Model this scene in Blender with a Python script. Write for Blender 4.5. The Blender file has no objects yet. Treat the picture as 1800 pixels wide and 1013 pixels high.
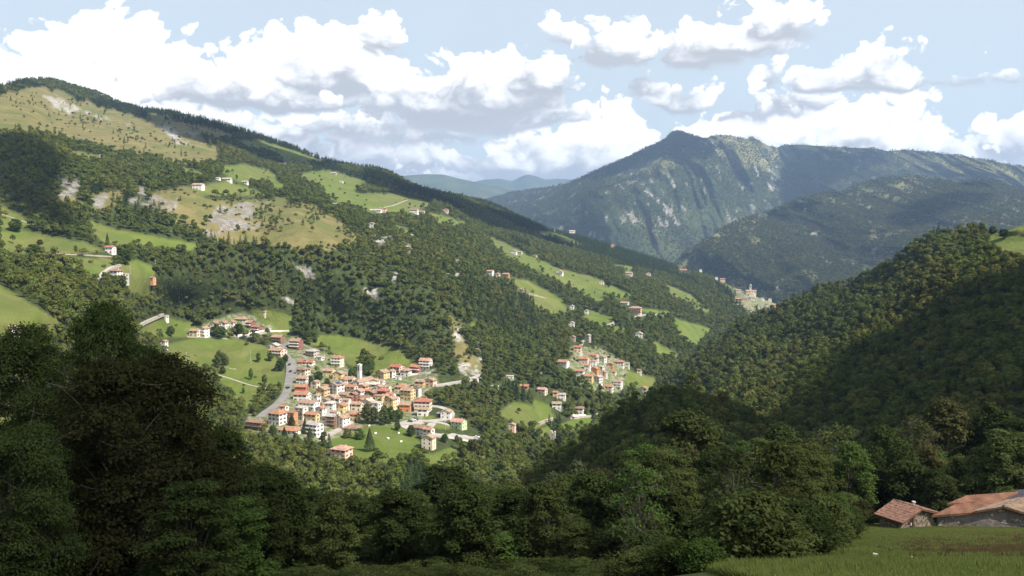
import bpy, math, random
import numpy as np
from mathutils import Vector, Matrix

SC = bpy.context.scene
COL = SC.collection
random.seed(7)
RNG = np.random.default_rng(11)

# ---------------------------------------------------------------- camera
FOC = 1559.0                       # focal length in pixels of the 1800 x 1013 photograph
PITCH = math.atan((506.5 - 390.0) / FOC)
cam_data = bpy.data.cameras.new('camera')
cam_data.sensor_width = 36.0
cam_data.lens = 36.0 * FOC / 1800.0
cam_data.clip_start = 0.5
cam_data.clip_end = 90000.0
cam = bpy.data.objects.new('camera', cam_data)
cam.location = (0, 0, 0)
cam.rotation_euler = (math.pi / 2 - PITCH, 0, 0)
COL.objects.link(cam)
SC.camera = cam

# ---------------------------------------------------------------- light and exposure
SUN_AZ, SUN_EL = math.radians(126), math.radians(47)      # clockwise from the view direction
SUN_DIR = Vector((math.sin(SUN_AZ) * math.cos(SUN_EL), math.cos(SUN_AZ) * math.cos(SUN_EL), math.sin(SUN_EL)))
sun_data = bpy.data.lights.new('sun', 'SUN')
sun_data.energy = 5.0
sun_data.angle = math.radians(0.53)
sun_data.color = (1.0, 0.93, 0.83)
sun = bpy.data.objects.new('sun', sun_data)
sun.rotation_euler = SUN_DIR.to_track_quat('Z', 'Y').to_euler()
sun.location = (300, -200, 400)
COL.objects.link(sun)
SC.view_settings.view_transform = 'Standard'
SC.view_settings.look = 'None'
SC.view_settings.exposure = 0.95
SC.view_settings.gamma = 1.0
SC.view_settings.use_curve_mapping = False
cy = SC.cycles
cy.max_bounces = 5
cy.diffuse_bounces = 3
cy.glossy_bounces = 2
cy.transmission_bounces = 3
cy.transparent_max_bounces = 6
cy.volume_bounces = 0
cy.sample_clamp_indirect = 4.0
cy.use_denoising = True


def ray(px, py):
    cx = (np.asarray(px, float) - 900.0) / FOC
    c_ = (506.5 - np.asarray(py, float)) / FOC
    s, c = math.sin(PITCH), math.cos(PITCH)
    return cx, c + c_ * s, -s + c_ * c


def at(px, py, d):
    """the world point seen at photo pixel (px, py) at forward distance d"""
    x, y, z = ray(px, py)
    k = np.asarray(d, float) / y
    return np.stack([x * k, y * k, z * k], -1)


# ---------------------------------------------------------------- sky
world = bpy.data.worlds.new('World')
SC.world = world
world.use_nodes = True
WN, WL = world.node_tree.nodes, world.node_tree.links
for n in list(WN):
    WN.remove(n)


class NB:
    """small helper to write node maths"""
    def __init__(self, tree):
        self.t, self.n, self.l = tree, tree.nodes, tree.links

    def put(self, sock, v):
        if hasattr(v, 'is_output'):
            self.l.new(v, sock)
        else:
            sock.default_value = v

    def m(self, op, a, b=0.0, c=0.0, clamp=False):
        x = self.n.new('ShaderNodeMath')
        x.operation = op
        x.use_clamp = clamp
        self.put(x.inputs[0], a)
        self.put(x.inputs[1], b)
        self.put(x.inputs[2], c)
        return x.outputs[0]

    def step(self, v, a, b, lo=0.0, hi=1.0):
        x = self.n.new('ShaderNodeMapRange')
        x.interpolation_type = 'SMOOTHSTEP'
        for k, w in zip(('Value', 'From Min', 'From Max', 'To Min', 'To Max'), (v, a, b, lo, hi)):
            self.put(x.inputs[k], w)
        return x.outputs[0]

    def noise(self, vec, scale, detail=4, rough=0.55, dist=0.0):
        x = self.n.new('ShaderNodeTexNoise')
        x.noise_dimensions = '3D'
        if vec is not None:
            self.put(x.inputs['Vector'], vec)
        x.inputs['Scale'].default_value = scale
        x.inputs['Detail'].default_value = detail
        x.inputs['Roughness'].default_value = rough
        x.inputs['Distortion'].default_value = dist
        return x.outputs['Fac'], x.outputs['Color']

    def mix(self, f, a, b):
        x = self.n.new('ShaderNodeMix')
        x.data_type = 'RGBA'
        x.blend_type = 'MIX'
        self.put(x.inputs[0], f)
        self.put(x.inputs[6], a)
        self.put(x.inputs[7], b)
        return x.outputs[2]

    def vec(self, x, y, z):
        c = self.n.new('ShaderNodeCombineXYZ')
        self.put(c.inputs[0], x)
        self.put(c.inputs[1], y)
        self.put(c.inputs[2], z)
        return c.outputs[0]


def c4(*c):
    return (c[0], c[1], c[2], 1.0)


# cumulus clouds, farthest first: (photo x, photo y of the flat base, half width, height above the base,
# depth of the grey base below it, how much of it is grey 0..1, strength)
CLOUDS = [
    # the low far bank along the horizon
    (760, 330, 300, 60, 40, .45, .85), (560, 300, 200, 66, 40, .3, .95), (680, 285, 150, 50, 40, .5, .9), (900, 335, 260, 62, 40, .4, .9), (1060, 330, 230, 60, 40, .3, 1.0),
    (1700, 300, 220, 70, 50, .35, 1.0), (1900, 300, 160, 110, 50, .3, 1.0), (1770, 255, 80, 46, 40, .35, 1.0), (1560, 300, 160, 80, 50, .2, 1.0),
    (980, 300, 150, 88, 40, .28, 1.0), (1060, 290, 105, 112, 50, .15, 1.0), (1130, 300, 90, 60, 40, .3, .9),
    (1260, 262, 75, 72, 40, .2, 1.0), (1350, 275, 150, 76, 40, .15, 1.0), (1450, 270, 170, 96, 40, .1, 1.0), (1570, 265, 92, 100, 40, .15, 1.0),
    (880, 295, 130, 44, 30, .5, .9), (470, 250, 190, 56, 40, .35, 1.0), 
    # the grey middle band
    (700, 235, 210, 50, 30, .55, .85), (560, 225, 150, 44, 28, .35, .9), (440, 225, 120, 40, 26, .25, .95), (850, 215, 190, 60, 24, .7, .9),
    # the big white mass on the left
    (-160, 190, 260, 110, 40, .1, 1.0), (60, 180, 170, 112, 40, .05, 1.0), (195, 175, 140, 142, 40, .05, 1.0), (330, 180, 80, 108, 30, .1, 1.0), (120, 190, 240, 98, 40, .05, 1.0),
    (440, 176, 150, 88, 22, .15, 1.0), (530, 172, 115, 122, 22, .12, 1.0), (610, 140, 105, 88, 40, .15, 1.0), (672, 74, 48, 62, 34, .15, 1.0),
    (470, 182, 210, 26, 14, .55, .8),
    # the middle cloud
    (745, 190, 130, 66, 30, .45, .95), (800, 190, 100, 92, 40, .3, 1.0), (890, 170, 110, 84, 40, .3, 1.0), (950, 150, 62, 72, 36, .3, 1.0), (995, 56, 34, 36, 30, .2, .95),
    # smaller clouds on the right
    (1200, 185, 62, 50, 18, .4, .9), (1135, 150, 42, 52, 26, .45, .9), (1085, 100, 84, 66, 30, .45, .9),
    (1230, 96, 80, 62, 28, .4, 1.0), (1300, 80, 90, 66, 28, .25, 1.0), (1370, 50, 72, 66, 30, .25, 1.0),
    (1355, 135, 40, 40, 24, .4, .8), (1380, 188, 90, 50, 20, .45, 1.0), (1345, 202, 70, 26, 16, .75, .9), (1470, 152, 100, 52, 18, .4, 1.0), (1560, 140, 76, 66, 18, .25, 1.0), (1635, 106, 46, 14, 10, .2, .7),
    (1725, 146, 60, 16, 10, .8, .6), (1806, 140, 26, 22, 12, .9, .8),
    # beyond the frame
    (2060, 140, 170, 90, 30, .3, 1.0), (-430, 40, 180, 80, 40, .3, 1.0), 
]


def cloud_group():
    g = bpy.data.node_groups.new('cumulus', 'ShaderNodeTree')
    for nm in ('az', 'el', 'bump', 'soft', 'a0', 'e0', 'ku', 'kup', 'kdn', 'size', 'grey', 'strength', 'shade in', 'clear in'):
        g.interface.new_socket(nm, in_out='INPUT', socket_type='NodeSocketFloat')
    g.interface.new_socket('shade', in_out='OUTPUT', socket_type='NodeSocketFloat')
    g.interface.new_socket('clear', in_out='OUTPUT', socket_type='NodeSocketFloat')
    gi, go = g.nodes.new('NodeGroupInput'), g.nodes.new('NodeGroupOutput')
    q = NB(g)
    az, el, bump, soft, a0, e0, ku, kup, kdn, size, grey, stren, sh_in, cl_in = [gi.outputs[i] for i in range(14)]
    u = q.m('MULTIPLY', q.m('SUBTRACT', az, a0), ku)
    v = q.m('SUBTRACT', el, e0)
    vu = q.m('MULTIPLY', q.m('MAXIMUM', v, 0.0), kup)
    vd = q.m('MULTIPLY', q.m('MINIMUM', v, 0.0), kdn)
    vv = q.m('ADD', vu, vd)
    r = q.m('SQRT', q.m('ADD', q.m('MULTIPLY', u, u), q.m('MULTIPLY', vv, vv)))
    f = q.m('MULTIPLY', q.m('SUBTRACT', 1.0, r), size)
    low = q.m('MULTIPLY', q.m('MULTIPLY', vd, -1.0), 1.0, clamp=True)
    # crisp billows above, soft ragged base below
    n = q.m('ADD', q.m('MULTIPLY', bump, q.m('SUBTRACT', 1.0, q.m('MULTIPLY', low, .75))), q.m('MULTIPLY', soft, q.m('ADD', .35, low)))
    f = q.m('ADD', q.m('ADD', f, n), 9.0)
    width = q.m('ADD', 8.5, q.m('MULTIPLY', low, 34.0))
    a = q.m('MULTIPLY', q.step(f, 0.0, width), stren)
    sh = q.m('ADD', q.m('ADD', vv, q.m('MULTIPLY', u, .16)), q.m('MULTIPLY', q.m('ADD', soft, q.m('MULTIPLY', bump, .8)), .020))
    lo = q.m('SUBTRACT', q.m('MULTIPLY', grey, .85), .75)
    s = q.step(sh, q.m('SUBTRACT', lo, .08), q.m('ADD', lo, .80))
    out = q.m('ADD', q.m('MULTIPLY', sh_in, q.m('SUBTRACT', 1.0, a)), q.m('MULTIPLY', s, a))
    g.links.new(out, go.inputs[0])
    g.links.new(q.m('MULTIPLY', cl_in, q.m('SUBTRACT', 1.0, a)), go.inputs[1])
    return g


def build_sky():
    b = NB(world.node_tree)
    tc = WN.new('ShaderNodeTexCoord')
    sep = WN.new('ShaderNodeSeparateXYZ')
    WL.new(tc.outputs['Generated'], sep.inputs[0])
    az = b.m('ARCTAN2', sep.outputs[0], sep.outputs[1])
    el = b.m('ARCSINE', sep.outputs[2])
    p0 = b.vec(az, b.m('MULTIPLY', el, 1.15), .37)
    _, wc = b.noise(p0, 14.0, 3, .55)
    ws = WN.new('ShaderNodeSeparateXYZ')
    WL.new(wc, ws.inputs[0])
    az2 = b.m('ADD', az, b.m('MULTIPLY', b.m('SUBTRACT', ws.outputs[0], .5), .05))
    el2 = b.m('ADD', el, b.m('MULTIPLY', b.m('SUBTRACT', ws.outputs[1], .5), .028))
    p1 = b.vec(az2, b.m('MULTIPLY', el2, 1.15), .11)

    def billow(scale, det):
        vo = WN.new('ShaderNodeTexVoronoi')
        vo.feature = 'SMOOTH_F1'
        vo.voronoi_dimensions = '2D'
        WL.new(p1, vo.inputs['Vector'])
        vo.inputs['Scale'].default_value = scale
        vo.inputs['Smoothness'].default_value = .25
        vo.inputs['Detail'].default_value = det
        vo.inputs['Roughness'].default_value = .5
        return b.m('SUBTRACT', .42, vo.outputs['Distance'])
    fbm, _ = b.noise(p1, 30.0, 7, .6)
    bump = b.m('ADD', b.m('MULTIPLY', billow(32.0, 3.0), 40.0), b.m('MULTIPLY', b.m('SUBTRACT', fbm, .5), 18.0))
    soft = b.m('MULTIPLY', b.m('SUBTRACT', b.noise(b.vec(az2, b.m('MULTIPLY', el2, 2.6), 2.2), 20.0, 6, .6)[0], .5), 60.0)
    g = cloud_group()
    shade, clear = None, None
    # broken cumulus goes on all round the sky beyond the part in view
    far, _ = b.noise(b.vec(b.m('SINE', az2), b.m('COSINE', az2), b.m('MULTIPLY', el2, 2.4)), 3.1, 5, .55)
    outm = b.m('MAXIMUM', b.step(b.m('ABSOLUTE', az), .68, .95), b.step(el, .30, .48))
    # seen from below, the gaps between the clouds open up towards the zenith
    gap = b.step(el, .25, 1.2, 0.0, .15)
    ga = b.m('MULTIPLY', b.step(b.m('SUBTRACT', far, gap), .45, .56), outm)
    shade = b.m('MULTIPLY', b.step(far, .80, .50), ga)
    clear = b.m('SUBTRACT', 1.0, ga)
    for (px, py, hw, up, dn, gr, s) in CLOUDS:
        x, y, z = ray(px, py)
        a0 = math.atan2(float(x), float(y))
        e0 = math.atan2(float(z), math.hypot(float(x), float(y)))
        n = WN.new('ShaderNodeGroup')
        n.node_tree = g
        # (each cloud waits for the one behind it, which keeps the shader's working memory small)
        wait = b.m('MULTIPLY', clear, 1e-7)
        for i, w in enumerate((b.m('ADD', az2, wait), el2, bump, soft, a0, e0, FOC / (hw * 1.1), FOC / (up * 1.05), FOC / dn, .85 * min(hw, up), gr, s, shade, clear)):
            b.put(n.inputs[i], w)
        shade, clear = n.outputs[0], n.outputs[1]
    shade = b.m('DIVIDE', shade, b.m('MAXIMUM', b.m('SUBTRACT', 1.0, clear), .001), clamp=True)
    cloud = b.mix(shade, c4(.43, .445, .475), c4(1.05, 1.045, 1.03))
    sky = WN.new('ShaderNodeTexSky')
    sky.sky_type = 'NISHITA'
    sky.sun_disc = False
    sky.sun_elevation = SUN_EL
    sky.sun_rotation = SUN_AZ
    sky.altitude = 900
    sky.air_density = 1.0
    sky.dust_density = 1.6
    sky.ozone_density = 1.2
    # a veil of haze over the blue, thinning towards the zenith
    veil = b.mix(b.step(el, .20, 1.1, .66, .22), sky.outputs[0], c4(7.2, 8.0, 8.4))
    bgs = WN.new('ShaderNodeBackground')
    WL.new(veil, bgs.inputs[0])
    bgs.inputs[1].default_value = 0.067
    bgc = WN.new('ShaderNodeBackground')
    WL.new(cloud, bgc.inputs[0])
    bgc.inputs[1].default_value = 0.76
    mx = WN.new('ShaderNodeMixShader')
    up = b.step(el, -.03, .0)
    WL.new(b.m('MULTIPLY', b.m('SUBTRACT', 1.0, clear), up), mx.inputs[0])
    WL.new(bgs.outputs[0], mx.inputs[1])
    WL.new(bgc.outputs[0], mx.inputs[2])
    o = WN.new('ShaderNodeOutputWorld')
    WL.new(mx.outputs[0], o.inputs[0])
    world.cycles.sampling_method = 'MANUAL'
    world.cycles.sample_map_resolution = 512


build_sky()

# ---------------------------------------------------------------- helpers
def lerp_pts(x, pts):
    p = np.array(pts, float)
    return np.interp(x, p[:, 0], p[:, 1])


def smooth(e0, e1, x):
    t = np.clip((x - e0) / (e1 - e0), 0, 1)
    return t * t * (3 - 2 * t)


def _hash(ix, iy, iz, seed):
    h = (ix.astype(np.int64) * 374761393 + iy.astype(np.int64) * 668265263 + iz.astype(np.int64) * 2147483647 + seed * 144665) & 0xffffffff
    h = ((h ^ (h >> 13)) * 1274126177) & 0xffffffff
    h = h ^ (h >> 16)
    return (h & 0xffff) / 32767.5 - 1.0


def vnoise(p, seed=0):
    """value noise in -1..1 at points p (n, 3)"""
    i = np.floor(p).astype(np.int64)
    f = p - i
    f = f * f * f * (f * (f * 6 - 15) + 10)
    out = 0
    for dx in (0, 1):
        for dy in (0, 1):
            for dz in (0, 1):
                w = (f[:, 0] if dx else 1 - f[:, 0]) * (f[:, 1] if dy else 1 - f[:, 1]) * (f[:, 2] if dz else 1 - f[:, 2])
                out = out + w * _hash(i[:, 0] + dx, i[:, 1] + dy, i[:, 2] + dz, seed)
    return out


def fbm(p, octaves=4, seed=0, gain=.5, ridged=False):
    p = np.asarray(p, float).reshape(-1, 3)
    s, a, tot = 0, 1.0, 0.0
    for o in range(octaves):
        n = vnoise(p, seed + o * 17)
        if ridged:
            n = 1 - 2 * np.abs(n)
        s = s + a * n
        tot += a
        a *= gain
        p = p * 2.03 + 11.7
    return s / tot


def inside(x, y, poly):
    """points in polygon"""
    r = np.zeros(x.shape, bool)
    n = len(poly)
    for i in range(n):
        x0, y0 = poly[i]
        x1, y1 = poly[(i + 1) % n]
        if y0 == y1:
            continue
        c = ((y0 > y) != (y1 > y)) & (x < (x1 - x0) * (y - y0) / (y1 - y0) + x0)
        r ^= c
    return r


def tag(o, label=None, cat=None, group=None, kind=None):
    if label:
        o['label'] = label
    if cat:
        o['category'] = cat
    if group:
        o['group'] = group
    if kind:
        o['kind'] = kind
    return o


def mesh_obj(name, verts, faces, mat=None, parent=None, smooth_=False, link=True, mesh_name=None):
    me = bpy.data.meshes.new(mesh_name or name)
    verts = np.asarray(verts, np.float32)
    if isinstance(faces, np.ndarray):
        nf, k = faces.shape
        me.vertices.add(len(verts))
        me.vertices.foreach_set('co', verts.ravel())
        me.loops.add(nf * k)
        me.loops.foreach_set('vertex_index', faces.astype(np.int32).ravel())
        me.polygons.add(nf)
        me.polygons.foreach_set('loop_start', np.arange(0, nf * k, k, dtype=np.int32))
        me.polygons.foreach_set('loop_total', np.full(nf, k, np.int32))
        me.update(calc_edges=True)
        me.validate()
    else:
        me.from_pydata([tuple(map(float, v)) for v in verts], [], faces)
        me.update()
    if smooth_:
        me.polygons.foreach_set('use_smooth', np.ones(len(me.polygons), bool))
    for m in (mat if isinstance(mat, (list, tuple)) else [mat]):
        if m:
            me.materials.append(m)
    o = bpy.data.objects.new(name, me)
    if link:
        COL.objects.link(o)
    if parent:
        o.parent = parent
    return o


def set_attr(o, name, values, typ='FLOAT'):
    a = o.data.attributes.new(name, typ, 'POINT')
    a.data.foreach_set('value', np.asarray(values, np.float32 if typ == 'FLOAT' else np.int32).ravel())


MATS = {}


def new_mat(name):
    m = bpy.data.materials.new(name)
    m.use_nodes = True
    for n in list(m.node_tree.nodes):
        m.node_tree.nodes.remove(n)
    return m, NB(m.node_tree)


def principled(b, col, rough=.9, spec=.2, normal=None):
    p = b.n.new('ShaderNodeBsdfPrincipled')
    b.put(p.inputs['Base Color'], col)
    b.put(p.inputs['Roughness'], rough)
    p.inputs['Specular IOR Level'].default_value = spec
    if normal is not None:
        b.l.new(normal, p.inputs['Normal'])
    o = b.n.new('ShaderNodeOutputMaterial')
    b.l.new(p.outputs[0], o.inputs[0])
    return p


def plain(name, col, rough=.85, var=.0, scale=.6, spec=.2, dirt=None):
    """a material with a little noise in its colour"""
    if name in MATS:
        return MATS[name]
    m, b = new_mat(name)
    if var:
        ge = b.n.new('ShaderNodeNewGeometry')
        f, _ = b.noise(ge.outputs['Position'], scale, 5, .65)
        k = b.step(f, .3, .7)
        d = dirt or tuple(c * (1 - var) for c in col)
        c = b.mix(k, c4(*d), c4(*[min(1, c * (1 + var * .4)) for c in col]))
    else:
        c = c4(*col)
    principled(b, c, rough, spec)
    MATS[name] = m
    return m


def pos(b):
    return b.n.new('ShaderNodeNewGeometry').outputs['Position']


def attr(b, name):
    a = b.n.new('ShaderNodeAttribute')
    a.attribute_name = name
    return a.outputs['Fac']


def bump(b, h, strength=.5, dist=1.0):
    n = b.n.new('ShaderNodeBump')
    n.inputs['Strength'].default_value = strength
    n.inputs['Distance'].default_value = dist
    b.l.new(h, n.inputs['Height'])
    return n.outputs[0]


# ---------------------------------------------------------------- terrain sheets
class Sheet:
    """a hillside: forward distance is a smooth surface through measured points (photo x, photo y, metres)"""

    def __init__(self, name, pts, top, bottom, relief=(), back=((60, -25), (300, -160), (900, -420)), step=3.0, rows=260, xr=None, lam=1e-4):
        self.name, self.top, self.bottom = name, top, bottom
        p = np.array(pts, float)
        self.c = p[:, :2] / 300.0
        n = len(p)
        d = np.linalg.norm(self.c[:, None] - self.c[None], axis=-1)
        K = np.where(d > 0, d * d * np.log(d + 1e-12), 0) + lam * np.eye(n) * n
        A = np.zeros((n + 3, n + 3))
        A[:n, :n] = K
        A[:n, n] = 1
        A[:n, n + 1:] = self.c
        A[n:, :n] = A[:n, n:].T
        self.w = np.linalg.solve(A, np.concatenate([np.log(p[:, 2]), np.zeros(3)]))
        self.relief, self.back, self.step, self.rows, self.xr = relief, back, step, rows, xr
        self.lo, self.hi = p[:, 2].min() * .8, p[:, 2].max() * 1.25

    def depth(self, px, py):
        px, py = np.asarray(px, float), np.asarray(py, float)
        sh = px.shape
        q = np.stack([px.ravel(), py.ravel()], -1) / 300.0
        out = np.empty(len(q))
        n = len(self.c)
        for s in range(0, len(q), 40000):
            d = np.linalg.norm(q[s:s + 40000, None] - self.c[None], axis=-1)
            out[s:s + 40000] = np.where(d > 0, d * d * np.log(d + 1e-12), 0) @ self.w[:n] + self.w[n] + q[s:s + 40000] @ self.w[n + 1:]
        D = np.clip(np.exp(np.clip(out, 1, 11)), self.lo, self.hi)
        if self.relief:
            P = at(px.ravel(), py.ravel(), D)
            for (lam, amp, sq, ridged, seed) in self.relief:
                D = D * (1 + amp * fbm((P + P[:, 1:2] * np.array([.07, 0, 0])) / np.array([lam, lam * sq, lam * sq]), 4, seed, .5, ridged))
        return D.reshape(sh)

    def P(self, px, py):
        return at(px, py, self.depth(px, py))

    def grid(self):
        x0, x1 = self.xr
        xs = np.arange(x0, x1 + .1, self.step)
        t = np.linspace(0, 1, self.rows)[:, None]
        top, bot = lerp_pts(xs, self.top), lerp_pts(xs, self.bottom)
        py = bot + (top - bot) * t
        px = np.broadcast_to(xs, py.shape)
        V = at(px, py, self.depth(px, py))
        rows = [V]
        for dy, dz in self.back:
            r = V[-1].copy()
            k = r[:, 1:2] / r[:, 1:2].mean()
            r = r + np.concatenate([r[:, :1] * dy / r[:, 1:2], np.full_like(k, dy), np.full_like(k, dz)], 1)
            rows.append(r[None])
        self.px, self.py, self.V = px, py, V
        return np.concatenate(rows, 0)

    def build(self, mat):
        G = self.grid()
        nr, nc, _ = G.shape
        i = np.arange((nr - 1) * nc).reshape(nr - 1, nc)[:, :-1].ravel()
        f = np.stack([i, i + 1, i + 1 + nc, i + nc], 1)
        o = mesh_obj(self.name, G.reshape(-1, 3), f, mat, smooth_=True)
        tag(o, kind='structure')
        self.o, self.nr, self.nc = o, nr, nc
        return o

    def attr(self, name, vals):
        full = np.concatenate([vals, np.repeat(vals[-1:], self.nr - vals.shape[0], 0)], 0)
        set_attr(self.o, name, full)


def masks(px, py, polys, jit=2.0, seed=3):
    jx = px + jit * fbm(np.stack([px.ravel() / 9, py.ravel() / 7, np.zeros(px.size)], 1), 3, seed).reshape(px.shape)
    jy = py + jit * .7 * fbm(np.stack([px.ravel() / 9, py.ravel() / 7, np.ones(px.size) * 5], 1), 3, seed + 5).reshape(px.shape)
    m = np.zeros(px.shape, bool)
    for p in polys:
        m |= inside(jx, jy, p)
    return m


# --- the mountain across the valley, with the village
TOP_L = [(-600, 190), (-300, 170), (-100, 160), (0, 157), (30, 147), (60, 142), (95, 143), (130, 153), (170, 165), (210, 183), (250, 194), (300, 199), (340, 208),
         (380, 216), (420, 229), (470, 245), (520, 262), (558, 277), (590, 288), (620, 294), (650, 296), (680, 302), (705, 315), (740, 334), (800, 346), (850, 356), (880, 367),
         (920, 387), (960, 404), (1000, 414), (1050, 427), (1100, 443), (1150, 456), (1200, 476), (1250, 488), (1290, 505), (1330, 522), (1370, 537), (1420, 556), (1600, 640)]
BOT_L = [(-600, 1050), (0, 960), (400, 905), (700, 900), (900, 890), (1000, 840), (1200, 740), (1400, 640), (1600, 660)]
PTS_L = [(0, 900, 330), (400, 880, 430), (600, 880, 440), (700, 860, 470), (880, 860, 560), (500, 770, 590), (600, 800, 580), (720, 790, 605), (640, 690, 720), (500, 700, 680),
         (500, 600, 850), (740, 650, 815), (660, 610, 880), (400, 570, 860), (330, 600, 800), (350, 700, 650), (430, 722, 655), (240, 640, 640), (290, 760, 520), (150, 700, 500),
         (1045, 650, 935), (1100, 600, 1120), (980, 640, 905), (940, 690, 840), (1020, 720, 850), (900, 745, 730), (970, 770, 780), (830, 760, 680), (780, 740, 680), (1130, 690, 985), (1180, 650, 1120),
         (1115, 545, 1275), (1075, 575, 1200), (980, 480, 1430), (880, 487, 1210), (900, 445, 1530), (1070, 500, 1480), (1230, 590, 1470), (1200, 530, 1620), (1310, 520, 1800), (1340, 540, 1880), (1400, 560, 2050), (1500, 600, 2150),
         (200, 485, 690), (190, 440, 770), (20, 430, 740), (20, 590, 470), (60, 540, 480), (95, 575, 500), (0, 510, 500), (30, 492, 620), (-300, 500, 480), (-300, 700, 380), (-300, 300, 900),
         (250, 425, 830), (345, 330, 1060), (400, 312, 1180), (120, 330, 930), (270, 357, 960), (410, 387, 960), (140, 274, 1130), (60, 246, 1100), (30, 300, 980), (60, 385, 820),
         (100, 215, 1600), (60, 145, 2050), (300, 245, 1600), (200, 183, 2150), (350, 280, 1350), (420, 228, 2200), (560, 277, 2150), (620, 294, 2150), (720, 322, 2250), (850, 356, 2400), (1000, 414, 2500), (1150, 456, 2450), (1280, 502, 2100),
         (470, 315, 1500), (600, 330, 1650), (650, 372, 1330), (720, 374, 1450), (790, 388, 1500), (520, 365, 1090), (600, 392, 1060), (700, 425, 1080), (800, 480, 1020), (850, 560, 960), (550, 470, 900), (700, 550, 885),
         (600, 575, 890), (830, 630, 835), (870, 600, 930), (770, 410, 1400), (850, 470, 1270), (940, 540, 1200), (450, 430, 930), (400, 500, 880), (300, 500, 800), (300, 545, 850), (900, 560, 1080), (1000, 550, 1240), (820, 380, 1900), (700, 330, 1950)]
left = Sheet('mountainside', PTS_L, TOP_L, BOT_L, relief=((170, .034, 1.5, True, 3), (45, .008, 1, False, 9)), step=2.4, rows=340, xr=(-600, 1600))

# --- the wooded hill on the right
TOP_R = [(900, 960), (1100, 780), (1160, 700), (1190, 662), (1230, 622), (1290, 578), (1370, 543), (1440, 512), (1500, 500), (1560, 466), (1600, 441), (1650, 416), (1700, 406), (1730, 408),
         (1760, 410), (1785, 400), (1810, 393), (1900, 370), (2100, 330), (2500, 300)]
BOT_R = [(900, 980), (1100, 900), (1300, 830), (1500, 830), (1800, 880), (2100, 950), (2500, 980)]
PTS_R = [(1740, 405, 800), (1800, 393, 790), (1770, 440, 700), (1700, 450, 720), (1600, 440, 830), (1500, 500, 920), (1370, 543, 1000), (1290, 578, 1050), (1200, 650, 1020), (1160, 700, 950), (1600, 600, 580), (1300, 700, 640), (1400, 620, 790), (1250, 690, 760),
         (1750, 650, 390), (1750, 520, 560), (1500, 760, 390), (1400, 740, 470), (1650, 760, 320), (1800, 800, 250), (1300, 800, 430), (1100, 850, 480), (1500, 560, 760), (1450, 690, 500), (2200, 400, 650), (2200, 700, 320), (2500, 350, 700)]
right = Sheet('hillside', PTS_R, TOP_R, BOT_R, relief=((140, .060, 2.0, True, 21), (40, .012, 1, False, 29)), back=((60, -20), (300, -140), (900, -420)), step=4, rows=200, xr=(900, 2500))

# --- the nearer dark spur in the middle
TOP_S = [(760, 985), (880, 890), (920, 865), (960, 835), (1000, 806), (1040, 776), (1080, 750), (1120, 726), (1160, 708), (1200, 702), (1240, 708), (1280, 724), (1320, 746), (1380, 772), (1450, 800), (1540, 850), (1700, 930)]
BOT_S = [(760, 1000), (1000, 960), (1200, 940), (1700, 960)]
PTS_S = [(880, 895, 375), (1000, 810, 400), (1160, 712, 420), (1300, 740, 430), (1450, 805, 400), (1100, 850, 280), (1300, 860, 270), (950, 920, 300), (1600, 900, 300), (780, 990, 330)]
spur = Sheet('wooded_spur', PTS_S, TOP_S, BOT_S, relief=((90, .05, .8, True, 41),), back=((30, -22), (90, -75), (160, -140)), step=6, rows=70, xr=(760, 1700))

# --- the big mountain, and the ridge in front of it
TOP_F = [(700, 420), (800, 380), (850, 352), (900, 338), (960, 330), (1000, 322), (1030, 308), (1060, 295), (1100, 277), (1130, 263), (1150, 254), (1168, 246), (1180, 234), (1190, 230), (1202, 233), (1220, 239), (1240, 243), (1252, 239), (1265, 237), (1280, 238), (1300, 242), (1312, 245), (1320, 241), (1335, 248), (1350, 256),
         (1365, 260), (1375, 256), (1400, 254), (1430, 256), (1460, 258), (1500, 260), (1540, 261), (1560, 266), (1590, 263), (1640, 268), (1690, 274), (1740, 283), (1800, 294), (1900, 310), (2300, 330)]
BOT_F = [(700, 430), (900, 420), (1000, 470), (1200, 520), (1500, 520), (1800, 480), (2300, 500)]
PTS_F = [(850, 352, 7000), (960, 330, 6800), (1060, 295, 6400), (1190, 230, 6300), (1320, 241, 5900), (1400, 254, 6200), (1540, 261, 5900), (1700, 276, 5800), (1800, 294, 5700), (2300, 330, 5600), (950, 380, 5400), (1100, 440, 4400), (1200, 480, 4200),
         (1060, 300, 6000), (1160, 280, 5300), (1270, 265, 5500), (1040, 330, 5200), (1370, 300, 5700), (1350, 390, 4900), (1450, 350, 5200), (1250, 360, 4900), (1150, 350, 4800), (1600, 310, 5200), (1750, 330, 5000), (1400, 500, 4200), (1800, 460, 4300), (980, 450, 4600), (2200, 460, 4500)]
far = Sheet('mountain', PTS_F, TOP_F, BOT_F, relief=((850, .085, 6, True, 55), (300, .038, 6, True, 59), (95, .009, 3, True, 61)), back=((200, -120), (900, -500), (2500, -1300)), step=2.6, rows=190, xr=(700, 2300))

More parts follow.
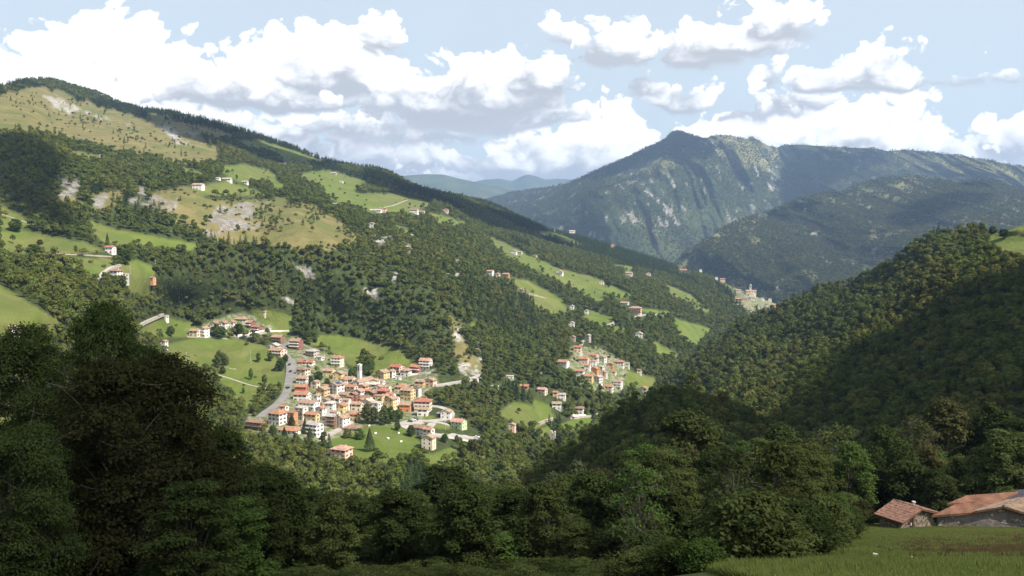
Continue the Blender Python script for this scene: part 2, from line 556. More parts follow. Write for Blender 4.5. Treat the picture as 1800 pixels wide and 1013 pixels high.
TOP_G = [(1000, 620), (1100, 540), (1150, 490), (1180, 464), (1210, 440), (1240, 422), (1280, 397), (1310, 384), (1340, 377), (1360, 368), (1400, 352), (1440, 342), (1460, 336), (1480, 338), (1500, 330), (1530, 318), (1550, 312), (1575, 312), (1600, 308), (1640, 315), (1680, 322), (1720, 318), (1750, 322), (1800, 336), (2300, 380)]
BOT_G = [(1000, 640), (1200, 590), (1400, 560), (1600, 560), (1800, 560), (2300, 560)]
PTS_G = [(1100, 540, 3000), (1180, 464, 3300), (1280, 397, 3650), (1440, 342, 3900), (1550, 312, 4000), (1640, 312, 4000), (1800, 336, 3800), (2300, 380, 3600), (1380, 530, 2700), (1250, 520, 2850), (1500, 480, 2800), (1700, 400, 3000), (1800, 450, 2600), (1550, 400, 3200), (1400, 440, 3100), (1250, 440, 3200), (2200, 520, 2400)]
ridge = Sheet('forested_ridge', PTS_G, TOP_G, BOT_G, relief=((380, .060, 4, True, 71), (120, .026, 4, True, 75)), back=((120, -70), (500, -330), (900, -560)), step=3, rows=130, xr=(1000, 2300))

# --- blue mountains on the horizon
def blue(name, top, d, seed):
    xs = np.arange(-400, 2400, 6.0)
    tp = lerp_pts(xs, top) + 1.5 * fbm(np.stack([xs / 22, xs * 0, xs * 0 + seed], 1), 4, seed)
    rows = []
    for k in range(24):
        t = k / 23.0
        dd = d * (.72 + .28 * t)
        p = at(xs, 430 + (tp - 430) * t, np.full_like(xs, dd))
        rel = fbm(p / (d * .045), 4, seed, .5, True) * .02 * (1 - t)
        p = at(xs, 430 + (tp - 430) * t, dd * (1 + rel))
        rows.append(p)
    r = rows[-1].copy()
    r[:, 1] += d * .06
    r[:, 2] -= d * .03
    rows.append(r)
    G = np.array(rows)
    nr, nc, _ = G.shape
    i = np.arange((nr - 1) * nc).reshape(nr - 1, nc)[:, :-1].ravel()
    o = mesh_obj(name, G.reshape(-1, 3), np.stack([i, i + 1, i + 1 + nc, i + nc], 1), MATS['far_forest'], smooth_=True)
    return tag(o, kind='structure')


def terrain_material():
    m, b = new_mat('hillside_ground')
    P = pos(b)
    n1, _ = b.noise(P, .035, 6, .62)
    n2, _ = b.noise(P, .22, 6, .66)
    n3, _ = b.noise(P, .011, 5, .6)
    grass = b.mix(b.step(n1, .32, .68), c4(.080, .118, .022), c4(.120, .145, .034))
    dry = b.mix(b.step(n1, .35, .66), c4(.112, .108, .040), c4(.180, .148, .062))
    dry = b.mix(b.step(n2, .58, .70), dry, c4(.09, .10, .035))
    dry = b.mix(b.step(n3, .48, .66, 0, .75), dry, c4(.085, .108, .030))
    floor = b.mix(b.step(n2, .35, .7), c4(.030, .045, .014), c4(.060, .070, .025))
    rock = b.mix(b.step(n2, .34, .68), c4(.12, .11, .095), c4(.27, .25, .225))
    rock = b.mix(b.step(n1, .60, .72), rock, c4(.14, .15, .06))
    white = b.mix(b.step(n2, .38, .60), c4(.15, .14, .12), c4(.40, .38, .345))
    town = b.mix(b.step(n2, .42, .62), c4(.085, .12, .035), c4(.24, .215, .165))
    c = floor
    c = b.mix(attr(b, 'dry'), c, dry)
    c = b.mix(b.m('MULTIPLY', attr(b, 'grass'), 1.0), c, b.mix(b.m('MULTIPLY', b.step(n3, .46, .60), .6), grass, dry))
    c = b.mix(attr(b, 'town'), c, town)
    c = b.mix(attr(b, 'rock'), c, rock)
    c = b.mix(attr(b, 'white'), c, white)
    # little outcrops that break through the dry turf
    n4, _ = b.noise(P, .06, 7, .7)
    c = b.mix(b.m('MULTIPLY', b.step(n4, .66, .70), attr(b, 'dry')), c, c4(.34, .31, .27))
    principled(b, c, .95, .1, bump(b, b.m('ADD', n2, n1), .6, 3.0))
    return m


def far_material(name, g1, g2, rockk):
    m, b = new_mat(name)
    P = pos(b)
    mp = b.n.new('ShaderNodeMapping')
    mp.inputs['Scale'].default_value = (1, 1, .32)
    b.l.new(P, mp.inputs[0])
    n1, _ = b.noise(P, .0035, 7, .66)
    n2, _ = b.noise(mp.outputs[0], .014, 6, .65)
    n3, _ = b.noise(P, .05, 5, .7)
    geo = b.n.new('ShaderNodeNewGeometry')
    sx = b.n.new('ShaderNodeSeparateXYZ')
    b.l.new(geo.outputs['Normal'], sx.inputs[0])
    c = b.mix(b.step(n1, .42, .62), c4(*g1), c4(*g2))
    c = b.mix(b.step(n3, .40, .66, 0, .7), c, c4(.030, .042, .018))
    if rockk:
        c = b.mix(b.m('MULTIPLY', attr(b, 'grass'), b.step(n1, .38, .55)), c, c4(.15, .145, .06))
        c = b.mix(b.m('MULTIPLY', attr(b, 'rock'), b.step(n2, .36, .56)), c, b.mix(b.step(n3, .35, .65), c4(.13, .12, .11), c4(.30, .275, .25)))
    principled(b, c, .95, .05, bump(b, n3, .9, 12.0))
    return m


MATS['hillside'] = terrain_material()
MATS['far_rock'] = far_material('rocky_mountain', (.034, .050, .020), (.065, .080, .032), True)
MATS['far_forest'] = far_material('far_mountain', (.05, .07, .03), (.10, .115, .05), False)

blue('blue_mountains', [(-400, 320), (600, 315), (720, 309), (745, 306), (775, 306), (800, 312), (840, 321), (880, 330), (940, 345), (1000, 350), (2400, 350)], 10500, 3)
blue('horizon_mountains', [(-400, 335), (640, 325), (760, 328), (830, 320), (850, 315), (880, 314), (900, 318), (915, 311), (930, 307), (945, 311), (960, 317), (980, 315), (1010, 316), (1100, 322), (2400, 330)], 14000, 8)

# ground colours, traced as outlines on the slopes
GRASS = [
    [(116, 263), (150, 268), (182, 276), (176, 282), (140, 281)],
    [(0, 404), (50, 406), (100, 418), (150, 427), (182, 441), (130, 448), (60, 446), (0, 450)],
    [(0, 357), (30, 377), (62, 394), (40, 400), (0, 402)],
    [(155, 386), (200, 403), (270, 415), (358, 431), (335, 441), (270, 434), (215, 433), (180, 427), (164, 408)],
    [(128, 452), (200, 455), (206, 466), (180, 480), (165, 486), (128, 474)], [(208, 466), (240, 457), (274, 470), (270, 490), (232, 494), (215, 482)],
    [(218, 496), (264, 494), (258, 516), (235, 522)],
    [(-300, 440), (0, 503), (30, 519), (70, 544), (102, 562), (104, 588), (50, 580), (0, 590), (-300, 620)],
    [(290, 605), (330, 597), (380, 592), (425, 598), (470, 610), (495, 640), (505, 665), (498, 697), (470, 712), (440, 726), (415, 705), (385, 668), (368, 652), (330, 642), (298, 628)],
    [(238, 577), (260, 565), (300, 560), (345, 570), (342, 592), (290, 594), (250, 590)], [(440, 545), (480, 545), (520, 560), (500, 600), (455, 575)],
    [(530, 602), (562, 589), (600, 591), (640, 599), (690, 611), (737, 641), (700, 652), (660, 667), (640, 654), (615, 640), (590, 622), (560, 610)],
    [(575, 768), (640, 742), (700, 736), (725, 758), (742, 782), (725, 797), (705, 806), (690, 818), (650, 806), (612, 812), (590, 800)], [(740, 797), (760, 798), (800, 783), (806, 806), (770, 822), (745, 812)],
    [(688, 735), (730, 728), (765, 733), (745, 746), (700, 744)], [(750, 745), (790, 746), (790, 756), (752, 752)],
    [(872, 728), (903, 706), (932, 713), (962, 745), (938, 756), (900, 740)], [(930, 700), (965, 712), (975, 740), (950, 742)], [(978, 748), (1028, 731), (1046, 734), (1036, 750), (990, 760)], [(945, 755), (965, 750), (975, 768), (950, 768)],
    [(1094, 650), (1152, 665), (1148, 682), (1104, 683)],
    [(385, 293), (430, 289), (475, 299), (515, 334), (490, 336), (440, 326), (400, 313)], [(303, 291), (350, 300), (366, 313), (322, 306)], [(333, 331), (400, 318), (450, 335), (472, 344), (420, 345), (358, 343)],
    [(388, 250), (450, 245), (530, 268), (577, 286), (520, 291), (470, 286), (420, 276)], [(515, 306), (580, 299), (660, 324), (640, 340), (700, 340), (765, 356), (722, 377), (640, 373), (580, 351), (558, 326)],
    [(750, 372), (822, 391), (818, 399), (762, 390)], [(838, 407), (890, 429), (940, 454), (985, 474), (1050, 489), (1112, 520), (1090, 532), (1040, 527), (1000, 502), (950, 480), (890, 452)],
    [(888, 487), (930, 494), (990, 529), (1002, 551), (960, 552), (930, 517)], [(1018, 541), (1082, 560), (1060, 577), (1028, 562)], [(1068, 569), (1112, 580), (1080, 592)],
    [(1063, 464), (1112, 469), (1107, 480)], [(1105, 539), (1182, 549), (1172, 562)], [(1178, 558), (1252, 579), (1222, 609), (1198, 592)], [(1168, 499), (1216, 519), (1232, 537), (1178, 522)], [(1198, 529), (1258, 548), (1242, 554)],
    [(1148, 599), (1188, 621), (1192, 634), (1148, 617)], [(1322, 513), (1362, 522), (1338, 532)], [(938, 404), (982, 409), (1024, 431), (990, 427)], [(690, 395), (720, 402), (725, 412), (700, 408)], [(1120, 600), (1142, 604), (1138, 612)],
    [(820, 560), (838, 570), (830, 578)], [(1260, 487), (1285, 500), (1300, 520), (1282, 510)],
]
DRY = [
    [(-600, 190), (0, 168), (60, 152), (120, 166), (170, 186), (250, 212), (330, 238), (392, 262), (384, 290), (330, 291), (250, 278), (170, 264), (100, 246), (50, 239), (0, 236), (-600, 280)],
    [(250, 198), (330, 205), (420, 235), (400, 250), (330, 240), (260, 214)],
    [(262, 343), (320, 330), (470, 344), (562, 363), (604, 395), (645, 420), (600, 440), (560, 444), (480, 432), (400, 432), (330, 402), (288, 378)],
    [(60, 548), (102, 562), (104, 588), (86, 584), (40, 530), (8, 508), (30, 516)],
    [(215, 493), (265, 492), (262, 520), (232, 524)], [(100, 345), (130, 340), (160, 372), (135, 372)], [(160, 340), (215, 330), (215, 350), (190, 376), (165, 374)],
    [(0, 357), (30, 377), (62, 394), (30, 393), (0, 376)],
    [(786, 550), (812, 570), (824, 620), (848, 640), (846, 655), (815, 660), (795, 600)], [(340, 625), (420, 640), (470, 660), (470, 690), (400, 670)],
    [(885, 450), (940, 470), (990, 500), (1040, 527), (1090, 532), (1040, 510), (985, 478), (940, 458)], [(560, 592), (640, 600), (700, 618), (735, 641), (680, 632), (620, 622)],
    [(910, 500), (960, 530), (1000, 551), (950, 552)], [(530, 262), (577, 286), (545, 283)], [(560, 305), (600, 310), (620, 322), (570, 318)], [(1258, 486), (1300, 520), (1280, 512)], [(1168, 499), (1232, 537), (1190, 524)],
    [(820, 788), (850, 795), (880, 815), (860, 812)],
]
WHITE = [[(72, 169), (92, 172), (110, 176), (140, 190), (124, 203), (112, 196), (96, 188), (84, 178)], [(145, 193), (170, 203), (150, 204)], [(278, 221), (300, 223), (318, 240), (332, 252), (312, 252), (296, 238)], [(217, 217), (232, 219), (226, 223)],
         [(512, 455), (548, 450), (547, 470), (554, 491), (538, 486), (518, 470)], [(640, 508), (664, 506), (667, 528), (645, 522)], [(648, 411), (690, 417), (697, 433), (662, 431)],
         [(806, 634), (830, 640), (850, 664), (822, 672), (808, 650)], [(715, 428), (724, 432), (720, 448), (712, 446)], [(790, 556), (808, 568), (816, 612), (804, 602)], [(838, 600), (850, 628), (848, 645), (838, 622)],
         [(498, 520), (512, 525), (524, 548), (504, 532)], [(155, 200), (200, 212), (190, 214)], [(690, 480), (700, 482), (697, 500), (690, 496)]]
ROCK = [[(102, 309), (144, 304), (143, 326), (126, 346), (127, 366), (103, 346)], [(163, 346), (192, 337), (187, 356), (164, 377)], [(212, 349), (312, 344), (314, 366), (268, 372)],
        [(357, 391), (385, 364), (440, 353), (474, 360), (440, 381), (470, 400), (400, 408), (367, 415)], [(240, 330), (262, 332), (255, 345), (240, 342)], [(800, 480), (812, 478), (805, 492)], [(300, 230), (350, 232), (345, 240)]]
TOWN = [[(436, 728), (470, 728), (500, 690), (512, 640), (488, 600), (520, 590), (545, 610), (600, 628), (612, 650), (660, 668), (700, 650), (762, 636), (772, 676), (752, 690), (742, 740), (700, 748), (640, 747), (575, 778), (560, 778), (436, 758)],
        [(355, 570), (400, 555), (430, 548), (480, 575), (470, 590), (420, 596), (400, 590)], [(1000, 610), (1050, 610), (1105, 640), (1095, 690), (1040, 690), (1000, 660)], [(1284, 505), (1330, 500), (1372, 535), (1330, 548), (1292, 535)], [(325, 580), (365, 575), (365, 592), (330, 592)]]
# hedgerows and groves left standing inside the open land
GROVE = [[(385, 245), (410, 250), (450, 280), (440, 284), (400, 272), (380, 260)], [(420, 262), (480, 272), (500, 285), (470, 286)], [(490, 300), (520, 318), (560, 340), (580, 356), (545, 352), (510, 332), (485, 315)],
         [(520, 290), (590, 291), (590, 300), (520, 302)], [(560, 262), (600, 283), (640, 295), (700, 330), (760, 350), (860, 372), (820, 378), (740, 352), (650, 330), (640, 310), (585, 292)],
         [(432, 322), (478, 328), (474, 338), (440, 332)], [(360, 344), (430, 344), (490, 346), (470, 352), (400, 352), (360, 350)], [(625, 334), (660, 330), (665, 338), (632, 341)], [(625, 290), (690, 295), (720, 320), (700, 338), (660, 332), (640, 312), (600, 300)],
         [(460, 700), (475, 690), (500, 690), (490, 700), (462, 716), (430, 728)], [(375, 632), (400, 626), (405, 642), (380, 650)], [(675, 730), (690, 728), (695, 742), (672, 744)],
         [(1010, 530), (1040, 545), (1020, 548)], [(1060, 520), (1100, 530), (1090, 540), (1060, 535)], [(632, 632), (656, 632), (656, 658), (634, 660)]]


def paint_left():
    s = left
    px, py = s.px, s.py
    g = masks(px, py, GRASS, 2.5)
    d = masks(px, py, DRY, 10.0)
    brk = fbm(s.V.reshape(-1, 3) / 13.0, 4, 171).reshape(px.shape)
    w = masks(px, py, WHITE, 7.0, 9) & (brk > -.16)
    r = masks(px, py, ROCK, 9.0, 13) & (brk > -.10)
    # crowns of trees below must not cover the open ground that shows in the photograph
    up = .55 * 10.0 * FOC / s.V[..., 1]
    gu = masks(px, py - up, GRASS + WHITE + ROCK, 2.5) & ~masks(px, py - up, GROVE, 2.0)
    t = masks(px, py, TOWN, 2.0)
    h = masks(px, py, GROVE, 2.0)
    gr = g & ~h
    # soften the edges a little
    def blur(m):
        m = m.astype(float)
        return (m + np.roll(m, 1, 0) + np.roll(m, -1, 0) + np.roll(m, 1, 1) + np.roll(m, -1, 1)) / 5
    s.attr('grass', blur(gr))
    s.attr('dry', blur(d & ~h))
    s.attr('white', blur(w))
    s.attr('rock', blur(r))
    s.attr('town', blur(t & ~h))
    s.dens = np.where((g | w | r | t) & ~h, 0.0, 1.0)
    s.dens = np.where(gu & ~t & ~g, .12, s.dens)
    s.dens = np.where((w | r), .05, s.dens)
    s.dens = np.where(d & ~h, .0, s.dens)
    s.dry = d & ~h & ~w & ~r & ~g
    s.grassm = gr


left.build(MATS['hillside'])
paint_left()
right.build(MATS['hillside'])
_rg = masks(right.px, right.py, [[(1734, 412), (1752, 409), (1785, 400), (1830, 380), (2500, 250), (2500, 500), (1900, 480), (1800, 452), (1760, 442), (1738, 434)]], 2)
right.attr('grass', _rg.astype(float))
_up = .6 * 10.0 * FOC / right.V[..., 1]
right.dens = np.where(_rg | masks(right.px, right.py - _up, [[(1734, 412), (1752, 409), (1785, 400), (1830, 380), (2500, 250), (2500, 500), (1900, 480), (1800, 452), (1760, 442), (1738, 434)]], 2), 0.0, 1.0)
spur.build(MATS['hillside'])
spur.dens = np.ones(spur.px.shape)
def crags(sh, lam, thr, seed, band):
    """bare rock where the slope breaks: streaks running down the mountain"""
    v = sh.V.reshape(-1, 3) / np.array([lam, lam * 3.0, lam * 3.2])
    n = fbm(v, 4, seed).reshape(sh.px.shape)
    w = fbm(sh.V.reshape(-1, 3) / np.array([lam * 9, lam * 9, lam * 7]), 3, seed + 4).reshape(sh.px.shape)
    return smooth(thr, thr + .08, n + .45 * w + band)


far.build(MATS['far_rock'])
_shadow = masks(far.px, far.py, [[(1360, 250), (1420, 250), (1440, 380), (1330, 420), (1380, 330)], [(1560, 262), (1900, 300), (1900, 345), (1560, 310)], [(1040, 320), (1190, 228), (1250, 240), (1160, 280), (1100, 300)]], 6)
_low = smooth(370, 440, far.py) * .35
far.rock = crags(far, 24, .29, 141, -.35 * _shadow - _low)
far.attr('rock', far.rock)
_fg = masks(far.px, far.py, [[(1255, 236), (1310, 240), (1370, 265), (1350, 300), (1290, 300), (1260, 262)], [(1560, 263), (1900, 300), (1900, 335), (1700, 318), (1590, 290)], [(1120, 285), (1180, 275), (1190, 295), (1130, 310)]], 8)
far.attr('grass', _fg.astype(float))
far.open = np.clip(far.rock * 1.2 + .5 * _fg, 0, 1)
ridge.build(MATS['far_rock'])
ridge.rock = crags(ridge, 16, .47, 151, 0)
ridge.attr('rock', ridge.rock)
_gg = masks(ridge.px, ridge.py, [[(1180, 464), (1260, 405), (1290, 400), (1260, 430), (1200, 480), (1170, 500)], [(1290, 392), (1340, 375), (1335, 395), (1300, 415)], [(1540, 314), (1600, 308), (1640, 318), (1600, 332), (1560, 340)], [(1440, 345), (1480, 338), (1470, 352)],
                                 [(1500, 400), (1560, 380), (1600, 400), (1540, 430)], [(1600, 440), (1700, 380), (1720, 400), (1640, 470)], [(1440, 420), (1480, 410), (1470, 440)]], 14)
_gg = _gg & (fbm(ridge.V.reshape(-1, 3) / 70.0, 3, 161).reshape(ridge.px.shape) > -.1)
_gg |= fbm(ridge.V.reshape(-1, 3) / np.array([60, 150, 130.]), 4, 163).reshape(ridge.px.shape) > .34
ridge.attr('grass', _gg.astype(float))
ridge.open = np.clip(ridge.rock + .65 * _gg, 0, 1)

# ground under everything, out to the horizon
me = mesh_obj('valley_floor', [(-60000, -60000, -420), (60000, -60000, -420), (60000, 60000, -420), (-60000, 60000, -420)], [(0, 1, 2, 3)], MATS['far_forest'])
tag(me, kind='structure')


# --- the hill the photograph was taken from
def edge_x(y):
    """where the left edge of the near meadow runs"""
    return 6.6 + np.maximum(np.asarray(y, float) - 24, 0) * .435


def hill_z(x, y):
    x, y = np.asarray(x, float), np.asarray(y, float)
    z = np.interp(y, [-200, -60, -10, 0, 10, 24, 45, 60, 80, 90, 95, 104, 130, 200, 300, 420, 600], [30, 12, .6, -1.75, -4.9, -9.6, -17.3, -22.5, -28.95, -31.95, -33.25, -36.1, -46.5, -80, -130, -190, -260])
    # left of the meadow the ground falls away more steeply
    e = edge_x(y) - x
    z = z - 2.2 * smooth(0, 14, e) * smooth(4, 24, y) - .045 * np.maximum(e - 12, 0) * smooth(10, 60, y)
    p = np.stack([x.ravel() / 14, y.ravel() / 14, np.zeros(x.size)], 1)
    z = z + .30 * fbm(p, 3, 5).reshape(x.shape) * smooth(3, 20, np.abs(y) + .3 * np.abs(x)) * (1 - .75 * smooth(55, 75, y) * smooth(112, 104, y))
    return z


def build_hill():
    ys = np.concatenate([np.linspace(-120, 0, 30), np.linspace(0, 130, 190)[1:], np.linspace(130, 420, 60)[1:]])
    xs = np.linspace(-1, 1, 240)
    X = xs[None, :] * (70 + np.maximum(ys, 0)[:, None] * .95)
    Y = np.broadcast_to(ys[:, None], X.shape)
    Z = hill_z(X, Y)
    nr, nc = X.shape
    i = np.arange((nr - 1) * nc).reshape(nr - 1, nc)[:, :-1].ravel()
    m, b = new_mat('meadow_ground')
    P = pos(b)
    n1, _ = b.noise(P, .11, 5, .6)
    n2, _ = b.noise(P, 1.6, 5, .7)
    c = b.mix(b.step(n2, .3, .7), c4(.085, .115, .028), c4(.145, .168, .050))
    c = b.mix(b.step(n1, .42, .62, 0, .6), c, c4(.150, .140, .050))
    c = b.mix(b.m('MULTIPLY', attr(b, 'brown'), b.step(n1, .35, .6)), c, c4(.12, .085, .04))
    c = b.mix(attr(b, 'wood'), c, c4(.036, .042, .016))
    principled(b, c, .95, .1, bump(b, n2, .7, .3))
    o = mesh_obj('meadow', np.stack([X, Y, Z], -1).reshape(-1, 3), np.stack([i, i + 1, i + 1 + nc, i + nc], 1), m, smooth_=True)
    tag(o, kind='structure')
    e = edge_x(Y) - X
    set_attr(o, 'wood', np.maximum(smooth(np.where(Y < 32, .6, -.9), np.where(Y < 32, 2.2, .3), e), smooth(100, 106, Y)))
    set_attr(o, 'brown', smooth(-3, -14, e) * smooth(28, 42, Y) * smooth(90, 60, Y))


build_hill()


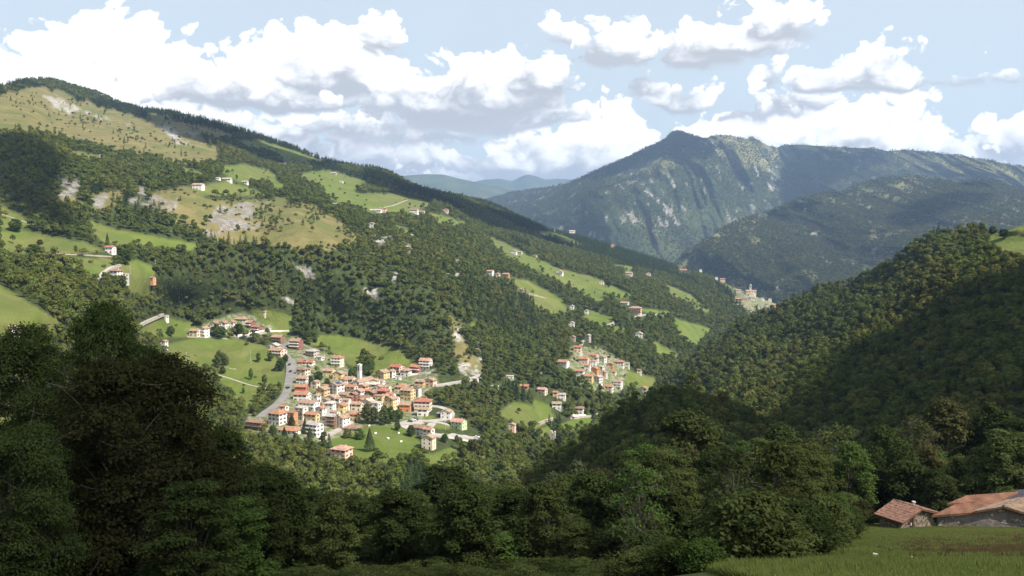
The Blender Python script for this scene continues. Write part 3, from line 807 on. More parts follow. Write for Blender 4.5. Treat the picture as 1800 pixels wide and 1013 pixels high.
# ---------------------------------------------------------------- where the houses stand
HOUSES = [
    # px, py, wpx, storeys, yaw, depth/width, wall, roof, kind, label, extra
    (487, 603, 26, 2, -18, .8, 'brown', 'tan', 'e', 'dark timber chalet with an orange balcony at the top end of the village road', 'b'),
    (480, 613, 22, 1, -10, .8, 'white', 'pale', 'g', 'small pale-roofed house squeezed behind the red-brown house left of the village road', ''),
    (486, 627, 34, 2, -22, .7, 'pink', 'tan', 'e', 'wide tan-roofed house with red-brown front on the meadow side of the road', 'bw'),
    (519, 615, 26, 3, -20, .8, 'maroon', 'tan', 'e', 'red-brown house with three balconies right of the top of the road', 'bw'),
    (547, 628, 26, 2, -25, .8, 'grey', 'grey', 'h', 'grey-roofed house with pale columns at the upper meadow edge', 'b'),
    (562, 634, 16, 1, -25, .8, 'white', 'pale', 'f', 'low white terrace building below the grey-roofed house by the meadow', 'n'),
    (538, 642, 30, 1, -8, .6, 'white', 'red', 'e', 'white house with a bright red roof and a white dormer', 'd'),
    (531, 661, 26, 2, -20, .9, 'beige', 'brown', 'h', 'brown-roofed house just below the red roof with the dormer', ''),
    (531, 677, 26, 2, -16, .8, 'white', 'tan', 'e', 'white house with orange-tan roof beside the main road bend', ''),
    (592, 645, 24, 3, -16, .8, 'cream', 'orange', 'h', 'cream hip-roofed house with balconies alone on the hillside meadow edge', 'bw'),
    (577, 663, 24, 2, -14, .8, 'yellow', 'tan', 'e', 'pale yellow house with flat tan roof below the hip-roofed cream house', ''),
    (594, 668, 22, 2, -14, .8, 'yellow', 'tan', 'g', 'pale yellow gabled house touching its twin, nearer the church', ''),
    (529, 692, 24, 2, -6, .8, 'red', 'orange', 'e', 'bright red-walled house under an orange roof', ''),
    (529, 706, 32, 2, -10, .8, 'white', 'orange', 'e', 'white house with a broad orange roof directly below the red-walled house', ''),
    (556, 708, 16, 2, -30, .9, 'white', 'tan', 'g', 'slim white gabled house behind the broad orange roof', ''),
    (566, 697, 26, 2, -24, .9, 'ochre', 'tan', 'g', 'ochre gable-fronted house with two windows under the solar roof', ''),
    (590, 695, 30, 3, -34, 1.0, 'white', 'tan', 'g', 'white house carrying blue solar panels on its roof', 's'),
    (541, 722, 42, 2, -24, .55, 'white', 'tan', 'e', 'long white house with tan roof above the white terraces', 'bw'),
    (487, 748, 40, 3, -28, 1.1, 'white', 'orange', 'h', 'big white house with long orange-red hip roof by the lower road', 'w'),
    (513, 746, 20, 3, -24, .8, 'orange', 'brown', 'e', 'orange-brown narrow house wedged right of the big white hip-roofed house', 'b'),
    (528, 738, 26, 3, -26, .8, 'white', 'pale', 'f', 'white modern flat-topped house with dark balcony bands', 'bn'),
    (448, 757, 40, 2, -22, .5, 'brown', 'brown', 'e', 'long brown chalet with balconies at the lower left end of the village', 'b'),
    (506, 764, 46, 1, -16, .6, 'white', 'orange', 'h', 'low white hall with a bright orange hipped roof at the foot of the village', 'n'),
    (545, 742, 34, 2, -20, .5, 'yellow', 'orange', 'e', 'orange-roofed row house striped in yellow and white', ''),
    (563, 738, 22, 3, -26, .8, 'white', 'orange', 'g', 'white house with orange roof at the right end of the striped row', ''),
    (537, 752, 18, 1, -14, .8, 'white', 'orange', 'e', 'small low house with orange roof in front of the striped row', 'n'),
    (551, 768, 34, 3, -28, .8, 'white', 'grey', 'e', 'white three-storey block with grey roof and balconies at the village foot', 'bw'),
    (579, 728, 22, 3, -14, .8, 'white', 'pale', 'h', 'tall white house with six dark windows under a pale hip roof', ''),
    (598, 726, 22, 2, -14, .9, 'yellow', 'orange', 'g', 'yellow gable-fronted house with brown eaves in the middle of the village', ''),
    (582, 752, 24, 3, -18, .8, 'brown', 'grey', 'e', 'dark brown timber house with stacked balconies and a wide grey roof', 'b'),
    (601, 755, 28, 3, -36, 1.0, 'white', 'tan', 'g', 'tall white house with red shutters beside the dark timber house', ''),
    (622, 741, 22, 2, -10, .8, 'yellow', 'orange', 'e', 'golden yellow house with bright orange roof beside the tall trees', ''),
    (627, 723, 24, 2, -12, .7, 'cream', 'tan', 'e', 'tan-roofed cream house right above the golden yellow house', ''),
    (618, 760, 36, 1, -14, .7, 'beige', 'brown', 'h', 'low pavilion with a broad brown roof above the green meadow', 'n'),
    (583, 712, 28, 2, -26, .8, 'white', 'tan', 'g', 'white gabled house in the tight row below the solar panels', ''),
    (606, 706, 26, 2, -28, .8, 'cream', 'tan', 'e', 'cream house with long tan roof in the tight middle row', ''),
    (600, 689, 22, 2, -24, .8, 'white', 'tan', 'g', 'white tan-roofed house behind the solar panels', ''),
    (613, 678, 26, 2, -18, .8, 'beige', 'tan', 'e', 'beige house with tan roof on the upper row left of the bell tower', ''),
    (606, 664, 18, 1, -18, .8, 'beige', 'tan', 'e', 'small tan-roofed house highest beside the trees left of the bell tower', 'n'),
    (618, 692, 24, 2, -24, .8, 'pink', 'orange', 'e', 'pink house with orange-tan roof directly below the bell tower', ''),
    (630, 700, 22, 2, -26, .8, 'white', 'pink', 'g', 'white house with pinkish roof in the village core under the church', ''),
    (620, 706, 20, 2, -20, .8, 'maroon', 'brown', 'g', 'dark red-brown house deep in the village core', ''),
    (643, 712, 24, 2, -26, .8, 'pink', 'brown', 'e', 'pink house with brown roof above the low white block', ''),
    (614, 717, 16, 3, -14, .9, 'maroon', 'brown', 'f', 'narrow maroon building between the yellow gable and the tan roof', 'n'),
    (653, 687, 24, 2, -14, .8, 'cream', 'pale', 'h', 'cream house with a pale broad roof right below the church', ''),
    (637, 691, 22, 2, -20, .8, 'ochre', 'tan', 'g', 'ochre gabled house left of the pale broad roof', ''),
    (659, 681, 18, 2, -22, .8, 'white', 'tan', 'g', 'small white gabled house right of the church', ''),
    (651, 703, 22, 2, -18, .8, 'brown', 'brown', 'g', 'brown house beside the tall thin cypress in the village core', ''),
    (671, 699, 28, 2, -18, .8, 'maroon', 'red', 'h', 'dark red house under a red hip roof right of the village core', ''),
    (667, 709, 18, 2, -14, .8, 'yellow', 'tan', 'f', 'small yellow house under the dark red hip-roofed house', 'n'),
    (686, 706, 20, 2, -20, .8, 'white', 'orange', 'e', 'white house with orange roof squeezed left of the tall yellow block', ''),
    (705, 692, 28, 2, -14, .8, 'beige', 'orange', 'h', 'beige house with an orange hip roof at the top right of the core', ''),
    (716, 704, 30, 3, -24, .8, 'yellow', 'tan', 'e', 'tall pale yellow block with rows of windows and tan roof', ''),
    (733, 699, 16, 3, -26, .8, 'white', 'dark', 'g', 'white house with a dark roof at the forest edge right of the yellow block', 'b'),
    (686, 720, 26, 3, -26, .8, 'yellow', 'tan', 'g', 'yellow and white gabled house with trees at its foot', ''),
    (678, 708, 16, 2, -10, .8, 'maroon', 'pink', 'e', 'low maroon house with pinkish roof left of the yellow gabled house', 'n'),
    (713, 724, 26, 2, -12, .9, 'orange', 'tan', 'e', 'vivid orange house with a flat-looking tan roof facing the meadow', ''),
    (743, 724, 34, 3, -8, .7, 'cream', 'red', 'h', 'large cream house with a bright red hip roof at the village edge', ''),
    (743, 732, 22, 2, -6, .7, 'white', 'tan', 'e', 'white annexe with tan roof in front of the red hip roof', 'n'),
    (659, 722, 28, 2, -24, .8, 'white', 'pale', 'f', 'low white block with dark garage openings behind the tall trees', 'n'),
    (645, 718, 24, 2, -20, .8, 'white', 'pale', 'g', 'white pale-roofed gabled house left of the low white block', ''),
    (671, 666, 28, 2, -30, .9, 'ochre', 'tan', 'g', 'ochre barn-like house with brown gable below the hillside meadow', ''),
    (687, 664, 18, 2, -30, .9, 'white', 'tan', 'g', 'white house joined to the right side of the ochre gable', ''),
    (697, 656, 28, 2, -28, .8, 'pink', 'red', 'e', 'pink and white house with a red roof under the meadow', 'b'),
    (713, 662, 22, 2, -18, .8, 'white', 'tan', 'h', 'white hip-roofed house between two red houses under the meadow', ''),
    (700, 668, 12, 1, -10, .8, 'white', 'grey', 'f', 'tiny white garage below the white hip-roofed house', 'n'),
    (731, 656, 28, 2, -28, .8, 'red', 'orange', 'e', 'house with bright red side wall and orange roof near the forest', 'bw'),
    (748, 650, 26, 3, -18, .8, 'white', 'pink', 'e', 'white house with faded red roof last before the forest', 'bw'),
    (738, 682, 22, 2, -14, .8, 'ochre', 'tan', 'e', 'ochre house with plain wall above the right-hand road', ''),
    (757, 680, 22, 2, -24, .8, 'pink', 'tan', 'g', 'pink and white gabled house right of the plain ochre house', ''),
    (572, 716, 16, 2, -20, .8, 'pink', 'tan', 'g', 'narrow pink house wedged between the white gable and the six-window house', 'n'),
    (594, 714, 16, 2, -30, .8, 'white', 'tan', 'e', 'narrow white house above the yellow gable-fronted house', 'n'),
    (628, 684, 18, 2, -22, .8, 'white', 'tan', 'g', 'slender white house against the foot of the bell tower', 'n'),
    (645, 699, 16, 2, -30, .8, 'beige', 'orange', 'e', 'small beige house with orange roof right of the pinkish core roof', 'n'),
    (664, 692, 18, 2, -16, .8, 'white', 'tan', 'g', 'white gabled house right under the pale broad roof', 'n'),
    (680, 692, 16, 2, -20, .8, 'cream', 'tan', 'e', 'small cream house left of the top orange hip roof', 'n'),
    (694, 712, 18, 2, -24, .8, 'white', 'tan', 'e', 'white house squeezed under the tall pale yellow block', 'n'),
    (634, 716, 16, 2, -22, .8, 'ochre', 'orange', 'g', 'small ochre house left of the pale-roofed gabled house', 'n'),
    (609, 722, 16, 3, -16, .8, 'white', 'tan', 'e', 'tall white house behind the golden yellow house', 'n'),
    (589, 738, 18, 2, -26, .8, 'cream', 'tan', 'e', 'cream house behind the dark brown timber house', 'n'),
    (571, 748, 16, 2, -26, .8, 'white', 'orange', 'g', 'little white house between the white block and the timber house', 'n'),
    (527, 724, 16, 1, -20, .8, 'beige', 'tan', 'e', 'low beige house left above the modern flat-topped house', 'n'),
    (553, 684, 18, 2, -24, .8, 'beige', 'tan', 'g', 'beige house right of the bright red-walled house', 'n'),
    (573, 690, 14, 2, -20, .8, 'pink', 'orange', 'e', 'small pink house touching the left of the solar roof house', 'n'),
    (604, 680, 14, 2, -20, .8, 'white', 'orange', 'g', 'small white house left of the upper beige house', 'n'),
    (669, 676, 16, 1, -20, .8, 'white', 'tan', 'e', 'low white house below the ochre barn-like house', 'n'),
    (723, 694, 14, 2, -20, .8, 'white', 'tan', 'g', 'small white house behind the tall pale yellow block', 'n'),
    (498, 728, 18, 2, -26, .8, 'white', 'orange', 'e', 'white house with orange roof by the inner bend of the lower road', ''),
    (1033, 652, 14, 2, -20, .8, 'white', 'orange', 'e', 'small white orange-roofed house left of the white flat house in the hamlet', 'n'),
    (1063, 664, 12, 2, -30, .9, 'pink', 'tan', 'g', 'pink house at the lower side of the hamlet street', 'n'),
    (1079, 658, 12, 1, -20, .8, 'white', 'orange', 'e', 'low white house right of the hamlet street', 'n'),
    (1048, 638, 12, 2, -24, .8, 'white', 'tan', 'g', 'white house under the long orange roof in the hamlet', 'n'),
    (784, 737, 22, 2, -12, .8, 'white', 'tan', 'g', 'white gabled house alone by the road fork east of the village', ''),
    (806, 755, 32, 2, -26, .8, 'green', 'pink', 'e', 'pale green house with a pinkish red roof above the car park', ''),
    (738, 766, 34, 2, -28, .6, 'white', 'brown', 'e', 'long brown-roofed building with arched white base beside the lay-by', 'n'),
    (753, 776, 24, 3, -26, .8, 'white', 'orange', 'e', 'white house with orange roof behind the three-storey farmhouse', ''),
    (753, 791, 28, 3, -18, .8, 'cream', 'tan', 'g', 'three-storey cream farmhouse with gable, lowest on the green meadow', ''),
    (598, 806, 42, 2, -22, .8, 'pink', 'pink', 'h', 'salmon-roofed villa standing apart below the village by the woods', ''),
    (376, 579, 18, 2, -14, .8, 'white', 'orange', 'g', 'first white gabled house of the terrace row above the meadow', ''),
    (391, 578, 18, 2, -14, .8, 'white', 'orange', 'g', 'middle white gabled house of the terrace row above the meadow', ''),
    (406, 577, 16, 2, -14, .8, 'white', 'orange', 'g', 'last white gabled house of the terrace row above the meadow', ''),
    (423, 566, 28, 1, -10, .8, 'beige', 'tan', 'h', 'tan hip-roofed bungalow above the terrace row', ''),
    (436, 577, 24, 2, -26, .8, 'maroon', 'tan', 'e', 'red-brown stepped house right of the terrace row', 'bw'),
    (450, 585, 24, 2, -26, .8, 'maroon', 'brown', 'e', 'lower red-brown stepped house behind the pale retaining wall', 'bw'),
    (341, 592, 22, 2, -16, .8, 'beige', 'tan', 'e', 'tan-roofed house left of its white neighbour at the meadow top', ''),
    (357, 593, 20, 3, -30, .8, 'white', 'tan', 'g', 'white house with balconies at the meadow top next to the tan house', 'bw'),
    (287, 612, 14, 2, -20, .8, 'white', 'orange', 'g', 'small white house with orange roof at the left end of the meadow', ''),
    (289, 561, 12, 1, -10, .8, 'white', 'pale', 'f', 'tiny white shed by the bend of the upper lane', 'n'),
    (463, 553, 12, 1, -10, .8, 'beige', 'tan', 'e', 'small tan shed at the edge of the wood above the village', 'n'),
    (17, 595, 34, 2, -28, .8, 'white', 'tan', 'g', 'white house with tan roof partly hidden by the big dark tree', ''),
    (192, 446, 18, 2, -10, .8, 'white', 'red', 'e', 'white house with red roof at the end of the upper farm track', ''),
    (201, 488, 22, 2, -16, .9, 'white', 'brown', 'h', 'white farmhouse with brown roof below the bend of the farm lane', ''),
    (216, 494, 16, 2, -16, .9, 'grey', 'pale', 'f', 'grey outbuilding right of the white farmhouse on the lane', 'n'),
    (264, 494, 16, 1, -10, .7, 'brick', 'brown', 'e', 'low brick shed at the edge of the upper wood', 'n'),
    (105, 453, 12, 1, 0, .7, 'brown', 'brown', 'e', 'dark hay shed at the start of the farm track', 'n'),
    (178, 277, 9, 1, -10, .8, 'white', 'pale', 'e', 'tiny white hut at the end of the high green meadow', 'n'),
    (347, 333, 22, 2, -10, .6, 'white', 'pink', 'e', 'white mountain farmhouse with pinkish roof on the high pasture', ''),
    (398, 318, 18, 1, -8, .5, 'white', 'pale', 'e', 'long pale barn at the upper edge of the high pasture', 'n'),
    (383, 317, 8, 1, -8, .8, 'white', 'pale', 'e', 'tiny white hut left of the long pale barn', 'n'),
    (430, 323, 12, 1, -8, .7, 'white', 'grey', 'e', 'small white byre by the hedge of the high pasture', 'n'),
    (499, 289, 7, 1, -8, .8, 'white', 'pale', 'e', 'white hut among the dark firs of the high slope', 'n'),
    (586, 307, 12, 1, -10, .7, 'stone', 'grey', 'e', 'grey stone hut at the top of the big sloping pasture', 'n'),
    (600, 322, 7, 1, -10, .7, 'white', 'pale', 'e', 'white hut in the middle of the big sloping pasture', 'n'),
    (660, 373, 24, 1, -10, .5, 'white', 'grey', 'e', 'long white barn at the edge of the big sloping pasture', 'n'),
    (674, 373, 12, 2, -10, .8, 'pink', 'tan', 'g', 'small pinkish house right of the long white barn', 'n'),
    (590, 362, 12, 1, -10, .7, 'pink', 'tan', 'e', 'low pinkish hut on the spur crest', 'n'),
    (727, 375, 18, 2, -10, .7, 'white', 'brown', 'e', 'brown-roofed farmhouse at the foot of the pasture', ''),
    (741, 375, 12, 1, -10, .7, 'beige', 'tan', 'e', 'beige outbuilding beside the brown-roofed farmhouse', 'n'),
    (783, 374, 12, 2, -10, .8, 'pink', 'tan', 'g', 'pink house among trees at the far end of the pasture', 'n'),
    (652, 401, 14, 2, -14, .8, 'white', 'tan', 'g', 'white hillside house above the pale rock scar', 'n'),
    (723, 417, 7, 1, -10, .8, 'white', 'pale', 'e', 'tiny white hut in the wood near the winding track', 'n'),
    (802, 462, 9, 1, -10, .8, 'white', 'tan', 'e', 'small white hut at the top of the gorge track', 'n'),
    (862, 484, 14, 2, -20, .8, 'white', 'tan', 'e', 'white house leading the short row of houses on the wooded slope', ''),
    (874, 489, 12, 2, -20, .8, 'beige', 'tan', 'g', 'beige house in the middle of the short row on the wooded slope', ''),
    (890, 489, 14, 2, -20, .8, 'orange', 'tan', 'e', 'orange house ending the short row on the wooded slope', ''),
    (903, 447, 14, 2, -16, .8, 'white', 'tan', 'g', 'white farmhouse on the long green strip of pasture', ''),
    (914, 446, 10, 1, -16, .8, 'beige', 'tan', 'e', 'beige byre next to the farmhouse on the long green strip', 'n'),
    (941, 452, 8, 1, -16, .8, 'pink', 'brown', 'e', 'small brown hut in the trees above the green strip', 'n'),
    (983, 484, 18, 2, -16, .8, 'white', 'tan', 'g', 'white tan-roofed farmhouse halfway down the green strip', 'b'),
    (1058, 501, 9, 2, -12, .9, 'cream', 'tan', 'g', 'small cream house by a round tree on the green strip', 'n'),
    (915, 513, 12, 1, -16, .8, 'beige', 'tan', 'g', 'beige hut on the track below the short row', 'n'),
    (1005, 545, 11, 2, -16, .8, 'white', 'grey', 'g', 'white hillside house under the strip of dark wood', 'n'),
    (1031, 553, 9, 2, -16, .8, 'white', 'grey', 'g', 'white house left of the long retaining wall', 'n'),
    (1099, 536, 18, 1, -28, .6, 'white', 'tan', 'e', 'white bungalow just above the tall pink apartment house', 'n'),
    (1118, 552, 26, 3, -18, .6, 'pink', 'tan', 'h', 'tall pinkish apartment house on the far green slope', 'b'),
    (1005, 575, 12, 2, -16, .8, 'white', 'grey', 'g', 'white house in the trees above the hamlet', ''),
    (1007, 601, 12, 2, -16, .8, 'stone', 'tan', 'g', 'small stone house in the trees above the hamlet', ''),
    (1034, 602, 12, 3, -30, .9, 'grey', 'grey', 'g', 'narrow grey tower-like house above the hamlet', ''),
    (1124, 594, 15, 2, -14, .8, 'white', 'pale', 'g', 'white house alone among trees right of the retaining wall', ''),
    (1106, 485, 15, 2, -14, .7, 'white', 'tan', 'e', 'white house below the far upper meadow', 'n'),
    (1140, 485, 10, 2, -14, .8, 'beige', 'tan', 'g', 'beige house at the end of the far upper meadow', 'n'),
    (1006, 408, 12, 1, -10, .6, 'white', 'pale', 'e', 'low white house on the wooded skyline slope', 'n'),
    (955, 413, 10, 1, -10, .7, 'pink', 'tan', 'e', 'pink hut at the start of the thin upper meadow', 'n'),
    (1016, 619, 16, 2, -12, .7, 'pink', 'red', 'e', 'red-roofed house at the top of the hamlet lane', ''),
    (991, 646, 24, 2, -24, .8, 'white', 'orange', 'e', 'white house with orange roof standing left of the hamlet', ''),
    (1027, 640, 22, 2, -18, .8, 'pink', 'orange', 'e', 'pink house with broad orange roof on the upper side of the hamlet', ''),
    (1043, 629, 22, 1, -28, .6, 'pink', 'orange', 'e', 'long orange-roofed house behind the broad orange roof in the hamlet', 'n'),
    (1060, 637, 16, 2, -30, .9, 'white', 'tan', 'g', 'white gable-ended house behind the hamlet street', ''),
    (1020, 662, 20, 2, -20, .8, 'white', 'orange', 'e', 'white orange-roofed house at the left side of the hamlet street', ''),
    (1046, 658, 18, 2, -28, .8, 'orange', 'orange', 'g', 'orange gabled house in the middle of the hamlet', ''),
    (1036, 671, 18, 2, -18, .8, 'yellow', 'orange', 'e', 'bright yellow house at the front of the hamlet', ''),
    (1052, 677, 18, 3, -38, 1.0, 'white', 'grey', 'g', 'tall white grey-roofed house right of the bright yellow one', ''),
    (1043, 645, 14, 2, -14, .8, 'white', 'pink', 'f', 'white flat house between the orange roofs of the hamlet', 'n'),
    (1059, 654, 10, 2, -40, 1.2, 'cream', 'grey', 'e', 'cream house along the hamlet street', ''),
    (1074, 649, 12, 2, -20, .9, 'orange', 'orange', 'g', 'deep orange house at the top of the hamlet street', ''),
    (1090, 645, 20, 2, -16, .8, 'white', 'orange', 'h', 'white house with orange hip roof on the right edge of the hamlet', ''),
    (1103, 648, 10, 2, -16, .8, 'white', 'pale', 'f', 'small white block right of the orange hip roof', 'n'),
    (1071, 689, 20, 2, -22, .8, 'white', 'orange', 'e', 'lower white house with orange roof by the bright hamlet meadow', ''),
    (1087, 685, 20, 3, -24, .8, 'white', 'tan', 'e', 'white three-storey house touching the bright hamlet meadow', 'bw'),
    (1124, 659, 10, 2, -16, .8, 'white', 'brown', 'e', 'small brown-roofed house at the top of the hamlet meadow', 'n'),
    (1132, 692, 20, 2, -24, .8, 'white', 'orange', 'g', 'white orange-roofed house below the hamlet meadow', ''),
    (896, 667, 16, 1, -8, .6, 'white', 'pale', 'f', 'white flat-roofed block in the trees between village and hamlet', 'n'),
    (870, 685, 16, 1, -14, .5, 'white', 'grey', 'f', 'low white works building right of the gorge', 'n'),
    (922, 684, 18, 1, -12, .7, 'brick', 'orange', 'e', 'orange-roofed shed hidden in the trees', 'n'),
    (954, 695, 20, 2, -26, .8, 'beige', 'pink', 'e', 'beige house with pink roof among the trees below the hamlet', ''),
    (977, 700, 12, 2, -16, .8, 'pink', 'orange', 'e', 'small pink house left of the grey-roofed one', ''),
    (989, 704, 14, 2, -12, .8, 'white', 'grey', 'e', 'white house with a grey roof next to the small pink house', ''),
    (979, 720, 19, 2, -6, .7, 'white', 'tan', 'e', 'white tan-roofed house in the trees below the grey roof', ''),
    (1019, 728, 18, 2, -14, .8, 'white', 'brown', 'h', 'white villa with brown hip roof above a walled terrace', ''),
    (900, 759, 16, 2, -16, .8, 'pink', 'tan', 'g', 'pink house standing on the dry green slope in the valley', ''),
    (1202, 477, 14, 1, -10, .7, 'orange', 'orange', 'e', 'orange house on the wooded skyline left of the far town', 'n'),
    (1232, 478, 6, 2, -10, .9, 'white', 'pale', 'g', 'tiny white chapel on the wooded skyline', 'n'),
    (1260, 492, 6, 2, -10, .9, 'white', 'pale', 'g', 'small white hut on the path to the far town', 'n'),
    (1271, 495, 11, 2, -12, .8, 'pink', 'brown', 'e', 'brown-roofed house on the ridge before the far town', 'n'),
    (1299, 515, 10, 2, -12, .8, 'white', 'pink', 'e', 'white house just left of the hilltop church', 'n'),
    (1298, 528, 12, 1, -12, .6, 'white', 'pink', 'e', 'leftmost house of the far town row below the church', 'n'),
    (1309, 530, 12, 2, -12, .8, 'pink', 'brown', 'e', 'pink house in the far town row below the church', 'n'),
    (1323, 528, 11, 2, -12, .8, 'white', 'tan', 'e', 'white house at the right of the far town row below the church', 'n'),
    (1309, 537, 6, 1, -12, .8, 'white', 'orange', 'e', 'small white house under the far town row', 'n'),
    (1341, 529, 8, 2, -12, .8, 'white', 'grey', 'g', 'white house at the lower edge of the far town green', 'n'),
    (1345, 537, 14, 1, -12, .6, 'white', 'brown', 'e', 'long brown-roofed house at the foot of the far town', 'n'),
    (1354, 530, 7, 2, -12, .8, 'cream', 'dark', 'g', 'cream dark-roofed house right of the far town green', 'n'),
    (1359, 538, 12, 1, -12, .6, 'pink', 'pink', 'e', 'pink low house farthest right in the far town', 'n'),
    (1318, 547, 11, 1, -12, .6, 'pink', 'orange', 'e', 'long orange-roofed shed in the wood below the far town', 'n'),
    (1077, 433, 7, 2, -10, .9, 'brick', 'brown', 'g', 'small brick house on the wooded skyline shoulder', 'n'),
    (835, 672, 14, 1, -20, .6, 'white', 'pale', 'f', 'white concrete works shelter at the gorge mouth', 'n'),
]


def clear_of_houses(P, qx, qy):
    """drop trees that would stand in a house, on a road or hide a facade the photograph shows"""
    ok = np.ones(len(P), bool)
    for h in HOUSES + [(640, 680, 30, 3), (1320, 520, 26, 3), (972, 776, 12, 3)]:
        px, py, w, st = h[:4]
        k = w / 24.0
        ok &= ~((np.abs(qx - px) < w * .62 + 1.5) & (qy > py - 9 * k) & (qy < py + 4 + 10 * k))
    return ok & ~inside(qx, qy, CLEAR[0]) & ~inside(qx, qy, CLEAR[1]) & ~inside(qx, qy, CLEAR[2])


CLEAR = [[(690, 728), (770, 716), (805, 730), (850, 765), (845, 786), (760, 790), (735, 772), (690, 752)], [(740, 690), (775, 670), (840, 652), (852, 668), (800, 688), (750, 700)], [(454, 734), (505, 690), (496, 604), (520, 604), (518, 690), (466, 745)]]


# ---------------------------------------------------------------- foliage
def leaf_material(name, dark, light, warm, trans=.35, scale=.45):
    m, b = new_mat(name)
    oi = b.n.new('ShaderNodeObjectInfo')
    P = pos(b)
    f, _ = b.noise(P, scale, 3, .6)
    big, _ = b.noise(P, .012, 3, .55)
    c = b.mix(b.step(f, .3, .7), c4(*dark), c4(*light))
    k = b.m('ADD', b.m('MULTIPLY', oi.outputs['Random'], .75), b.m('MULTIPLY', b.step(big, .35, .68), .45))
    c = b.mix(b.step(k, .55, 1.15, 0, .85), c, c4(*warm))
    v = b.m('ADD', .72, b.m('MULTIPLY', b.m('FRACT', b.m('MULTIPLY', oi.outputs['Random'], 7.13)), .56))
    hv = b.n.new('ShaderNodeHueSaturation')
    b.l.new(c, hv.inputs['Color'])
    b.l.new(v, hv.inputs['Value'])
    d = b.n.new('ShaderNodeBsdfDiffuse')
    t = b.n.new('ShaderNodeBsdfTranslucent')
    b.l.new(hv.outputs[0], d.inputs[0])
    b.l.new(hv.outputs[0], t.inputs[0])
    x = b.n.new('ShaderNodeMixShader')
    x.inputs[0].default_value = trans
    b.l.new(d.outputs[0], x.inputs[1])
    b.l.new(t.outputs[0], x.inputs[2])
    o = b.n.new('ShaderNodeOutputMaterial')
    b.l.new(x.outputs[0], o.inputs[0])
    return m


MATS['leaf_far'] = leaf_material('leaves_broad', (.068, .096, .022), (.130, .156, .040), (.150, .150, .044))
MATS['leaf_con'] = leaf_material('leaves_conifer', (.028, .050, .018), (.054, .078, .027), (.060, .076, .026), .2)
MATS['leaf_hill'] = leaf_material('leaves_hill', (.066, .090, .022), (.122, .146, .038), (.150, .140, .042))
MATS['leaf_mount'] = leaf_material('leaves_mountain', (.054, .068, .022), (.102, .112, .036), (.130, .124, .046))
MATS['bark'] = plain('bark', (.075, .062, .050), .95, .4, 3.0)


def quads(centers, normals, size, aspect=1.5, rng=RNG):
    """one leaf-like quad at each centre"""
    n = len(centers)
    nr = normals / (np.linalg.norm(normals, axis=1, keepdims=True) + 1e-9)
    r = rng.normal(size=(n, 3))
    u = np.cross(nr, r)
    u /= np.linalg.norm(u, axis=1, keepdims=True) + 1e-9
    v = np.cross(nr, u)
    s = np.asarray(size).reshape(-1, 1) * rng.uniform(.7, 1.3, (n, 1)) * .5
    a, c = u * s * aspect, v * s / aspect ** .5
    bend = nr * s * .35
    p = np.stack([centers - a + bend * 0, centers + c + bend, centers + a, centers - c + bend], 1)
    return p.reshape(-1, 3), np.arange(n * 4).reshape(n, 4)


def tube(pts, radii, sides=5):
    V, Fc = [], []
    pts = [Vector(p) for p in pts]
    for i, p in enumerate(pts):
        d = (pts[min(i + 1, len(pts) - 1)] - pts[max(i - 1, 0)]).normalized()
        a = d.orthogonal().normalized()
        c = d.cross(a)
        for k in range(sides):
            t = 2 * math.pi * k / sides
            V.append(p + (a * math.cos(t) + c * math.sin(t)) * radii[i])
    for i in range(len(pts) - 1):
        for k in range(sides):
            k2 = (k + 1) % sides
            Fc.append((i * sides + k, i * sides + k2, (i + 1) * sides + k2, (i + 1) * sides + k))
    return V, Fc


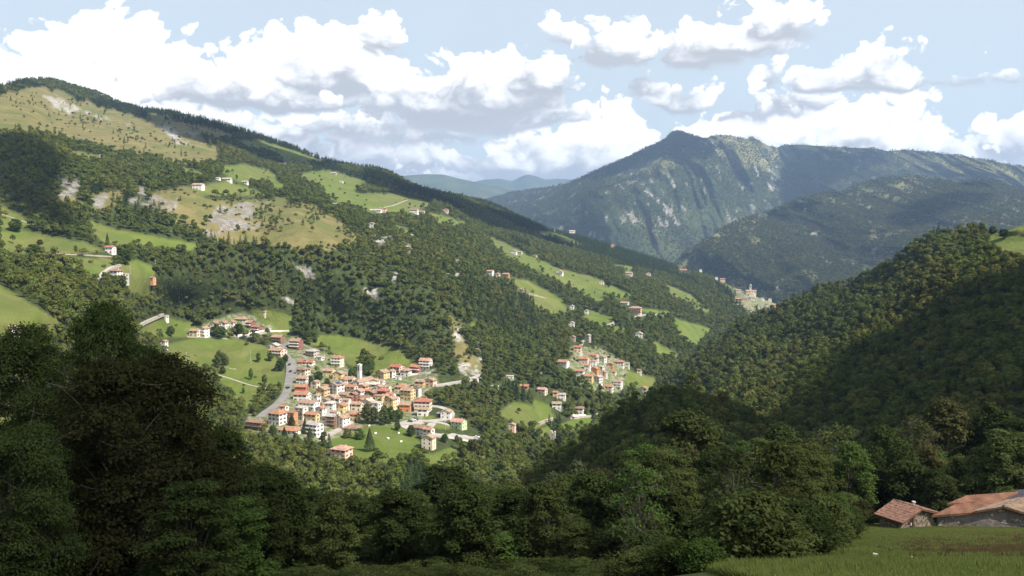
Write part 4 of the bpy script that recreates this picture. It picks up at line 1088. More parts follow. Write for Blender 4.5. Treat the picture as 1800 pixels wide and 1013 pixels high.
def far_tree(kind, seed):
    """a whole tree at the size it has far off: trunk and a few hundred leaf clumps. Height about 11 m"""
    r = np.random.default_rng(seed)
    pts, nor, size = [], [], []
    if kind == 'conifer':
        h, n = 14.0, 300
        t = r.uniform(0, 1, n) ** .75
        lay = np.floor(t * 11) / 11 + r.normal(0, .012, n)
        rad = (1 - lay) * 2.9 * r.uniform(.45, 1.0, n) + .15
        a = r.uniform(0, 2 * math.pi, n)
        pts = np.stack([np.cos(a) * rad, np.sin(a) * rad, 1.2 + lay * (h - 1.2) - rad * .28], 1)
        nor = np.stack([np.cos(a) * .5, np.sin(a) * .5, np.full(n, .9)], 1) + r.normal(0, .3, (n, 3))
        size = np.full(n, 1.05) * (1.15 - lay * .6)
    else:
        h = 11.0
        lobes = []
        k = {'round': 6, 'wide': 8, 'tall': 6, 'bush': 4, 'grove': 11}[kind]
        for i in range(k):
            a = i * 2.4 + r.uniform(-.5, .5)
            if kind == 'tall':
                lobes.append((np.array([math.cos(a) * 1.1, math.sin(a) * 1.1, 4.2 + i * 1.25]), r.uniform(1.6, 2.4)))
            elif kind == 'wide':
                q = 2.6 * math.sqrt(i / k)
                lobes.append((np.array([math.cos(a) * q, math.sin(a) * q, 7.2 - q * .55 + r.uniform(-.7, .9)]), r.uniform(1.7, 2.6)))
            elif kind == 'grove':          # two or three trees grown into each other
                q = [(-2.6, -.6, 6.2), (2.2, 1.2, 7.6), (.8, -2.8, 5.0)][i % 3]
                lobes.append((np.array([q[0] + math.cos(a) * 1.2, q[1] + math.sin(a) * 1.2, q[2] + r.uniform(-1.2, 1.4)]), r.uniform(1.2, 2.3)))
            elif kind == 'bush':
                lobes.append((np.array([math.cos(a) * 1.3, math.sin(a) * 1.3, 2.0 + r.uniform(-.4, .9)]), r.uniform(1.3, 2.0)))
            else:
                q = 2.0 * math.sqrt(i / k)
                lobes.append((np.array([math.cos(a) * q, math.sin(a) * q, 7.6 - q * .8 + r.uniform(-.9, 1.2)]), r.uniform(1.6, 2.5)))
        for c, rad in lobes:
            n = int(52 * (rad / 2) ** 2)
            d = r.normal(size=(n, 3))
            d /= np.linalg.norm(d, axis=1, keepdims=True)
            d[:, 2] = np.where(d[:, 2] < -.35, -d[:, 2], d[:, 2])
            pts.append(c + d * rad * r.uniform(.72, 1.08, (n, 1)) * np.array([1, 1, .85]))
            nor.append(d + r.normal(0, .38, (n, 3)))
            size.append(np.full(n, 1.15))
        pts, nor, size = np.concatenate(pts), np.concatenate(nor), np.concatenate(size)
    V, Fq = quads(pts, nor, size, 1.35, r)
    tv, tf = tube([(0, 0, -2.5), (0, 0, 2), (.1, .05, h * .6)], [.26, .2, .08], 4)
    nV = len(V)
    allv = np.concatenate([V, np.array([list(p) for p in tv])])
    allf = np.concatenate([Fq, np.array(tf) + nV])
    return allv, allf, len(Fq)


FAR_PROTO = {}


def far_proto(kind, seed, matname):
    key = (kind, seed, matname)
    if key not in FAR_PROTO:
        V, Fq, nl = far_tree(kind, seed)
        o = mesh_obj('tree_crown_' + kind, V, Fq, [MATS[matname], MATS['bark']], link=False)
        mi = np.zeros(len(o.data.polygons), np.int32)
        mi[nl:] = 1
        o.data.polygons.foreach_set('material_index', mi)
        FAR_PROTO[key] = o
    return FAR_PROTO[key]


_gn = {}


def scatter_group(proto):
    """geometry nodes: one tree at every point"""
    if proto.name in _gn:
        return _gn[proto.name]
    g = bpy.data.node_groups.new('scatter_' + proto.name, 'GeometryNodeTree')
    g.interface.new_socket('Geometry', in_out='INPUT', socket_type='NodeSocketGeometry')
    g.interface.new_socket('Geometry', in_out='OUTPUT', socket_type='NodeSocketGeometry')
    gi, go = g.nodes.new('NodeGroupInput'), g.nodes.new('NodeGroupOutput')
    iop = g.nodes.new('GeometryNodeInstanceOnPoints')
    oi = g.nodes.new('GeometryNodeObjectInfo')
    oi.inputs['Object'].default_value = proto
    oi.inputs['As Instance'].default_value = True

    def named(nm, typ):
        a = g.nodes.new('GeometryNodeInputNamedAttribute')
        a.data_type = typ
        a.inputs['Name'].default_value = nm
        return a.outputs['Attribute']
    cx = g.nodes.new('ShaderNodeCombineXYZ')
    g.links.new(named('turn', 'FLOAT'), cx.inputs[2])
    cs = g.nodes.new('ShaderNodeCombineXYZ')
    w = named('wide', 'FLOAT')
    g.links.new(w, cs.inputs[0])
    g.links.new(w, cs.inputs[1])
    g.links.new(named('tall', 'FLOAT'), cs.inputs[2])
    g.links.new(gi.outputs[0], iop.inputs['Points'])
    g.links.new(oi.outputs['Geometry'], iop.inputs['Instance'])
    g.links.new(cx.outputs[0], iop.inputs['Rotation'])
    g.links.new(cs.outputs[0], iop.inputs['Scale'])
    g.links.new(iop.outputs[0], go.inputs[0])
    _gn[proto.name] = g
    return g


def scatter(name, P, wide, tall, proto, rng=RNG):
    n = len(P)
    if n == 0:
        return None
    me = bpy.data.meshes.new(name)
    me.vertices.add(n)
    me.vertices.foreach_set('co', np.asarray(P, np.float32).ravel())
    o = bpy.data.objects.new(name, me)
    COL.objects.link(o)
    set_attr(o, 'turn', rng.uniform(0, 6.283, n))
    set_attr(o, 'wide', wide)
    set_attr(o, 'tall', tall)
    md = o.modifiers.new('scatter', 'NODES')
    md.node_group = scatter_group(proto)
    tag(o, kind='stuff')
    return o


def sample(sheet, dens, spacing, rng=RNG, dedupe=True):
    """random points on a sheet, about one per spacing^2 of ground, where dens (0..1) allows"""
    V, px, py = sheet.V, sheet.px, sheet.py
    a = V[1:, :-1] - V[:-1, :-1]
    b = V[:-1, 1:] - V[:-1, :-1]
    c = np.cross(a, b)
    area = np.abs(c[..., 2])                      # ground plan area
    area = np.minimum(np.linalg.norm(c, axis=-1), area * 1.4 + 12.0)
    lam = area * dens[:-1, :-1] / spacing ** 2 * (1.9 if dedupe else 1.0)
    # nothing where the camera never looks
    vis = (px[:-1, :-1] > -140) & (px[:-1, :-1] < 1940)
    lam = np.where(vis, lam, lam * .0)
    k = rng.poisson(np.clip(lam, 0, 40))
    idx = np.repeat(np.arange(k.size), k.ravel())
    r, s = np.unravel_index(idx, k.shape)
    u, v = rng.uniform(0, 1, len(idx))[:, None], rng.uniform(0, 1, len(idx))[:, None]
    P = V[r, s] * (1 - u) * (1 - v) + V[r + 1, s] * u * (1 - v) + V[r, s + 1] * (1 - u) * v + V[r + 1, s + 1] * u * v
    if dedupe:
        key = np.floor(P / (spacing * .80)).astype(np.int64)
        _, first = np.unique((key[:, 0] * 1000003 + key[:, 1]) * 4001 + key[:, 2], return_index=True)
        P, r, s = P[first], r[first], s[first]
    return P, px[r, s], py[r, s]


def split(P, weights, rng=RNG):
    c = rng.choice(len(weights), size=len(P), p=np.array(weights) / sum(weights))
    return [c == i for i in range(len(weights))]


def forest(name, P, mix, matname, s0=.8, s1=1.2, rng=RNG, scale=None):
    """mix: list of (kind, seed, weight)"""
    for (kind, seed, w), m in zip(mix, split(P, [w for _, _, w in mix], rng)):
        n = int(m.sum())
        w_ = rng.uniform(s0, s1, n)
        if scale is not None:
            w_ = w_ * scale[m]
        t_ = w_ * rng.uniform(.85, 1.2, n)
        scatter(name if kind != 'conifer' else 'conifer_forest', P[m], w_, t_, far_proto(kind, seed, 'leaf_con' if kind == 'conifer' else matname), rng)


MIX = [('round', 1, 2), ('wide', 2, 2), ('round', 5, 2), ('tall', 3, 2), ('wide', 7, 2), ('grove', 31, 1.2), ('grove', 32, 1.2), ('tall', 23, 1), ('round', 24, 1)]

# mountainside across the valley: closed wood, then scattered trees on the open ground
_d = left.dens.copy()
P, qx, qy = sample(left, _d, 6.7)
keep = (qx > -100) & (qx < 1420) & clear_of_houses(P, qx, qy)
P, qx, qy = P[keep], qx[keep], qy[keep]
dist = P[:, 1]
# the ridge wood is spruce
con = fbm(np.stack([P[:, 0] / 160, P[:, 1] / 160, P[:, 2] / 160], 1), 3, 77) + np.where((qy < lerp_pts(qx, TOP_L) + 26), .75, 0) - .62 > 0
con |= inside(qx, qy, [(800, 470), (1000, 550), (900, 600), (820, 560)]) & (RNG.uniform(size=len(P)) < .5)
con |= inside(qx, qy, [(310, 420), (470, 420), (460, 440), (320, 440)]) & (RNG.uniform(size=len(P)) < .6)
con |= inside(qx, qy, [(480, 760), (640, 770), (640, 810), (480, 800)]) & (RNG.uniform(size=len(P)) < .4)
pale = fbm(P / 120.0, 3, 31) > .28
forest('forest', P[~con & ~pale], MIX, 'leaf_far', .42, 1.0)
forest('forest', P[~con & pale], MIX, 'leaf_hill', .40, .95)
forest('forest', P[con], [('conifer', 4, 1), ('conifer', 9, 1)], 'leaf_con', .6, .95)
# scrub over the dry slopes
cl = np.clip(fbm(np.stack([left.px.ravel() / 26, left.py.ravel() / 18, left.px.ravel() * 0], 1), 4, 91).reshape(left.px.shape) * 2.6 - .1, 0, 1)
up = smooth(left.py, left.py + 1, 300) * 0 + np.where(left.py < 320, .22, .85)
P, qx, qy = sample(left, np.where(left.dry, .02 + cl * up, 0), 9.0)
forest('scattered_scrub', P, [('bush', 11, 2), ('round', 1, 1), ('conifer', 4, .5)], 'leaf_far', .35, .8)
top = lerp_pts(left.px, TOP_L)
P, qx, qy = sample(left, np.where((left.py < top + np.where(left.px < 420, 5 + 9 * smooth(-.3, .3, fbm(left.V.reshape(-1, 3) / 90.0, 3, 191).reshape(left.px.shape)), 5)) & (left.px < 1000) & (left.px > -100), .9, 0), 8.0)
forest('ridge_forest', P, [('conifer', 4, 1), ('conifer', 9, 1), ('round', 1, .4)], 'leaf_con', .55, .95)
P, qx, qy = sample(left, np.where(left.grassm, .018, 0), 9.0)
_keep = ~inside(qx, qy, [(590, 735), (745, 735), (745, 815), (590, 815)])
forest('scattered_scrub', P[_keep], [('bush', 11, 2), ('round', 1, 1)], 'leaf_far', .4, .8)

P, qx, qy = sample(left, np.where(masks(left.px, left.py, TOWN, 2), .20, 0), 7.0)
_k = clear_of_houses(P, qx, qy)
forest('garden_shrubs', P[_k], [('bush', 11, 2), ('round', 1, 1)], 'leaf_far', .35, .75)

# the right-hand hill and the spur
P, qx, qy = sample(right, right.dens, 6.3)
keep = (qx > 1120)
forest('hill_forest', P[keep], MIX + [('conifer', 4, .7)], 'leaf_hill', .42, 1.0)
P, qx, qy = sample(spur, spur.dens, 6.6)
forest('hill_forest', P, MIX, 'leaf_hill', .6, 1.05)

# the far mountains: woods broken by turf and rock
for sh, sp, nm in ((ridge, 10.5, 'far_forest'), (far, 13.0, 'far_forest')):
    nz = fbm(sh.V.reshape(-1, 3) / np.array([260, 260, 160.]), 4, 121).reshape(sh.px.shape)
    P, qx, qy = sample(sh, np.clip(.75 + nz * 1.3, .1, 1) * (1 - sh.open), sp)
    forest(nm, P, [('round', 1, 2), ('wide', 2, 2), ('bush', 11, 1)], 'leaf_mount', .8, 1.35, scale=np.full(len(P), 1.0 if sh is ridge else .95))


# ---------------------------------------------------------------- air, and unseen clouds added to shade the ground
def haze_box():
    x0, x1, y0, y1, z0, z1 = -32000, 32000, -3000, 16500, -421.5, 760
    V = [(x, y, z) for z in (z0, z1) for y in (y0, y1) for x in (x0, x1)]
    Fq = [(0, 2, 3, 1), (4, 5, 7, 6), (0, 1, 5, 4), (2, 6, 7, 3), (0, 4, 6, 2), (1, 3, 7, 5)]
    m, b = new_mat('haze')
    v = b.n.new('ShaderNodeVolumePrincipled')
    v.inputs['Color'].default_value = c4(.45, .66, 1.0)
    v.inputs['Density'].default_value = HAZE
    v.inputs['Anisotropy'].default_value = .2
    for k in ('Density Attribute', 'Color Attribute', 'Temperature Attribute'):
        if k in v.inputs:
            v.inputs[k].default_value = ''
    o = b.n.new('ShaderNodeOutputMaterial')
    b.l.new(v.outputs[0], o.inputs['Volume'])
    m.cycles.homogeneous_volume = True
    h = mesh_obj('haze', V, Fq, m)
    tag(h, kind='stuff')


HAZE = 6.8e-5
haze_box()

MATS['cloud'] = plain('cloud_white', (.9, .9, .9), 1.0)


def thin_cloud(clear):
    m, b = new_mat('cloud_thin')
    d = b.n.new('ShaderNodeBsdfTranslucent')
    d.inputs[0].default_value = c4(.9, .9, .9)
    t = b.n.new('ShaderNodeBsdfTransparent')
    x = b.n.new('ShaderNodeMixShader')
    x.inputs[0].default_value = clear
    b.l.new(d.outputs[0], x.inputs[1])
    b.l.new(t.outputs[0], x.inputs[2])
    o = b.n.new('ShaderNodeOutputMaterial')
    b.l.new(x.outputs[0], o.inputs[0])
    return m


MATS['cloud_thin'] = thin_cloud(.70)  # clearness tuned to let sun through to the near ground
MATS['cloud_half'] = thin_cloud(.40)  # less clear, tuned for the depth of shade beneath it


def cloud_over(poly, base, label, seed, rag=.12, mat='cloud'):
    """an unseen cloud added at height base, shaped so its shadow fills the ground outline poly (world points)"""
    poly = np.array(poly, float)
    k = (base - poly[:, 2]) / SUN_DIR.z
    q = poly + np.array(SUN_DIR)[None] * k[:, None]
    q = q[:, :2]
    mn, mx = q.min(0), q.max(0)
    ext = (mx - mn).max()
    n = 90
    xs = np.linspace(mn[0] - ext * .08, mx[0] + ext * .08, n)
    ys = np.linspace(mn[1] - ext * .08, mx[1] + ext * .08, n)
    X, Y = np.meshgrid(xs, ys)
    pts = np.stack([X.ravel(), Y.ravel()], 1)
    sd = np.full(len(pts), 1e9)
    for i in range(len(q)):
        a, b_ = q[i], q[(i + 1) % len(q)]
        ab = b_ - a
        t = np.clip(((pts - a) @ ab) / (ab @ ab + 1e-9), 0, 1)
        sd = np.minimum(sd, np.linalg.norm(pts - a - t[:, None] * ab, axis=1))
    sd = np.where(inside(pts[:, 0], pts[:, 1], [tuple(p) for p in q]), sd, -sd)
    sd = sd + ext * rag * .25 * fbm(np.concatenate([pts / (ext * .06), np.full((len(pts), 1), seed)], 1), 4, seed)
    th = np.sqrt(np.maximum(sd, 0) * ext) * .42
    th = th * (1 + .5 * fbm(np.concatenate([pts / (ext * .07), np.full((len(pts), 1), seed + 9.0)], 1), 4, seed + 3))
    up = base + th
    dn = base - th * .12
    ok = (sd > 0).reshape(n, n)
    cell = ok[:-1, :-1] & ok[1:, :-1] & ok[:-1, 1:] & ok[1:, 1:]
    ii, jj = np.nonzero(cell)
    a = ii * n + jj
    top_ = np.stack([a, a + 1, a + 1 + n, a + n], 1)
    off = n * n
    bot_ = top_[:, ::-1] + off
    edges = {}
    for f in top_:
        for e in ((f[0], f[1]), (f[1], f[2]), (f[2], f[3]), (f[3], f[0])):
            edges[e] = edges.get(e, 0) + 1
    side = [(e[1], e[0], e[0] + off, e[1] + off) for e in edges if (e[1], e[0]) not in edges]
    V = np.concatenate([np.stack([pts[:, 0], pts[:, 1], up], 1), np.stack([pts[:, 0], pts[:, 1], dn - .5], 1)])
    F_ = np.concatenate([top_, bot_, np.array(side, int)])
    used, inv = np.unique(F_, return_inverse=True)
    o = mesh_obj('cloud', V[used], inv.reshape(F_.shape), MATS[mat], smooth_=True)
    tag(o, label, 'cloud', 'unseen clouds shaped for their shade')
    return o


def gp(sheet, pts):
    a = np.array(pts, float)
    return list(sheet.P(a[:, 0], a[:, 1]))


S0 = list(gp(spur, [(960, 850), (1040, 790), (1110, 745), (1180, 712), (1250, 716), (1300, 735)]))
S1 = list(gp(right, [(1380, 765), (1420, 725), (1470, 668), (1520, 622), (1570, 585), (1630, 555), (1700, 520), (1800, 485), (2000, 470), (2400, 460)]))
shade = [np.array((-40, 160, -60)), np.array((-7, 250, -110)), np.array(at(860, 890, 330))] + S0 + S1 + [np.array((560, 100, 0)), np.array((300, 60, -10)), np.array((130, 130, -40)), np.array((60, 160, -58))]
cloud_over(shade, 1500, 'unseen cloud shaped to shade the right-hand hill', 5, .05)
thin = [np.array((-42, 158, -60)), np.array((-9, 36, -14)), np.array((-6, -320, 20)), np.array((420, -320, 20)), np.array((560, 90, 0)), np.array((300, 50, -10)), np.array((130, 122, -40)), np.array((60, 152, -58))]
cloud_over(thin, 1480, 'unseen mostly clear cloud shaped to dim the near meadow', 31, .03, 'cloud_thin')
dark = [at(-400, 760, 330), at(0, 840, 335), at(400, 890, 345), at(640, 900, 330), at(850, 895, 330), np.array((-9, 252, -110)), np.array((-44, 160, -60)), np.array((-11, 36, -14)), np.array((-8, -320, 20)), np.array((-220, -320, 20)), np.array((-330, -60, -20))]
cloud_over(dark, 1500, 'unseen half-clear cloud shaped to shade the big beeches', 33, .03, 'cloud_half')
cloud_over(gp(far, [(1030, 312), (1090, 285), (1165, 250), (1190, 232), (1240, 245), (1262, 262), (1240, 282), (1180, 285), (1140, 285), (1100, 300), (1050, 322)]), 2900, 'unseen cloud shaped to shade the sharp mountain summit', 9, .08)
cloud_over(gp(far, [(1375, 258), (1450, 262), (1540, 265), (1560, 285), (1500, 310), (1440, 345), (1390, 370), (1370, 330), (1385, 295)]), 2900, 'unseen cloud shaped to shade the mountain shoulder', 12, .08)
cloud_over(gp(ridge, [(1570, 388), (1620, 358), (1690, 340), (1740, 345), (1730, 362), (1690, 368), (1640, 388), (1590, 405)]), 2200, 'unseen cloud shaped to shade the nearer forested ridge', 15, .08)
cloud_over(gp(left, [(240, 200), (340, 212), (460, 250), (560, 283), (600, 292), (560, 296), (470, 288), (400, 262), (330, 245), (280, 225)]), 1900, 'unseen cloud shaped to shade the bare mountain top', 18, .06)
cloud_over(gp(left, [(-60, 250), (60, 250), (120, 290), (100, 340), (120, 380), (150, 430), (90, 405), (0, 350), (-60, 340)]), 1500, 'unseen half-clear cloud shaped to shade the wooded hump', 21, .06, 'cloud_half')
cloud_over(gp(left, [(640, 300), (700, 318), (780, 345), (900, 382), (1000, 420), (1010, 440), (900, 410), (820, 385), (720, 350), (650, 330)]), 2100, 'unseen cloud shaped to shade the long wooded ridge', 24, .05)


# ---------------------------------------------------------------- houses
WALLS = {'white': (.67, .655, .61), 'cream': (.66, .58, .44), 'yellow': (.62, .47, .23), 'ochre': (.60, .42, .22), 'orange': (.55, .22, .08), 'red': (.45, .10, .06), 'pink': (.70, .48, .38),
         'brown': (.20, .11, .065), 'grey': (.42, .40, .37), 'stone': (.36, .33, .28), 'maroon': (.22, .075, .055), 'green': (.48, .62, .34), 'brick': (.50, .26, .16), 'beige': (.62, .54, .42)}
ROOFS = {'tan': (.325, .225, .16), 'orange': (.345, .18, .11), 'red': (.35, .135, .095), 'brown': (.25, .16, .115), 'grey': (.36, .33, .31), 'pale': (.45, .39, .32), 'pink': (.42, .24, .185), 'dark': (.14, .12, .115)}
for k, c in WALLS.items():
    plain('wall_' + k, c, .9, .16, .5)
for k, c in ROOFS.items():
    plain('roof_' + k, c, .9, .45, .7)
plain('glass', (.035, .04, .05), .15, spec=.5)
plain('shutter', (.17, .085, .045), .7)
plain('timber', (.16, .085, .045), .8, .2)
plain('stucco_pale', (.72, .69, .62), .9, .1)
plain('asphalt', (.20, .19, .18), .92, .2, .12)
plain('concrete', (.36, .335, .295), .92, .2, .2)
plain('gravel_track', (.33, .295, .23), .95, .2, .2)
plain('metal_grey', (.35, .36, .37), .45, spec=.5)
plain('dark_metal_and_hollow', (.03, .03, .035), .35, spec=.5)
plain('tyre', (.02, .02, .02), .9)
plain('white_paint', (.80, .80, .78), .5, spec=.4)
plain('solar', (.03, .045, .11), .2, spec=.6)


def empty(name, loc, rz=0, label=None, cat=None, group=None):
    o = bpy.data.objects.new(name, None)
    o.empty_display_size = .5
    o.location = loc
    o.rotation_euler = (0, 0, rz)
    COL.objects.link(o)
    return tag(o, label, cat, group)


class MB:
    """collects boxes, prisms and tubes into one mesh"""
    def __init__(self):
        self.v, self.f, self.m = [], [], []

    def add(self, v, f, m=0):
        n = len(self.v)
        self.v += [tuple(p) for p in v]
        self.f += [tuple(i + n for i in q) for q in f]
        self.m += [m] * len(f)
        return self

    def box(self, x0, x1, y0, y1, z0, z1, m=0):
        v = [(x, y, z) for z in (z0, z1) for y in (y0, y1) for x in (x0, x1)]
        return self.add(v, [(0, 2, 3, 1), (4, 5, 7, 6), (0, 1, 5, 4), (2, 6, 7, 3), (0, 4, 6, 2), (1, 3, 7, 5)], m)

    def tube(self, pts, rad, sides=6, m=0):
        v, f = tube(pts, rad if isinstance(rad, (list, tuple)) else [rad] * len(pts), sides)
        self.add(v, f, m)
        n = len(self.v) - len(v)
        self.f += [tuple(n + k for k in range(sides))[::-1], tuple(n + len(v) - sides + k for k in range(sides))]
        self.m += [m, m]
        return self

    def mesh(self, name, mats):
        me = bpy.data.meshes.new(name)
        me.from_pydata(self.v, [], self.f)
        for m in mats:
            me.materials.append(m)
        me.polygons.foreach_set('material_index', self.m)
        me.update()
        return me

    def obj(self, name, mats, parent=None):
        return link(name, self.mesh(name, mats), parent)


def link(name, me, parent=None, loc=None, rz=None):
    o = bpy.data.objects.new(name, me)
    COL.objects.link(o)
    if parent:
        o.parent = parent
    if loc is not None:
        o.location = loc
    if rz is not None:
        o.rotation_euler = (0, 0, rz)
    return o


def roof_mesh(w, d, z, kind, pitch, over, th=.22):
    """closed roof slab over a w x d body with eaves at height z"""
    b = MB()
    if kind == 'h':
        W, D = w / 2 + over, d / 2 + over
        r = min(W, D) * pitch
        zz = z - over * pitch
        k = max(W - D, 0), max(D - W, 0)
        top = [(-W, -D, zz), (W, -D, zz), (W, D, zz), (-W, D, zz), (-k[0], -k[1], zz + r), (k[0] + 1e-3, k[1] + 1e-3, zz + r)]
        if W >= D:
            f = [(0, 1, 5, 4), (1, 2, 5), (2, 3, 4, 5), (3, 0, 4)]
        else:
            f = [(0, 1, 4), (1, 2, 5, 4), (2, 3, 5), (3, 0, 4, 5)]
        lo = [(-W, -D, zz - th), (W, -D, zz - th), (W, D, zz - th), (-W, D, zz - th)]
        b.add(top + lo, f + [(1, 0, 6, 7), (2, 1, 7, 8), (3, 2, 8, 9), (0, 3, 9, 6), (9, 8, 7, 6)])
        return b, r + zz
    flip = kind == 'g'                       # ridge runs back from the viewer
    W, D = (d, w) if flip else (w, d)
    L, H = W / 2 + over * .8, D / 2 + over
    r = D / 2 * pitch
    e = z - over * pitch
    prof = [(-H, e), (0, z + r), (H, e), (H, e - th), (0, z + r - th), (-H, e - th)]
    v = []
    for x in (-L, L):
        for (y, zz) in prof:
            v.append((y, x, zz) if flip else (x, y, zz))
    f = [(0, 6, 7, 1), (1, 7, 8, 2), (2, 8, 9, 3), (3, 9, 10, 4), (4, 10, 11, 5), (5, 11, 6, 0), (0, 1, 4, 5), (1, 2, 3, 4), (7, 6, 11, 10), (8, 7, 10, 9)]
    if flip:
        f = [q[::-1] for q in f]
    b.add(v, f)
    return b, z + r


def wall_mesh(w, d, z, kind, pitch, foot=4.0):
    b = MB()
    x, y = w / 2, d / 2
    if kind in ('h', 'f'):
        b.box(-x, x, -y, y, -foot, z - .02)
        return b
    lift = -.03
    if kind == 'g':
        r = x * pitch
        pr = [(-x, -foot), (x, -foot), (x, z + lift), (0, z + r + lift), (-x, z + lift)]
        v = [(p, -y, q) for p, q in pr] + [(p, y, q) for p, q in pr]
    else:
        r = y * pitch
        pr = [(-y, -foot), (y, -foot), (y, z + lift), (0, z + r + lift), (-y, z + lift)]
        v = [(-x, p, q) for p, q in pr] + [(x, p, q) for p, q in pr]
    f = [(0, 1, 2, 3, 4), (9, 8, 7, 6, 5)] + [(i, i + 5, (i + 1) % 5 + 5, (i + 1) % 5) for i in range(5)]
    if kind != 'g':
        f = [q[::-1] for q in f]
    return b.add(v, f)


_win = {}


def window_mesh(w, h, shutters):
    k = (round(w, 2), round(h, 2), shutters)
    if k not in _win:
        b = MB()
        b.box(-w / 2, w / 2, -.02, .10, 0, h, 0)                       # glass, set back behind its frame
        t = .09
        b.box(-w / 2 - t, w / 2 + t, -.07, .08, h, h + t, 1)
        b.box(-w / 2 - t - .06, w / 2 + t + .06, -.12, .08, -t, 0, 1)
        b.box(-w / 2 - t, -w / 2, -.07, .08, 0, h, 1)
        b.box(w / 2, w / 2 + t, -.07, .08, 0, h, 1)
        if shutters:
            b.box(-w - t, -w / 2 - t, -.10, .07, 0, h, 2)
            b.box(w / 2 + t, w + t, -.10, .07, 0, h, 2)
        _win[k] = b.mesh('window', [MATS['glass'], MATS['stucco_pale'], MATS['shutter']])
    return _win[k]


_door = MB().box(-.55, .55, -.06, .08, 0, 2.1, 0).box(-.68, .68, -.04, .07, 2.1, 2.22, 1).mesh('door', [MATS['timber'], MATS['stucco_pale']])
_chim = MB().box(-.35, .35, -.3, .3, -1.2, 1.0, 0).box(-.45, .45, -.4, .4, 1.0, 1.12, 1).mesh('chimney', [MATS['wall_beige'], MATS['roof_tan']])


